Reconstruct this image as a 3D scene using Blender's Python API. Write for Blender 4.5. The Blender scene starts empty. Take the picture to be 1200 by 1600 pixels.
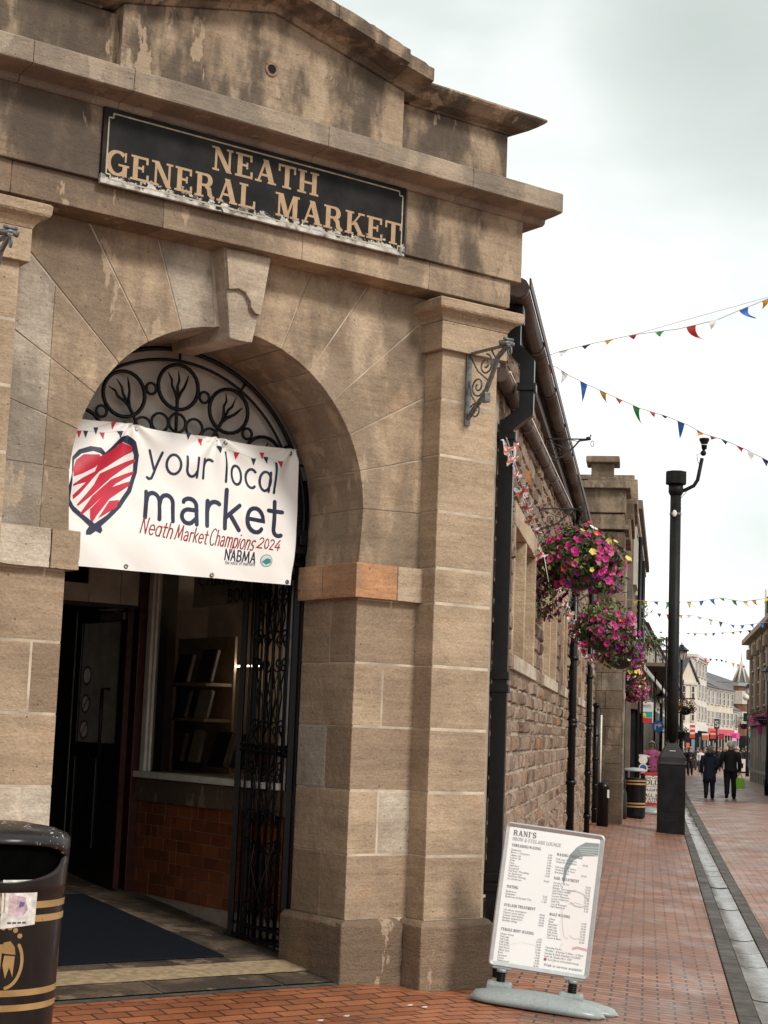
import bpy, bmesh, math, random
from mathutils import Vector, Matrix, noise
random.seed(7)
R = math.radians
scene = bpy.context.scene
COL = scene.collection

# ---------------- camera, world, sun, exposure ----------------
FPX = 2616.5
def cam_axes(yaw, pitch, roll):
    cy, sy, cp, sp = math.cos(yaw), math.sin(yaw), math.cos(pitch), math.sin(pitch)
    fwd = Vector((sy*cp, cy*cp, sp)); right = Vector((cy, -sy, 0)); up = right.cross(fwd)
    c, s = math.cos(roll), math.sin(roll)
    return c*right + s*up, -s*right + c*up, fwd
CR, CU, CF = cam_axes(R(-9.1257), R(7.4479), R(2.1986))
CAM = Vector((0, 0, 1.6))
cd = bpy.data.cameras.new("camera"); cam = bpy.data.objects.new("camera", cd); COL.objects.link(cam)
cd.sensor_fit = 'HORIZONTAL'; cd.sensor_width = 36; cd.lens = 36*FPX/1200
cd.clip_start = .1; cd.clip_end = 5000
cam.matrix_world = Matrix(((CR.x, CU.x, -CF.x, 0), (CR.y, CU.y, -CF.y, 0), (CR.z, CU.z, -CF.z, 1.6), (0, 0, 0, 1)))
scene.camera = cam
scene.view_settings.view_transform = 'Standard'; scene.view_settings.look = 'None'
scene.view_settings.exposure = 0.28; scene.view_settings.gamma = 1.0
SUN_EL, SUN_AZ = R(40), R(128)      # azimuth clockwise from +Y
w = bpy.data.worlds.new("World"); scene.world = w; w.use_nodes = True
nt = w.node_tree; nt.nodes.clear(); N_ = nt.nodes.new; L_ = nt.links.new
sky = N_('ShaderNodeTexSky'); sky.sky_type = 'NISHITA'; sky.sun_disc = False
sky.sun_elevation = SUN_EL; sky.sun_rotation = SUN_AZ
bg1 = N_('ShaderNodeBackground'); bg1.inputs[1].default_value = .12; L_(sky.outputs[0], bg1.inputs[0])
tc = N_('ShaderNodeTexCoord'); mp = N_('ShaderNodeMapping'); mp.inputs['Scale'].default_value = (2.2, 2.2, 4.5)
mp.inputs['Location'].default_value = (.35, 0, .15)
nz = N_('ShaderNodeTexNoise'); nz.inputs['Scale'].default_value = 1.3; nz.inputs['Detail'].default_value = 5
L_(tc.outputs['Generated'], mp.inputs[0]); L_(mp.outputs[0], nz.inputs['Vector'])
cr = N_('ShaderNodeValToRGB'); L_(nz.outputs[0], cr.inputs[0])
cr.color_ramp.elements[0].position = .33; cr.color_ramp.elements[0].color = (.70, .75, .72, 1)
cr.color_ramp.elements[1].position = .56; cr.color_ramp.elements[1].color = (1.05, 1.06, 1.04, 1)
e = cr.color_ramp.elements.new(.44); e.color = (.90, .94, .91, 1)
# two heavier grey-green rain clouds, high on the right and lower over the street
skycol = cr.outputs[0]
for px_c, py_c, c0, c1, amt in ((1230, 10, .9885, .9998, .62), (1190, 880, .9988, .99995, .16), (1000, 20, .996, .9999, .16)):
    dv = (CR*((px_c-600)/FPX) - CU*((py_c-800)/FPX) + CF).normalized()
    vm = N_('ShaderNodeVectorMath'); vm.operation = 'DOT_PRODUCT'; vm.inputs[1].default_value = dv; L_(tc.outputs['Generated'], vm.inputs[0])
    ad = N_('ShaderNodeMath'); ad.operation = 'MULTIPLY_ADD'; ad.inputs[1].default_value = (c1-c0)*1.3; L_(nz.outputs[0], ad.inputs[0])
    sb_ = N_('ShaderNodeMath'); sb_.operation = 'SUBTRACT'; sb_.inputs[1].default_value = (c1-c0)*.65; L_(vm.outputs['Value'], sb_.inputs[0]); L_(sb_.outputs[0], ad.inputs[2])
    mr = N_('ShaderNodeMapRange'); mr.interpolation_type = 'SMOOTHSTEP'; mr.inputs['From Min'].default_value = c0; mr.inputs['From Max'].default_value = c1; mr.inputs['To Max'].default_value = amt; L_(ad.outputs[0], mr.inputs['Value'])
    mm = N_('ShaderNodeMix'); mm.data_type = 'RGBA'; L_(mr.outputs[0], mm.inputs[0]); L_(skycol, mm.inputs[6]); mm.inputs[7].default_value = (.36, .42, .38, 1); skycol = mm.outputs[2]
bg2 = N_('ShaderNodeBackground'); bg2.inputs[1].default_value = 1.0; L_(skycol, bg2.inputs[0])
mx = N_('ShaderNodeMixShader'); mx.inputs[0].default_value = .94
L_(bg1.outputs[0], mx.inputs[1]); L_(bg2.outputs[0], mx.inputs[2])
wo = N_('ShaderNodeOutputWorld'); L_(mx.outputs[0], wo.inputs[0])
sl = bpy.data.lights.new("sun", 'SUN'); sl.energy = 2.3; sl.angle = R(12); sl.color = (1, .95, .88)
so = bpy.data.objects.new("sun", sl); COL.objects.link(so)
sd = Vector((math.sin(SUN_AZ)*math.cos(SUN_EL), math.cos(SUN_AZ)*math.cos(SUN_EL), math.sin(SUN_EL)))
so.rotation_euler = sd.to_track_quat('Z', 'Y').to_euler(); so.location = sd*50
scene.cycles.max_bounces = 6; scene.cycles.diffuse_bounces = 4

# ---------------- photo-plan helpers (a pixel of the 1200x1600 photo -> a real point) ----------------
def ray(px, py):
    return CR*((px-600)/FPX) - CU*((py-800)/FPX) + CF
def atY(px, py, Y):
    r = ray(px, py); return CAM + r*(Y/r.y)
def atX(px, py, X):
    r = ray(px, py); return CAM + r*(X/r.x)
GZ = -.05
def onG(px, py, z=GZ):
    r = ray(px, py); return CAM + r*((z-1.6)/r.z)
S2 = math.sqrt(.5)
P0 = Vector((-1.898, 10.6827, 0))
FU, FN = Vector((S2, S2, 0)), Vector((S2, -S2, 0))
def FW(u, v, z): return P0 + FU*u + FN*v + Vector((0, 0, z))
UC = -.963
def mu(u): return 2*UC-u
def onF(px, py, v):
    r = ray(px, py); t = ((P0+FN*v-CAM).dot(FN))/r.dot(FN); g = CAM+r*t-P0
    return g.dot(FU), g.z

# ---------------- mesh helpers ----------------
ident = lambda a, b, c: Vector((a, b, c))
def lerp(a, b, t): return a+(b-a)*t
class B:
    def __init__(s, T=ident, worn=0):
        s.bm = bmesh.new(); s.T = T; s.worn = worn
        s.tl = s.bm.faces.layers.float.new('tint')
    def face(s, pts, tint=.5, mi=0, raw=False):
        vs = [s.bm.verts.new(p if raw else s.T(*p)) for p in pts]
        try: f = s.bm.faces.new(vs)
        except ValueError: return None
        f[s.tl] = tint; f.material_index = mi
        return f
    def poly(s, verts, faces, tint=.5, mi=0, smooth=False):
        vs = [s.bm.verts.new(s.T(*p)) for p in verts]; out = []
        for f in faces:
            try: g = s.bm.faces.new([vs[i] for i in f])
            except ValueError: continue
            g[s.tl] = tint; g.material_index = mi; g.smooth = smooth; out.append(g)
        return vs, out
    def box(s, a0, a1, b0, b1, c0, c1, tint=.5, mi=0, bev=0, jit=0):
        V = [(a, b, c) for c in (c0, c1) for b in (b0, b1) for a in (a0, a1)]
        Fs = [(0, 2, 3, 1), (4, 5, 7, 6), (0, 1, 5, 4), (2, 6, 7, 3), (0, 4, 6, 2), (1, 3, 7, 5)]
        s.solid(V, Fs, tint, mi, bev, jit)
    def solid(s, V, Fs, tint=.5, mi=0, bev=0, jit=0):
        vs, fs = s.poly(V, Fs, tint, mi)
        bmesh.ops.recalc_face_normals(s.bm, faces=fs)
        worn = getattr(s, 'worn', 0)
        if worn and bev:
            es = list({e for f in fs for e in f.edges}); vset = set(v for f in fs for v in f.verts)
            es = [e for e in es if e.calc_length() > .06]
            for cuts, lo, hi in ((5, .06, .45), (9, .45, 9)):
                q = [e for e in es if e.is_valid and lo < e.calc_length() <= hi]
                if q:
                    r = bmesh.ops.subdivide_edges(s.bm, edges=q, cuts=cuts, use_grid_fill=False)
                    for g in r['geom_inner']:
                        if isinstance(g, bmesh.types.BMVert): vset.add(g)
            fset = {f for v in vset if v.is_valid for f in v.link_faces}
            for f in fset: f[s.tl] = tint; f.material_index = mi
            es = list({e for f in fset for e in f.edges if len(e.link_faces) == 2 and e.calc_face_angle(0) > .3})
            r = bmesh.ops.bevel(s.bm, geom=es, offset=bev, segments=2, profile=.6, affect='EDGES', clamp_overlap=True)
            for f in r['faces']: f[s.tl] = tint; f.material_index = mi
            for v in r['verts']:
                c = v.co; n3 = Vector((noise.noise(c*11), noise.noise(c*11+Vector((7, 0, 0))), noise.noise(c*11+Vector((0, 9, 0)))))
                k = noise.noise(c*3.1+Vector((3, 3, 3))); v.co = c+n3*worn*(.5+(1.3 if k > .3 else 0))
        elif bev:
            es = list({e for f in fs for e in f.edges})
            r = bmesh.ops.bevel(s.bm, geom=es, offset=bev, segments=2, profile=.6, affect='EDGES', clamp_overlap=True)
            for f in r['faces']: f[s.tl] = tint; f.material_index = mi
    def prism(s, poly, d0, d1, axis='v', tint=.5, mi=0, bev=0):
        n = len(poly)
        if axis == 'v': mk = lambda p, d: (p[0], d, p[1])      # polygon in (u,z) swept along v
        elif axis == 'u': mk = lambda p, d: (d, p[0], p[1])    # polygon in (v,z) swept along u
        else: mk = lambda p, d: (p[0], p[1], d)
        V = [mk(p, d0) for p in poly]+[mk(p, d1) for p in poly]
        Fs = [tuple(range(n)), tuple(range(2*n-1, n-1, -1))]+[(i, i+n, (i+1) % n+n, (i+1) % n) for i in range(n)]
        s.solid(V, Fs, tint, mi, bev)
    def tube(s, path, r, seg=8, tint=.5, mi=0, closed=False, rz=None, caps=True, smooth=True):
        P = [s.T(*p) for p in path]; n = len(P); rings = []
        rr = r if isinstance(r, (list, tuple)) else [r]*n
        up = Vector((0, 0, 1)); prevx = None
        for i in range(n):
            if closed: t = P[(i+1) % n]-P[i-1]
            else: t = P[min(i+1, n-1)]-P[max(i-1, 0)]
            if t.length < 1e-9: t = Vector((0, 0, 1))
            t.normalize()
            if prevx is None:
                x = up.cross(t)
                if x.length < .05: x = Vector((1, 0, 0)).cross(t)
            else: x = prevx-t*prevx.dot(t)
            x.normalize(); y = t.cross(x); prevx = x
            k = rz if rz else 1
            rings.append([s.bm.verts.new(P[i]+x*math.cos(a)*rr[i]+y*math.sin(a)*rr[i]*k) for a in [2*math.pi*(j+.5)/seg for j in range(seg)]])
        m = n if closed else n-1
        for i in range(m):
            A, C = rings[i], rings[(i+1) % n]
            for j in range(seg):
                try: f = s.bm.faces.new((A[j], A[(j+1) % seg], C[(j+1) % seg], C[j]))
                except ValueError: continue
                f.smooth = smooth and seg > 4; f[s.tl] = tint; f.material_index = mi
        if caps and not closed:
            for rg in (rings[0][::-1], rings[-1]):
                f = s.bm.faces.new(rg); f[s.tl] = tint; f.material_index = mi
    def lathe(s, prof, c=(0, 0, 0), seg=24, tint=.5, mi=0, sx=1, sy=1, smooth=True, a0=0, cap=True):
        rings = []
        for r, z in prof:
            rings.append([s.bm.verts.new(s.T(c[0]+r*sx*math.cos(a0+2*math.pi*j/seg), c[1]+r*sy*math.sin(a0+2*math.pi*j/seg), c[2]+z)) for j in range(seg)])
        fs = []
        for A, C in zip(rings, rings[1:]):
            for j in range(seg):
                f = s.bm.faces.new((A[j], A[(j+1) % seg], C[(j+1) % seg], C[j])); f.smooth = smooth; fs.append(f)
        if cap:
            fs.append(s.bm.faces.new(rings[0][::-1])); fs.append(s.bm.faces.new(rings[-1]))
        for f in fs: f[s.tl] = tint; f.material_index = mi
    def ball(s, c, r, seg=10, tint=.5, mi=0, sc=(1, 1, 1)):
        n = seg//2+1
        prof = [(max(r*math.sin(math.pi*i/n), 1e-4), -r*math.cos(math.pi*i/n)*sc[2]) for i in range(n+1)]
        s.lathe(prof, c, seg, tint, mi, sc[0], sc[1])
    def recalc(s): bmesh.ops.recalc_face_normals(s.bm, faces=s.bm.faces[:])
RM = {}
def _link(name, bm, mats, root, recalc):
    if recalc: bmesh.ops.recalc_face_normals(bm, faces=bm.faces[:])
    if root is not None: bm.transform(RM[root.name].inverted())
    me = bpy.data.meshes.new(name); bm.to_mesh(me); bm.free()
    for m in (mats if isinstance(mats, (list, tuple)) else [mats]): me.materials.append(m)
    o = bpy.data.objects.new(name, me); COL.objects.link(o)
    if root is not None: o.parent = root; RM[o.name] = RM[root.name]
    return o
def part(name, b, mats, root, recalc=True, label=None, stuff=False):
    o = _link(name, b.bm, mats, root, recalc)
    if label: o['label'] = label
    if stuff: o['kind'] = 'stuff'
    return o
def tag(o, label, cat, group=None):
    o['label'] = label; o['category'] = cat
    if group: o['group'] = group
    return o
def thing(name, label, cat, loc=(0, 0, 0), rz=0, group=None):
    o = bpy.data.objects.new(name, None); COL.objects.link(o); o.empty_display_size = .1
    o.location = loc; o.rotation_euler = (0, 0, rz)
    RM[o.name] = Matrix.Translation(Vector(loc)) @ Matrix.Rotation(rz, 4, 'Z')
    return tag(o, label, cat, group)
def solo(name, b, mats, label, cat, group=None, recalc=True):
    return tag(_link(name, b.bm, mats, None, recalc), label, cat, group)
def struct(name, b, mats, recalc=False, kind='structure'):
    o = _link(name, b.bm, mats, None, recalc); o['kind'] = kind; return o
def dup(root, loc, rz, label, group=None):
    r = root.copy(); COL.objects.link(r); r.location = loc; r.rotation_euler = (0, 0, rz); r['label'] = label
    RM[r.name] = Matrix.Translation(Vector(loc)) @ Matrix.Rotation(rz, 4, 'Z')
    if group: r['group'] = group
    for ch in list(root.children):
        c = ch.copy(); COL.objects.link(c); c.parent = r
        for g in list(ch.children):
            d = g.copy(); COL.objects.link(d); d.parent = c
    return r

# ---------------- materials ----------------
class NB:
    def __init__(s, name):
        s.m = bpy.data.materials.new(name); s.m.use_nodes = True; s.t = s.m.node_tree
        s.p = s.t.nodes['Principled BSDF']
        s.g = s.n('ShaderNodeNewGeometry'); s.pos = s.g.outputs['Position']
    def n(s, k, **kw):
        x = s.t.nodes.new(k)
        for a, b in kw.items(): setattr(x, a, b)
        return x
    def l(s, a, b): s.t.links.new(a, b)
    def vec(s, sc=(1, 1, 1), rot=(0, 0, 0), loc=(0, 0, 0), src=None):
        m = s.n('ShaderNodeMapping'); m.inputs['Scale'].default_value = sc; m.inputs['Rotation'].default_value = rot
        m.inputs['Location'].default_value = loc; s.l(src or s.pos, m.inputs[0]); return m.outputs[0]
    def noise(s, scale, detail=4, vec=None, rough=.55):
        x = s.n('ShaderNodeTexNoise'); x.inputs['Scale'].default_value = scale; x.inputs['Detail'].default_value = detail
        x.inputs['Roughness'].default_value = rough; s.l(vec or s.pos, x.inputs['Vector']); return x.outputs[0]
    def ramp(s, fac, stops, interp='LINEAR'):
        r = s.n('ShaderNodeValToRGB'); r.color_ramp.interpolation = interp; el = r.color_ramp.elements
        while len(el) < len(stops): el.new(.5)
        for e, (p, c) in zip(el, stops):
            e.position = p; e.color = (*c, 1) if isinstance(c, tuple) else (c, c, c, 1)
        s.l(fac, r.inputs[0]); return r.outputs[0]
    def mix(s, fac, a, b, mode='MIX'):
        x = s.n('ShaderNodeMix', data_type='RGBA', blend_type=mode)
        for sock, val in ((x.inputs[0], fac), (x.inputs[6], a), (x.inputs[7], b)):
            if hasattr(val, 'is_output'): s.l(val, sock)
            elif isinstance(val, tuple): sock.default_value = (*val, 1)
            else: sock.default_value = val
        return x.outputs[2]
    def math(s, op, a, b=0.0):
        x = s.n('ShaderNodeMath', operation=op)
        for sock, val in ((x.inputs[0], a), (x.inputs[1], b)):
            if hasattr(val, 'is_output'): s.l(val, sock)
            else: sock.default_value = val
        return x.outputs[0]
    def attr(s, name='tint'):
        a = s.n('ShaderNodeAttribute'); a.attribute_name = name; return a.outputs['Fac']
    def bump(s, h, strength=.3, dist=.01, prev=None):
        b = s.n('ShaderNodeBump'); b.inputs['Strength'].default_value = strength; b.inputs['Distance'].default_value = dist
        s.l(h, b.inputs['Height'])
        if prev: s.l(prev, b.inputs['Normal'])
        return b.outputs[0]
    def out(s, color=None, rough=None, normal=None, metal=None, spec=None):
        for k, v in (('Base Color', color), ('Roughness', rough), ('Normal', normal), ('Metallic', metal), ('Specular IOR Level', spec)):
            if v is None: continue
            if hasattr(v, 'is_output'): s.l(v, s.p.inputs[k])
            else: s.p.inputs[k].default_value = (*v, 1) if isinstance(v, tuple) else v
        return s.m
def plain(name, c, rough=.55, var=.18, scale=14, bump=.12, bs=60, metal=0, spec=.4):
    b = NB(name)
    n1 = b.noise(scale, 5)
    lo = tuple(x*(1-var) for x in c); hi = tuple(min(1, x*(1+var)) for x in c)
    col = b.ramp(n1, [(.3, lo), (.7, hi)])
    return b.out(col, rough, b.bump(b.noise(bs, 3), bump, .004) if bump else None, metal, spec)
def stone_mat(name, soot=0.0, dark=1.0, tool=.35, grey=0.0):
    b = NB(name)
    t = b.attr()
    base = b.ramp(t, [(0, (.15, .098, .06)), (.3, (.235, .166, .110)), (.5, (.335, .247, .165)), (.7, (.435, .325, .216)), (.85, (.48, .41, .325)), (.93, (.36, .31, .245)), (1, (.42, .215, .105))])
    big = b.noise(2.3, 6, rough=.6)
    col = b.mix(b.math('MULTIPLY', b.ramp(big, [(.42, 0.0), (.66, 1.0)]), .62), base, (.185, .128, .085), 'MIX')
    bed = b.noise(1.0, 5, b.vec((1.6, 1.6, 26)))
    col = b.mix(.42, col, b.ramp(bed, [(.3, .34), (.7, .66)]), 'OVERLAY')
    sp = b.noise(55, 3)
    col = b.mix(.25, col, b.ramp(sp, [(.3, .25), (.7, .75)]), 'OVERLAY')
    rust = b.noise(3.1, 4, b.vec((1, 1, 1), loc=(9, 3, 1)))
    col = b.mix(b.math('MULTIPLY', b.ramp(rust, [(.62, 0.0), (.78, 1.0)]), .45), col, (.33, .18, .085))
    pits = b.n('ShaderNodeTexVoronoi'); pits.inputs['Scale'].default_value = 13; b.l(b.pos, pits.inputs['Vector'])
    pm = b.ramp(pits.outputs['Distance'], [(.035, 1.0), (.075, 0.0)])
    col = b.mix(b.math('MULTIPLY', pm, .75), col, (.05, .035, .025))
    if soot:
        s1 = b.noise(1.5, 7, b.vec((1.5, 1.5, .55), loc=(3, 1, 7)), .62)
        s2 = b.noise(7, 5, b.vec((1, 1, .5)))
        sm = b.math('ADD', b.math('MULTIPLY', s1, .75), b.math('MULTIPLY', s2, .25))
        mask = b.ramp(sm, [(.43, 1.0), (.49, .88), (.53, .45), (.57, .05)])
        col = b.mix(b.math('MULTIPLY', mask, soot), col, (.068, .052, .040))
        fl = b.noise(2.6, 5, b.vec((1.5, 1.5, .6), loc=(1, 8, 4)), .6)
        col = b.mix(b.math('MULTIPLY', b.ramp(fl, [(.60, 0.0), (.615, 1.0)]), .75), col, (.38, .285, .195))
    if grey: col = b.mix(grey, col, b.mix(1.0, b.ramp(b.noise(4, 5), [(.3, .7), (.7, 1.0)]), (.27, .235, .195), 'MULTIPLY'))
    if dark != 1: col = b.mix(1.0, col, (dark, dark, dark), 'MULTIPLY')
    h1 = b.noise(70, 3); h2 = b.noise(1.0, 4, b.vec((9, 9, 60)))
    nn = b.bump(b.noise(16, 5), .55, .025)
    nn = b.bump(h1, tool*1.5, .010, nn); nn = b.bump(h2, tool*1.1, .010, nn); nn = b.bump(b.math('SUBTRACT', 1.0, pm), .6, .012, nn)
    return b.out(col, .86, nn, spec=.25)
M = {}
M['stone'] = stone_mat('sandstone')
M['sooty'] = stone_mat('sooty sandstone', soot=.92)
M['lintel'] = stone_mat('weathered sandstone', soot=.5)
M['corn'] = stone_mat('grey weathered cornice stone', soot=.6, grey=.4)
M['mortar'] = plain('pale lime mortar', (.43, .355, .27), .9, .35, 5, .4, 90)
M['darkmortar'] = plain('grey mortar', (.20, .16, .125), .9, .3, 20, .4, 90)
M['black_iron'] = plain('black painted iron', (.006, .006, .0065), .4, .4, 30, .25, 45, 0, .22)
M['black_gloss'] = plain('glossy black paint', (.005, .005, .0055), .28, .4, 20, .1, 30, 0, .24)
M['grey_iron'] = plain('grey weathered iron', (.13, .135, .135), .4, .45, 30, .25, 60, .35, .5)
M['white_paint'] = plain('old white paint', (.62, .58, .51), .5, .15, 8, .12, 30)
M['cream'] = plain('cream painted boards', (.42, .36, .28), .6, .2, 5, .1, 30)
M['darkwood'] = plain('almost black varnished wood', (.012, .009, .008), .32, .5, 18, .1, 30)
M['redwood'] = plain('dark red paint', (.055, .016, .012), .4, .4, 12, .1, 30)
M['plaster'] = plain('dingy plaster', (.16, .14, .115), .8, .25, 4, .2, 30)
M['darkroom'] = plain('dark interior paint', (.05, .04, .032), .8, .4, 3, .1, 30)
M['brown_iron'] = plain('brown painted cast iron', (.052, .033, .024), .5, .45, 6, .2, 26)
M['slate'] = plain('grey slate', (.085, .082, .085), .6, .35, 3, .3, 14)
# ---------------- market building: facade ----------------
market = thing('market_hall', 'sandstone market hall with round arched corner entrance and coursed rubble side wall', 'building', FW(UC, 0, 0), R(45))
PV = -.06; RB = -.70     # pier face, back of the reveal
ZS, AR = 3.016, 1.058    # arch springing, radius
UR = .075                # right jamb
def sgn(f, sgnR): return f if sgnR else mu(f)
def blocks(b, lst, right=True, bev=.007):
    if isinstance(b, dict): b = b[right]
    for (u0, u1, v0, v1, z0, z1, t) in lst:
        a, c = (u0, u1) if right else (mu(u1), mu(u0))
        g = .0036
        b.box(a+g, c-g, v0+g, v1-g, z0+g, z1-g, t, 0, bev)
def tnt(lo=.35, hi=.72): return random.uniform(lo, hi)
pier_b = {True: B(FW), False: B(FW)}; mort = B(FW)
pier = pier_b[True]; pierL = pier_b[False]
CZ = [.39, .802, 1.213, 1.625, 2.037, 2.455]
for i in range(5):
    z0, z1 = CZ[i], CZ[i+1]
    if i % 2 == 0:
        blocks(pier_b, [(UR, .60, -.36, PV, z0, z1, tnt()), (UR, .60, RB, -.36, z0, z1, .93 if i == 2 else tnt(.3, .6))])
        blocks(pier_b, [(UR, .60, RB, PV, z0, z1, [.86, .5, .45][i//2])], False)
    else:
        blocks(pier_b, [(UR, .31, RB, PV, z0, z1, tnt(.45, .72)), (.31, .60, RB, PV, z0, z1, .86 if i == 1 else tnt())])
        blocks(pier_b, [(UR, .26, RB, PV, z0, z1, [.88, .3][i//2]), (.26, .60, RB, PV, z0, z1, [.84, .55][i//2])], False)
for right in (True, False):
    a, c = (UR, .6) if right else (mu(.6), mu(UR))
    mort.box(a+.009, c-.009, RB+.009, PV-.0045, .3, 2.5)
    mort.box(*((.574, 1.046) if right else (mu(1.046), mu(.574))), RB+.006, .13-.0045, .3, 4.2)
for q in (True, False): part('pier', pier_b[q], M['stone'], market)
# pilasters
pil = {True: B(FW), False: B(FW)}
PZ = CZ+[2.69, 3.07, 3.45, 3.83, 4.165]
for right in (True, False):
    for z0, z1 in zip(PZ, PZ[1:]):
        blocks(pil, [(.565, 1.055, RB, .13, z0, z1, tnt(.5, .7))], right, .009)
for q in (True, False): part('pilaster', pil[q], M['stone'], market)
# capitals
for right in (True, False):
    cap = B(FW)
    a, c = (.525, 1.097) if right else (mu(1.097), mu(.525))
    cap.box(a, c, RB, .172, 4.167, 4.36, .55, 0, .006)
    prof = [(0, 4.362), (.012, 4.385), (.035, 4.41), (.07, 4.428), (.078, 4.44), (.082, 4.49), (.07, 4.502)]
    ins = [(d, z) for d, z in prof]
    for (d0, z0), (d1, z1) in zip(ins, ins[1:]):
        V = [(a-d0, RB, z0), (c+d0, RB, z0), (c+d0, .172+d0, z0), (a-d0, .172+d0, z0), (a-d1, RB, z1), (c+d1, RB, z1), (c+d1, .172+d1, z1), (a-d1, .172+d1, z1)]
        cap.poly(V, [(0, 1, 5, 4), (1, 2, 6, 5), (2, 3, 7, 6), (3, 0, 4, 7)], .6)
    d = prof[-1][0]
    cap.face([(a-d, RB, 4.502), (c+d, RB, 4.502), (c+d, .172+d, 4.502), (a-d, .172+d, 4.502)], .6)
    part('capital', cap, M['stone'], market)
# plinths: chamfered top
plm = stone_mat('dirty plinth stone', soot=.35, tool=.6)
def plinth(a, c, v1, t, zt=.395):
    pl = B(FW, .006)
    V = []
    for (d, z) in ((0, -.12), (0, zt-.035), (.03, zt)):
        V += [(a+d, RB-.03, z), (c-d, RB-.03, z), (c-d, v1-d, z), (a+d, v1-d, z)]
    Fs = [(0, 1, 2, 3), (8, 9, 10, 11)]
    for k in (0, 4):
        for j in range(4): Fs.append((k+j, k+(j+1) % 4, k+4+(j+1) % 4, k+4+j))
    pl.solid(V, Fs, t, 0, .012)
    part('plinth', pl, plm, market)
plinth(.015, .502, 0, .12); plinth(.505, 1.115, .19, .2)
plinth(mu(.502), mu(.015), 0, .12); plinth(mu(1.115), mu(.505), .19, .2)
# imposts
im = {True: B(FW, .0014), False: B(FW, .0014)}
blocks(im, [(.02, .36, -.40, 0, 2.455, 2.69, 1.0), (.36, .575, -.40, -.003, 2.455, 2.69, .72), (.02, .575, RB-.0, -.40, 2.455, 2.69, .98)], True, .005)
blocks(im, [(.02, .205, RB, 0, 2.455, 2.69, .45), (.205, .575, RB, -.002, 2.455, 2.69, .84)], False, .005)
for q in (True, False): part('impost', im[q], M['stone'], market)
# arch voussoirs
angs = [1.7+13.62*k for k in range(6)]+[83.2]
ZT, UE = 4.56, .60
def outer(th):
    c, s = math.cos(th), math.sin(th)
    t = 1e9
    if c > 1e-6: t = min(t, (UE-UC)/c)
    if s > 1e-6: t = min(t, (ZT-ZS)/s)
    return (UC+c*t, ZS+s*t)
def clip(poly, u0, left):
    out = []
    for a, c in zip(poly, poly[1:]+poly[:1]):
        ia, ic = (a[0] <= u0) == left, (c[0] <= u0) == left
        if ia: out.append(a)
        if ia != ic: t = (u0-a[0])/(c[0]-a[0]); out.append((u0, lerp(a[1], c[1], t)))
    return out
vou = B(FW, .0014)
def vprism(poly, t):
    # the pale re-faced strip beside the left pilaster
    if min(p[0] for p in poly) < -2.3 and max(p[1] for p in poly) < 4.5:
        c1_, c2_ = clip(poly, -2.187, True), clip(poly, -2.184, False)
        if len(c1_) > 2: vou.prism(c1_, RB, PV, 'v', .88, 0, .004)
        if len(c2_) > 2: vou.prism(c2_, RB, PV, 'v', t, 0, .004)
    else: vou.prism(poly, RB, PV, 'v', t, 0, .005)
tR = [.66, .7, .62, .72, .60, .64]; tL = [.7, .55, .62, .84, .35, .9]
for right in (True, False):
    ts = tR if right else [.62, .64, .66, .45, .64, .86]
    f = (lambda p: p) if right else (lambda p: (mu(p[0]), p[1]))
    # springer block under the first joint
    th = R(angs[0]); o = outer(th)
    poly = [(UR, 2.69), (UE, 2.69), o, (UC+AR*math.cos(th), ZS+AR*math.sin(th)), (UC+AR, ZS)]
    vprism([f(p) for p in poly], ts[0])
    for k in range(6):
        t0, t1 = R(angs[k]+.2), R(angs[k+1]-.2)
        arc = [(UC+AR*math.cos(lerp(t1, t0, i/4)), ZS+AR*math.sin(lerp(t1, t0, i/4))) for i in range(5)]
        o0, o1 = outer(t0), outer(t1)
        poly = [o0]
        if o0[1] < ZT-1e-4 and o1[1] > ZT-1e-4 and o1[0] < UE-1e-4: poly.append((UE, ZT))
        poly.append(o1); poly += arc
        vprism([f(p) for p in poly], ts[k])
    ang = [math.pi/2*i/10 for i in range(11)]
    ring = [(UC+(AR+.010)*math.cos(a), ZS+(AR+.010)*math.sin(a)) for a in ang]
    mort.prism([f(p) for p in [(UC, ZT-.01), (UE-.01, ZT-.01), (UE-.01, 2.6), (UR+.010, 2.6)]+ring], RB+.005, PV-.007, 'v')
part('voussoir', vou, M['lintel'], market)
mort_o = part('mortar_joints', mort, M['mortar'], market)
# keystone, front face broken away at the foot
ks = B(FW, .005)
kb, kt = .082, .175
V = [(UC-kb, RB, 4.02), (UC+kb, RB, 4.02), (UC+kb, .045, 3.985), (UC-kb, .045, 3.985),
     (UC-kt, RB, 4.555), (UC+kt, RB, 4.555), (UC+kt, .075, 4.555), (UC-kt, .075, 4.555)]
ks.solid(V, [(0, 1, 2, 3), (4, 7, 6, 5), (0, 4, 5, 1), (1, 5, 6, 2), (2, 6, 7, 3), (3, 7, 4, 0)], .86, 0, .012)
kso = part('keystone', ks, M['stone'], market)
k2 = B(FW)
def kw(z): return lerp(kb, kt, (z-3.985)/.57)
pf = [(UC-kw(4.30)+.004, 4.285), (UC-.06, 4.30), (UC-.01, 4.285), (UC+.03, 4.235), (UC+.035, 4.20), (UC+.07, 4.165), (UC+kw(4.17)-.004, 4.16), (UC+kw(4.5)-.004, 4.535), (UC-kw(4.5)+.004, 4.535)]
k2.prism([(a, b) for a, b in pf], .05, .088, 'v', .80, 0, .004)
part('broken_face', k2, M['stone'], kso)
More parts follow.
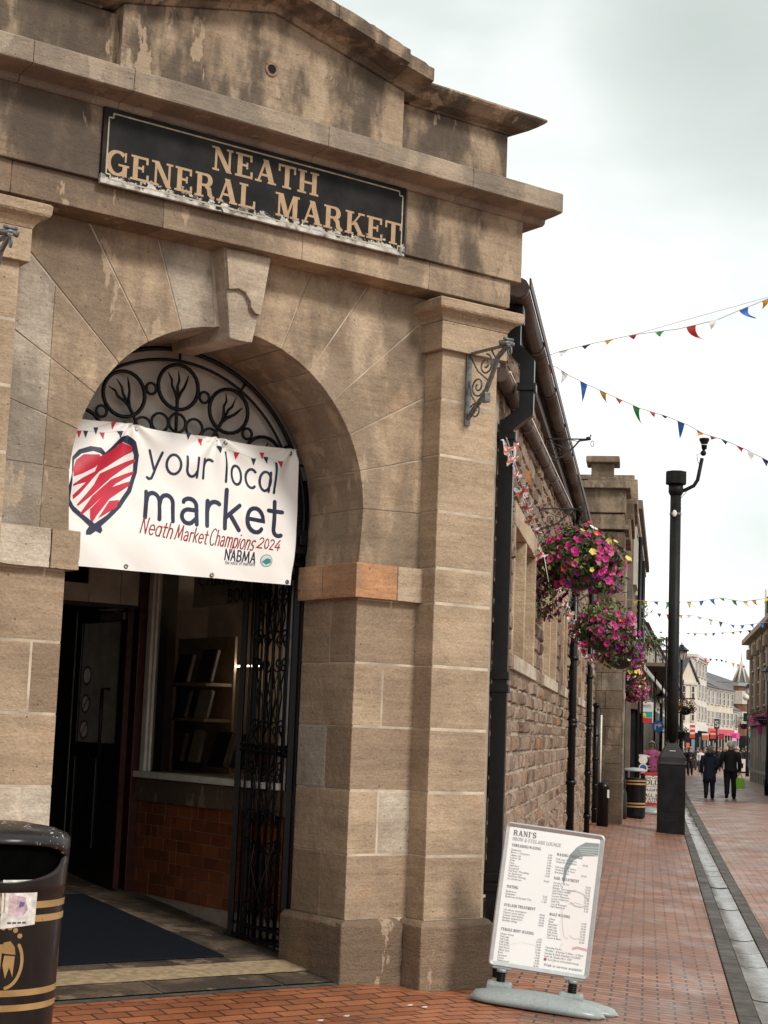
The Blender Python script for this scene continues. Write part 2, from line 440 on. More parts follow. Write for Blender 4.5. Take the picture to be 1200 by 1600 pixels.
# entablature
ent = B(FW, .004)
def band(b, u1, v1, z0, z1, joints, tints, bev=.006, vb=RB-.4):
    us = [mu(u1)]+joints+[u1]
    for i in range(len(us)-1):
        b.box(us[i]+.0015, us[i+1]-.0015, vb, v1-random.uniform(0, .003), z0, z1, tints[i % len(tints)], 0, bev)
band(ent, 1.112, .17, 4.547, 4.735, [-2.6, -1.62, -.62, .4], [.35, .3, .6, .62, .55])
part('architrave', ent, M['lintel'], market)
fz = B(FW)
band(fz, 1.186, .20, 4.737, 5.18, [-2.03, .17], [.4, .5, .5])
part('frieze', fz, M['sooty'], market)
co = B(FW, .004)
prof = [(RB-.4, 5.175), (.215, 5.175), (.235, 5.19), (.24, 5.215), (.40, 5.225), (.42, 5.232), (.42, 5.36), (.41, 5.368), (RB-.4, 5.42)]
us = [mu(1.36), -2.62, -1.99, -.62, .55, 1.36]
for i in range(len(us)-1):
    a, c = us[i]+.0015, us[i+1]-.0015
    if i == len(us)-2: pass
    co.prism(prof, a, c, 'u', [.45, .5, .55, .62, .5][i], 0, .004)
part('cornice', co, M['corn'], market)
# attic blocks, panel and raking pediment
for right in (True, False):
    at = B(FW)
    a, c = (.03, 1.065) if right else (mu(1.065), mu(.03))
    at.box(a, c, RB-.4, .15, 5.37, 5.79, .5, 0, .006)
    part('attic_block', at, M['sooty'], market)
PU = .078
def rake(u): return 5.80+(PU+.09-abs(u-UC)+UC)*0+max(0, (1.13-abs(u-UC)))*.235
pn = B(FW)
pn.prism([(mu(PU), 5.37), (PU, 5.37), (PU, rake(PU)), (UC, rake(UC)), (mu(PU), rake(mu(PU)))], RB-.4, .25, 'v', .5, 0, .006)
pno = part('pediment_panel', pn, M['sooty'], market)
hb = B(FW)
hz = 5.695
n = 20
for r0, r1, v0, v1 in ((.052, .047, .25, .258), (.047, .030, .258, .256), (.030, .028, .256, .15)):
    for j in range(n):
        a, c = 2*math.pi*j/n, 2*math.pi*(j+1)/n
        hb.face([(UC+r0*math.cos(a), v0, hz+r0*math.sin(a)), (UC+r0*math.cos(c), v0, hz+r0*math.sin(c)), (UC+r1*math.cos(c), v1, hz+r1*math.sin(c)), (UC+r1*math.cos(a), v1, hz+r1*math.sin(a))], .2 if v1 > .2 else 0)
hb.face([(UC+.029*math.cos(2*math.pi*j/n), .2525, hz+.029*math.sin(2*math.pi*j/n)) for j in range(n)], .5, 1)
part('round_vent', hb, [plain('rusty ring', (.20, .12, .075), .8, .4, 40), plain('vent darkness', (.004, .003, .003), .9, .2)], pno)
prof = [(RB-.4, 5.79), (.165, 5.79), (.175, 5.80), (.25, 5.815), (.30, 5.845), (.335, 5.87), (.35, 5.885), (.345, 5.90), (RB-.4, 5.95)]
for right in (True, False):
    cp = B(FW, .005)
    a, c = (.18, 1.075) if right else (mu(1.075), mu(.18))
    n = len(prof)
    V = [(a, p[0], p[1]) for p in prof]
    ex = [(0 if p[0] < 0 else max(0, p[0]-.165)) if right else 0 for p in prof]
    V2 = [(c+(ex[i] if right else 0), p[0], p[1]) for i, p in enumerate(prof)]
    if right: ex[0] = 0; V2[-1] = (c+.18, prof[-1][0], prof[-1][1]); V2[0] = (c, prof[0][0], prof[0][1])
    cp.solid(V+V2, [tuple(range(n)), tuple(range(2*n-1, n-1, -1))]+[(i, i+n, (i+1) % n+n, (i+1) % n) for i in range(n)], .5, 0, .004)
    part('attic_coping', cp, M['sooty'], market)
rk = B(FW, .009)
def rakeseg(u0, u1, t, dv=0, tk=.17):
    V = []
    for u in (u0, u1):
        z = rake(u)
        V += [(u, RB-.4, z), (u, .27, z), (u, .30, z+.03), (u, .40+dv, z+.055), (u, .47+dv, z+.075), (u, .475+dv, z+tk), (u, RB-.4, z+tk+.05)]
    n = 7
    rk.solid(V, [tuple(range(n)), tuple(range(2*n-1, n-1, -1))]+[(i, i+n, (i+1) % n+n, (i+1) % n) for i in range(n)], t, 0, .006)
e0 = PU+.115
for s_ in (1, -1):
    f = (lambda u: u) if s_ == 1 else mu
    for i, (a, c, dv) in enumerate(((UC, -.62, 0), (-.62, -.33, .004), (-.33, -.04, -.005), (-.04, e0, -.05))):
        x, y = sorted((f(a+.001), f(c-.001)))
        rakeseg(x, y, [.5, .45, .55, .4][i], dv, .165)
part('raking_cornice', rk, M['sooty'], market)
# hidden body of the corner block so that it is solid from the side
bd = B(FW)
bd.box(mu(1.05), 1.0, RB-1.2, RB-.38, 4.4, 5.36, .5)
bd.box(mu(1.05), .0, RB-.38, RB-.012, 4.56, 5.2, .5)
part('rear_wall', bd, M['stone'], market)

# ---------------- name board ----------------
# ---------------- lettering: two stroke alphabets drawn as flat ribbons ----------------
def arc(cx, cy, rx, ry, a0, a1, n=12):
    return [(cx+rx*math.cos(R(lerp(a0, a1, i/n))), cy+ry*math.sin(R(lerp(a0, a1, i/n)))) for i in range(n+1)]
o_ = lambda x: arc(x, .25, .21, .25, 90, 450, 20)
HAND = {
 'y': (.46, [[(.03, .5), (.21, .03)], [(.40, .5), (.20, -.05), (.13, -.19), (.05, -.22), (-.01, -.19)]]),
 'o': (.52, [o_(.24)]),
 'u': (.50, [[(.05, .5), (.05, .18)]+arc(.21, .17, .16, .17, 180, 330, 8)+[(.40, .18)], [(.40, .5), (.40, 0)]]),
 'r': (.34, [[(.05, .5), (.05, 0)], [(.05, .30)]+arc(.22, .32, .16, .18, 160, 55, 6)]),
 'l': (.20, [[(.07, .78), (.07, 0)]]),
 'c': (.46, [arc(.25, .25, .21, .25, 50, 310, 14)]),
 'a': (.50, [o_(.24), [(.42, .5), (.42, 0)]]),
 'A': (.50, [[(.06, .42)]+arc(.20, .36, .17, .14, 140, 0, 8)+[(.38, 0)], [(.38, .28), (.2, .28)]+arc(.18, .14, .15, .14, 90, 300, 10)+[(.37, .12)]]),
 'm': (.80, [[(.05, .5), (.05, 0)], [(.05, .28)]+arc(.21, .34, .15, .16, 150, 0, 8)+[(.37, 0)], [(.37, .30)]+arc(.53, .34, .15, .16, 150, 0, 8)+[(.69, 0)]]),
 'k': (.44, [[(.05, .78), (.05, 0)], [(.36, .5), (.06, .22)], [(.15, .30), (.38, 0)]]),
 'e': (.50, [[(.04, .26), (.45, .26)]+arc(.245, .25, .205, .25, 5, 320, 16)]),
 't': (.36, [[(.15, .70), (.15, .12)]+arc(.26, .12, .11, .12, 180, 300, 6), [(.0, .5), (.32, .5)]]),
 'h': (.48, [[(.05, .78), (.05, 0)], [(.05, .28)]+arc(.22, .34, .16, .16, 150, 0, 8)+[(.38, 0)]]),
 'n': (.48, [[(.05, .5), (.05, 0)], [(.05, .28)]+arc(.22, .34, .16, .16, 150, 0, 8)+[(.38, 0)]]),
 'i': (.18, [[(.06, .5), (.06, 0)], [(.06, .66), (.06, .70)]]),
 'p': (.52, [[(.05, .5), (.05, -.26)], arc(.26, .25, .20, .25, 180, -180, 18)]),
 's': (.40, [arc(.20, .375, .15, .125, 40, 270, 9)+arc(.20, .125, .15, .125, 90, -140, 9)]),
 'N': (.62, [[(.05, 0), (.05, .78)], [(.05, .78), (.48, 0)], [(.48, 0), (.48, .80)]]),
 'M': (.80, [[(.02, 0), (.12, .78)], [(.12, .78), (.34, .1)], [(.34, .1), (.60, .80)], [(.60, .80), (.68, 0)]]),
 'C': (.60, [arc(.34, .39, .30, .42, 50, 310, 16)]),
 'B': (.56, [[(.05, 0), (.05, .78)], [(.05, .78), (.2, .78)]+arc(.24, .59, .18, .19, 90, -90, 8)+[(.06, .4)], [(.2, .4)]+arc(.26, .2, .2, .2, 90, -90, 8)+[(.05, 0)]]),
 'Z': (.60, [[(.02, 0), (.26, .78)], [(.26, .78), (.50, 0)], [(.12, .27), (.42, .27)]]),
 '2': (.50, [arc(.22, .57, .19, .20, 160, -30, 10)+[(.02, 0), (.44, 0)]]),
 '0': (.52, [arc(.23, .38, .2, .38, 90, 450, 18)]),
 '4': (.52, [[(.30, .78), (.02, .22), (.46, .22)], [(.34, .45), (.34, 0)]]),
 ' ': (.28, []),
 'f': (.32, [[(.30, .72)]+arc(.22, .62, .1, .14, 70, 180, 6)+[(.12, 0)], [(.0, .48), (.28, .48)]]),
 'v': (.42, [[(.02, .5), (.19, 0)], [(.19, 0), (.38, .5)]]),
}
def ribbon(pts, w0, w1=None, cap=True):
    """flat stroke outline as quads in 2-D: list of polygons, no two of which overlap"""
    P = [Vector((p[0], p[1], 0)) for p in pts]
    Q = [P[0]]
    for p in P[1:]:
        if (p-Q[-1]).length > 1e-5: Q.append(p)
    n = len(Q); out = []; L = []; Rr = []
    for i in range(n):
        d0 = (Q[i]-Q[i-1]).normalized() if i else None; d1 = (Q[i+1]-Q[i]).normalized() if i < n-1 else None
        d = d0 if d1 is None else d1 if d0 is None else (d0+d1)
        if d.length < 1e-4: d = d1
        d = d.normalized(); nrm = Vector((-d.y, d.x, 0))
        k = 1.0
        if d0 is not None and d1 is not None: k = 1/max(.5, nrm.dot(Vector((-d0.y, d0.x, 0))))
        w = w0(d) if callable(w0) else w0
        L.append(Q[i]+nrm*w/2*k); Rr.append(Q[i]-nrm*w/2*k)
    for i in range(n-1): out.append([L[i], Rr[i], Rr[i+1], L[i+1]])
    if cap:
        for (c, a, b, sg) in ((Q[0], Rr[0], L[0], 1), (Q[-1], L[-1], Rr[-1], 1)):
            r = (a-c).length; a0 = math.atan2(a.y-c.y, a.x-c.x)
            pg = [Vector((c.x+r*math.cos(a0-math.pi*j/6), c.y+r*math.sin(a0-math.pi*j/6), 0)) for j in range(7)]
            out.append(pg)
    return out
def hand_text(txt, x, y, h, w, sx=1.0, slant=0.0, step=.0, mapping=None):
    res = []; k = 0
    for ch in txt:
        adv, st = HAND[ch]
        for s in st:
            pts = []
            for (a, b), (c, d) in zip(s, s[1:]):
                m = max(1, int(math.hypot(c-a, d-b)/.12))
                pts += [(lerp(a, c, i/m), lerp(b, d, i/m)) for i in range(m)]
            pts.append(s[-1])
            pts = [(x+(p[0]*sx+slant*p[1])*h, y+p[1]*h) for p in pts]
            res.append((ribbon(pts, w), k)); k += 1
        x += (adv+.07)*sx*h; y += step
    return res, x
# slab-serif capitals, cap height 1: verticals V(x), hairlines, serifs
ST, HR, SE, SH = .215, .10, .10, .085
def stem(x, y0=0, y1=1, w=ST, s0=True, s1=True):
    r = [('r', x-w/2, x+w/2, y0, y1)]
    if s0: r.append(('r', x-w/2-SE, x+w/2+SE, y0, y0+SH))
    if s1: r.append(('r', x-w/2-SE, x+w/2+SE, y1-SH, y1))
    return r
def diag(x0, y0, x1, y1, w): return [('q', [(x0-w/2, y0), (x0+w/2, y0), (x1+w/2, y1), (x1-w/2, y1)])]
def bowl(pts): return [('b', pts)]
SLAB = {
 'N': (1.0, stem(.2, 0, 1, HR, True, False)+[('r', .0, .2, 1-SH, 1)]+diag(.80, 0, .20, 1, .24)+stem(.80, 0, 1, HR, False, True)),
 'E': (.86, stem(.21)+[('r', .3, .78, 0, HR), ('r', .3, .74, 1-HR, 1), ('r', .3, .56, .47, .47+HR), ('r', .70, .80, 0, .30), ('r', .66, .76, .72, 1), ('r', .50, .58, .38, .66)]),
 'A': (.98, diag(.14, 0, .46, 1, HR)+diag(.78, 0, .46, 1, .25)+[('r', .26, .62, .28, .28+HR), ('r', 0, .30, 0, SH), ('r', .58, .97, 0, SH)]),
 'T': (.88, stem(.43, 0, 1, ST, True, False)+[('r', .02, .84, 1-HR, 1), ('r', .02, .11, .68, 1), ('r', .75, .84, .68, 1)]),
 'H': (1.02, stem(.21)+stem(.79)+[('r', .25, .75, .45, .45+HR)]),
 'L': (.84, stem(.21)+[('r', .3, .78, 0, HR), ('r', .69, .79, 0, .34)]),
 'R': (.98, stem(.21)+bowl([(.25, .95), (.48, .95)]+arc(.50, .73, .20, .22, 90, -90, 10)+[(.25, .50)])+bowl([(.50, .50), (.66, .38), (.70, .16), (.80, .05), (.92, .06)])),
 'P': (.88, stem(.21)+bowl([(.25, .95), (.48, .95)]+arc(.52, .72, .22, .23, 90, -90, 10)+[(.25, .48)])),
 'B': (.90, stem(.21)+bowl([(.25, .95), (.48, .95)]+arc(.48, .74, .2, .21, 90, -90, 8)+[(.25, .53)])+bowl([(.48, .53)]+arc(.52, .29, .23, .24, 90, -90, 8)+[(.25, .05)])),
 'D': (.96, stem(.21)+bowl([(.25, .95), (.44, .95)]+arc(.44, .5, .38, .45, 90, -90, 14)+[(.25, .05)])),
 'G': (1.0, bowl(arc(.48, .5, .40, .46, 48, 318, 20))+[('r', .78, .86, .60, .99), ('r', .70, .90, 0, .42), ('r', .52, .98, .40, .40+SH)]),
 'C': (.92, bowl(arc(.48, .5, .40, .46, 48, 312, 20))+[('r', .78, .86, .60, .99)]),
 'O': (1.0, bowl(arc(.48, .5, .38, .46, 0, 360, 24))),
 'M': (1.2, stem(.19, 0, 1, HR, True, False)+[('r', .0, .22, 1-SH, 1)]+diag(.56, .02, .24, 1, .24)+diag(.56, .02, .86, 1, HR)+stem(.92, 0, 1, ST, True, False)+[('r', .8, 1.12, 1-SH, 1)]),
 'K': (1.0, stem(.21)+diag(.34, .40, .76, 1, HR)+diag(.80, 0, .46, .56, .24)+[('r', .62, .94, 1-SH, 1), ('r', .62, .99, 0, SH)]),
 'S': (.80, bowl(arc(.40, .73, .26, .23, 30, 270, 12)+arc(.40, .27, .28, .24, 90, -150, 12))+[('r', .62, .69, .68, 1), ('r', .08, .15, 0, .32)]),
 'I': (.46, stem(.22)), 'U': (1.0, stem(.2, .3, 1, ST, False, True)+stem(.8, .3, 1, HR, False, True)+bowl(arc(.5, .33, .3, .30, 180, 360, 12))),
 'Y': (.96, stem(.46, 0, .5, ST, True, False)+diag(.46, .45, .14, 1, .22)+diag(.46, .45, .80, 1, HR)+[('r', 0, .34, 1-SH, 1), ('r', .64, .95, 1-SH, 1)]),
 'W': (1.3, diag(.36, 0, .14, 1, .2)+diag(.36, 0, .62, 1, HR)+diag(.86, 0, .62, 1, .2)+diag(.86, 0, 1.1, 1, HR)+[('r', 0, .3, 1-SH, 1), ('r', .98, 1.25, 1-SH, 1)]),
 '3': (.74, bowl(arc(.36, .74, .24, .21, 150, -90, 10)+arc(.36, .28, .28, .24, 90, -150, 10))),
 '5': (.74, [('r', .16, .64, .88, 1), ('r', .16, .25, .5, 1)]+bowl([(.2, .55)]+arc(.36, .33, .28, .28, 110, -150, 12))),
 "'": (.30, [('r', .08, .2, .68, 1)]), '/': (.5, diag(.08, 0, .4, 1, .1)), '&': (.9, bowl(arc(.4, .75, .18, .2, -60, 240, 12)+[(.78, .04)])+bowl(arc(.38, .26, .28, .24, 100, 330, 12)+[(.8, .5)])),
 'F': (.82, stem(.21)+[('r', .3, .74, 1-HR, 1), ('r', .3, .56, .45, .45+HR), ('r', .66, .76, .72, 1)]),
 'X': (.98, diag(.80, 0, .2, 1, .24)+diag(.2, 0, .80, 1, HR)+[('r', 0, .36, 0, SH), ('r', .6, .96, 0, SH), ('r', 0, .4, 1-SH, 1), ('r', .62, .94, 1-SH, 1)]),
 'V': (.96, diag(.46, 0, .16, 1, .24)+diag(.46, 0, .78, 1, HR)+[('r', 0, .36, 1-SH, 1), ('r', .62, .94, 1-SH, 1)]),
 ' ': (.42, []),
}
def slab_text(txt, x, y, h, sx=1.0, track=.05):
    res = []; k = 0
    for ch in txt:
        adv, st = SLAB[ch]
        for s in st:
            if s[0] == 'r': pg = [[(s[1], s[3]), (s[2], s[3]), (s[2], s[4]), (s[1], s[4])]]
            elif s[0] == 'q': pg = [s[1]]
            else: pg = [[(v.x, v.y) for v in q] for q in ribbon(s[1], lambda d: HR+(ST-HR)*abs(d.y), cap=False)]
            res.append(([[Vector((x+p[0]*h*sx, y+p[1]*h, 0)) for p in q] for q in pg], k)); k += 1
        x += (adv+track)*h*sx
    return res, x
def slab_width(txt, h, sx=1.0, track=.05): return sum(SLAB[c][0]+track for c in txt)*h*sx
def lay(b, res, surf, off=.001, dk=.00012, mi=0, tint=.5):
    """surf(x, y, lift) -> coordinates for b; each stroke lies a hair above the one before"""
    for polys, k in res:
        for pg in polys:
            b.face([surf(p.x, p.y, off+dk*(k % 12)) for p in pg], tint, mi)

# ---------------- name board ----------------
sg = thing('name_board', 'black painted market name board with peeling lower edge and tan serif letters under the cornice', 'sign', FW(UC, .2, 4.7), R(45))
SU0, SU1, SZ0, SZ1 = -2.075, .145, 4.712, 5.175
bb = B(FW); bb.box(SU0, SU1, .2005, .226, SZ0, SZ1, .5, 0, .003)
nb = NB('peeling black sign paint')
px_ = nb.n('ShaderNodeSeparateXYZ'); nb.l(nb.pos, px_.inputs[0])
hgt = nb.math('MULTIPLY', nb.math('SUBTRACT', SZ0+.155, px_.outputs[2]), 3.0)
pn_ = nb.noise(15, 9, nb.vec((1, 1, 1.3)), .72)
msk = nb.ramp(nb.math('ADD', nb.math('MULTIPLY', pn_, 1.05), hgt), [(.83, 0.0), (.86, 1.0)])
grime = nb.ramp(nb.noise(5, 5), [(.35, (.006, .006, .006)), (.7, (.02, .018, .017))])
pale = nb.ramp(nb.noise(14, 5), [(.3, (.10, .09, .075)), (.5, (.42, .40, .36)), (.65, (.56, .54, .5))])
M['signboard'] = nb.out(nb.mix(msk, grime, pale), .5, nb.bump(msk, .3, .003), spec=.12)
part('board', bb, M['signboard'], sg)
fr = B(FW)
g0 = .032
def rect_line(b, u0, u1, z0, z1, wd, v, nick=.028):
    pts = [(u0+nick, z0), (u1-nick, z0), (u1-nick, z0+nick), (u1, z0+nick), (u1, z1-nick), (u1-nick, z1-nick), (u1-nick, z1), (u0+nick, z1), (u0+nick, z1-nick), (u0, z1-nick), (u0, z0+nick), (u0+nick, z0+nick), (u0+nick, z0)]
    for i, (a, c) in enumerate(zip(pts, pts[1:])):
        lay(b, [(ribbon([a, c], wd, cap=False), i)], lambda x, y, l: (x, v+l, y))
rect_line(fr, SU0+g0, SU1-g0, SZ0+g0, SZ1-g0, .009, .2262)
M['tan_paint'] = plain('tan sign paint', (.36, .235, .13), .6, .14, 20, .05)
part('border_line', fr, plain('pale border paint', (.36, .30, .2), .6, .3, 20, .05), sg)
lt = B(FW)
surf = lambda x, y, l: (x, .2265+l, y)
h1 = .150
def fit_slab(b, txt, u0, u1, z, h, surf, off=.0012):
    sx = (u1-u0)/slab_width(txt, h); r, _ = slab_text(txt, u0, z, h, sx); lay(b, r, surf, off)
fit_slab(lt, 'NEATH', -1.345, -.545, 4.962, .150, surf)
fit_slab(lt, 'GENERAL', -2.045, -1.005, 4.775, .150, surf)
fit_slab(lt, 'MARKET', -.875, .125, 4.775, .150, surf)
part('lettering', lt, M['tan_paint'], sg, recalc=False)

# ---------------- porch: floor, walls, window, doors ----------------
def FZ(v): return .02+.09*(-v-.1)
UW = .15
porch = B(FW)
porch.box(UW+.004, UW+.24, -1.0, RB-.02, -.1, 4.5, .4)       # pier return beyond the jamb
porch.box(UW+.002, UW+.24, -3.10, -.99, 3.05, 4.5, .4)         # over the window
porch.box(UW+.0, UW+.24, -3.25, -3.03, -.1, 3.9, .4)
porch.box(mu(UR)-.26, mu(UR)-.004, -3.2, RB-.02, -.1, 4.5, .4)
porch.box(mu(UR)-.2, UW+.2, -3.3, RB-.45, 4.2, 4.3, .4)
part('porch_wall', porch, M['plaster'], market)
hall = B(FW)
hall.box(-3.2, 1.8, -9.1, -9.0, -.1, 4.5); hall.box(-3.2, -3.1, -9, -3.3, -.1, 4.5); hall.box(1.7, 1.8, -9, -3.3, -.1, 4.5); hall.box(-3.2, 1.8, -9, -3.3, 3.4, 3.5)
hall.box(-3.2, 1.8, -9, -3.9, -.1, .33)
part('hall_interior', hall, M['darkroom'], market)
# brick/tile dado, stone band
td = B(FW)
rows = 8; z0 = .985; hh = .088
for r in range(rows):
    zt = z0-r*hh
    x = -3.12 + (0 if r % 2 else -.1)
    while x < -.75:
        L = .205 if random.random() > .25 else .1
        a, c = max(x, -3.12), min(x+L, -.75)
        if c-a > .02: td.box(UW-.004-random.uniform(0, .002), UW+.05, a+.0025, c-.0025, zt-hh+.0025, zt-.0025, random.random(), 0, .003)
        x += L
nb = NB('glazed red brown tiles'); t = nb.attr()
cc = nb.ramp(t, [(0, (.145, .043, .018)), (.5, (.19, .056, .022)), (1, (.24, .075, .028))])
cc = nb.mix(.5, cc, nb.ramp(nb.noise(12, 4), [(.3, .35), (.7, .65)]), 'OVERLAY')
M['tile'] = nb.out(cc, .3, nb.bump(nb.noise(30, 3), .2, .004))
part('tiled_dado', td, M['tile'], market)
gb = B(FW); gb.box(UW+.003, UW+.2, -3.13, -.7, -.1, .99); part('dado_grout', gb, plain('pale tile grout', (.33, .27, .21), .9), market)
sb = B(FW); sb.box(UW-.03, UW+.2, -3.10, -.8, .987, 1.165, .2, 0, .012); part('stone_band', sb, stone_mat('sill band stone', dark=.6, soot=.3), market)
# window with white frame
win = B(FW)
win.box(UW-.06, UW+.22, -3.09, -.95, 1.167, 1.215, .5, 0, .006)     # sill board
win.box(UW-.02, UW+.06, -3.04, -2.965, 1.216, 3.05, .5, 0, .005)
win.box(UW+.0, UW+.04, -2.963, -2.93, 1.216, 3.05, .5, 0, .004)
win.box(UW-.02, UW+.06, -1.02, -.95, 1.216, 3.05, .5, 0, .005)
wo_ = part('porch_window', win, M['white_paint'], market)
gl = B(FW); gl.face([(UW+.02, -2.93, 1.216), (UW+.02, -1.02, 1.216), (UW+.02, -1.02, 3.05), (UW+.02, -2.93, 3.05)])
nb = NB('shop window glass'); tr = nb.n('ShaderNodeBsdfTransparent'); gs = nb.n('ShaderNodeBsdfGlossy'); gs.inputs['Roughness'].default_value = .03
tr.inputs[0].default_value = (.9, .9, .88, 1)
fre = nb.n('ShaderNodeFresnel'); fre.inputs[0].default_value = 1.5
ms = nb.n('ShaderNodeMixShader'); nb.l(fre.outputs[0], ms.inputs[0]); nb.l(tr.outputs[0], ms.inputs[1]); nb.l(gs.outputs[0], ms.inputs[2])
nb.l(ms.outputs[0], nb.t.nodes['Material Output'].inputs[0]); M['glass'] = nb.m
part('pane', gl, M['glass'], wo_, recalc=False)
nb = NB('lit strip lamp'); nb.p.inputs['Emission Color'].default_value = (1, .86, .66, 1); nb.p.inputs['Emission Strength'].default_value = 9; LAMP = nb.m
ni = B(FW)   # display niche behind the glass
ni.box(UW+.86, UW+.9, -3.6, -.8, 1.1, 3.1); ni.box(UW+.24, UW+.9, -3.1, -.8, 3.06, 3.12); ni.box(UW+.24, UW+.9, -3.1, -.9, 1.15, 1.214)
ni.box(UW+.24, UW+.9, -.86, -.8, 1.1, 3.1); ni.box(UW+.3, UW+.9, -3.7, -3.6, 1.1, 3.1)
for k in range(3):
    b = B(FW); b.box(UW+.54, UW+.57, -2.80+.20*k, -2.67+.20*k, 2.06, 2.072, .5); part('strip_lamp', b, LAMP, market)
part('display_niche', ni, plain('brown display lining', (.42, .32, .23), .7, .3, 3, .1), market)
shelf = thing('book_shelf', 'dim wooden display shelf of books behind the porch window glass', 'shelf', FW(.5, -2.9, 1.214), R(45))
sh = B(FW)
sh.box(.44, .70, -3.5, -2.60, 1.90, 1.925); sh.box(.44, .70, -3.5, -2.60, 1.62, 1.645); sh.box(.68, .70, -3.5, -2.58, 1.214, 2.30)
part('shelf_board', sh, plain('shelf wood', (.62, .5, .37), .6), shelf)
def book(v, z, wd, ht, tk, colr, lean, label):
    b = B(FW)
    c, s = math.cos(lean), math.sin(lean)
    def T(x, y, zz):   # x thickness, y width, zz height, leaning back
        return (.46+x*c+zz*s, v+y, z+zz*c-x*s)
    V = [T(x, y, q) for q in (0, ht) for y in (0, wd) for x in (0, tk)]
    b.solid(V, [(0, 2, 3, 1), (4, 5, 7, 6), (0, 1, 5, 4), (2, 6, 7, 3), (0, 4, 6, 2), (1, 3, 7, 5)], .5, 0, .002)
    root = thing('book', label, 'book', FW(.46, v, z), R(45), 'books in the porch window')
    part('cover', b, plain('book '+label, colr, .45, .12, 6, 0), root)
    pg = B(FW)
    V = [T(x, y, q) for q in (.008, ht-.008) for y in (wd-.002, wd+.022) for x in (.004, tk-.004)]
    pg.solid(V, [(0, 2, 3, 1), (4, 5, 7, 6), (0, 1, 5, 4), (2, 6, 7, 3), (0, 4, 6, 2), (1, 3, 7, 5)])
    part('pages', pg, M['white_paint'], root)
book(-3.16, 1.93, .20, .235, .03, (.10, .085, .07), .22, 'dark book on the highest shelf of the porch window, further in')
book(-2.80, 1.93, .21, .27, .03, (.13, .07, .05), .22, 'brown book on the highest shelf of the porch window, nearer the street')
book(-3.14, 1.65, .17, .225, .03, (.03, .26, .16), .22, 'green book on the middle shelf of the porch window')
book(-2.80, 1.65, .17, .225, .03, (.6, .55, .46), .22, 'pale cream book on the middle shelf of the porch window')
book(-3.12, 1.30, .12, .24, .035, (.2, .14, .1), .2, 'brown book on the window floor, deepest in the row')
book(-2.86, 1.30, .12, .26, .035, (.5, .44, .34), .2, 'beige book on the window floor, second in the row')
book(-2.55, 1.28, .22, .28, .035, (.03, .04, .08), .3, 'navy blue book leaning on the window floor beside the red one')
book(-2.22, 1.28, .2, .27, .035, (.05, .06, .14), .3, 'blue book leaning on the window floor in front of the navy one')
book(-1.92, 1.27, .24, .22, .05, (.34, .06, .03), .3, 'red book on the window floor nearest the iron gate')
bs = thing('bookshop_sign', 'cream hanging card lettered BOOKS at the top of the porch window', 'sign', FW(.3, -2.0, 2.5), R(45))
b = B(FW); b.box(.30, .312, -2.62, -1.55, 2.50, 2.80, .5, 0, .003); part('card', b, plain('cream card', (.36, .31, .24), .7, .15, 5, .05), bs)
b = B(FW); su = lambda x, y, l: (.2995-l, x, y)
fit_slab(b, 'CHRISTIAN', -2.54, -1.62, 2.665, .095, su); fit_slab(b, 'BOOKS', -2.1, -1.60, 2.52, .105, su)
part('lettering', b, plain('black sign letters', (.012, .011, .01), .6), bs, recalc=False)
# back wall with cream boards and transom, doors
bk = B(FW)
for i in range(8):
    a = mu(UR)+i*(2.115+.075)/8
    bk.box(a+.002, a+.272, -3.16, -3.11-random.uniform(0, .002), 2.52, 3.0, .5, 0, .003)
part('door_header_boards', bk, M['cream'], market)
tf = B(FW)
tf.box(-.80, -.32, -3.112, -3.085, 2.60, 2.66); tf.box(-.38, -.32, -3.112, -3.085, 2.66, 3.2); tf.box(-.80, -.74, -3.112, -3.085, 2.66, 3.2)
tfo = part('transom_window', tf, M['cream'], market)
b = B(FW); b.face([(-.74, -3.105, 2.66), (-.38, -3.105, 2.66), (-.38, -3.105, 3.2), (-.74, -3.105, 3.2)]); part('pane', b, plain('dark glass', (.006, .006, .006), .1, .1, 3, 0), tfo, recalc=False)
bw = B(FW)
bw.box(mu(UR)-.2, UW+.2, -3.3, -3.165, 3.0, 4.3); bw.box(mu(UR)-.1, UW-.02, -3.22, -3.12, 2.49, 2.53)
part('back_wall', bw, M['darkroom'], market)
rp = B(FW); rp.box(.075, UW-.005, -3.18, -3.065, .2, 3.3, .5, 0, .004); part('door_post', rp, M['redwood'], market)
door = B(FW)
def leaf(b, u, v0, v1, z0, z1, tk=.045):
    b.box(u, u+tk, v0, v1, z0, z0+.28, .5, 0, .004)
    b.box(u, u+tk, v0, v1, 1.30, 1.42, .5, 0, .004); b.box(u, u+tk, v0, v1, z1-.10, z1, .5, 0, .004)
    b.box(u, u+tk, v0, v0+.10, z0+.28, z1-.1, .5, 0, .004); b.box(u, u+tk, v1-.11, v1, z0+.28, z1-.1, .5, 0, .004)
    m = (v0+v1)/2
    b.box(u, u+tk, m-.035, m+.035, z0+.28, 1.30, .5, 0, .004)
    b.box(u+.015, u+tk-.015, v0+.1, v1-.11, z0+.28, 1.30, .5, 0)
leaf(door, -.035, -3.96, -3.06, .36-.06, 2.49)
do = part('door', door, M['darkwood'], market)
b = B(FW); b.box(-.015, -.009, -3.86, -3.17, 1.42, 2.39); part('glazing', b, plain('dusty door glass', (.30, .27, .225), .2, .2, 6, .03), do)
b = B(FW); b.box(-.036, .012, -3.064, -3.05, .3, 2.49); part('door_edge', b, M['redwood'], do)
b = B(FW); b.box(-.04, .0, -3.972, -3.962, .32, 2.49); part('edge_strip', b, plain('aluminium edge strip', (.2, .19, .17), .4), do)
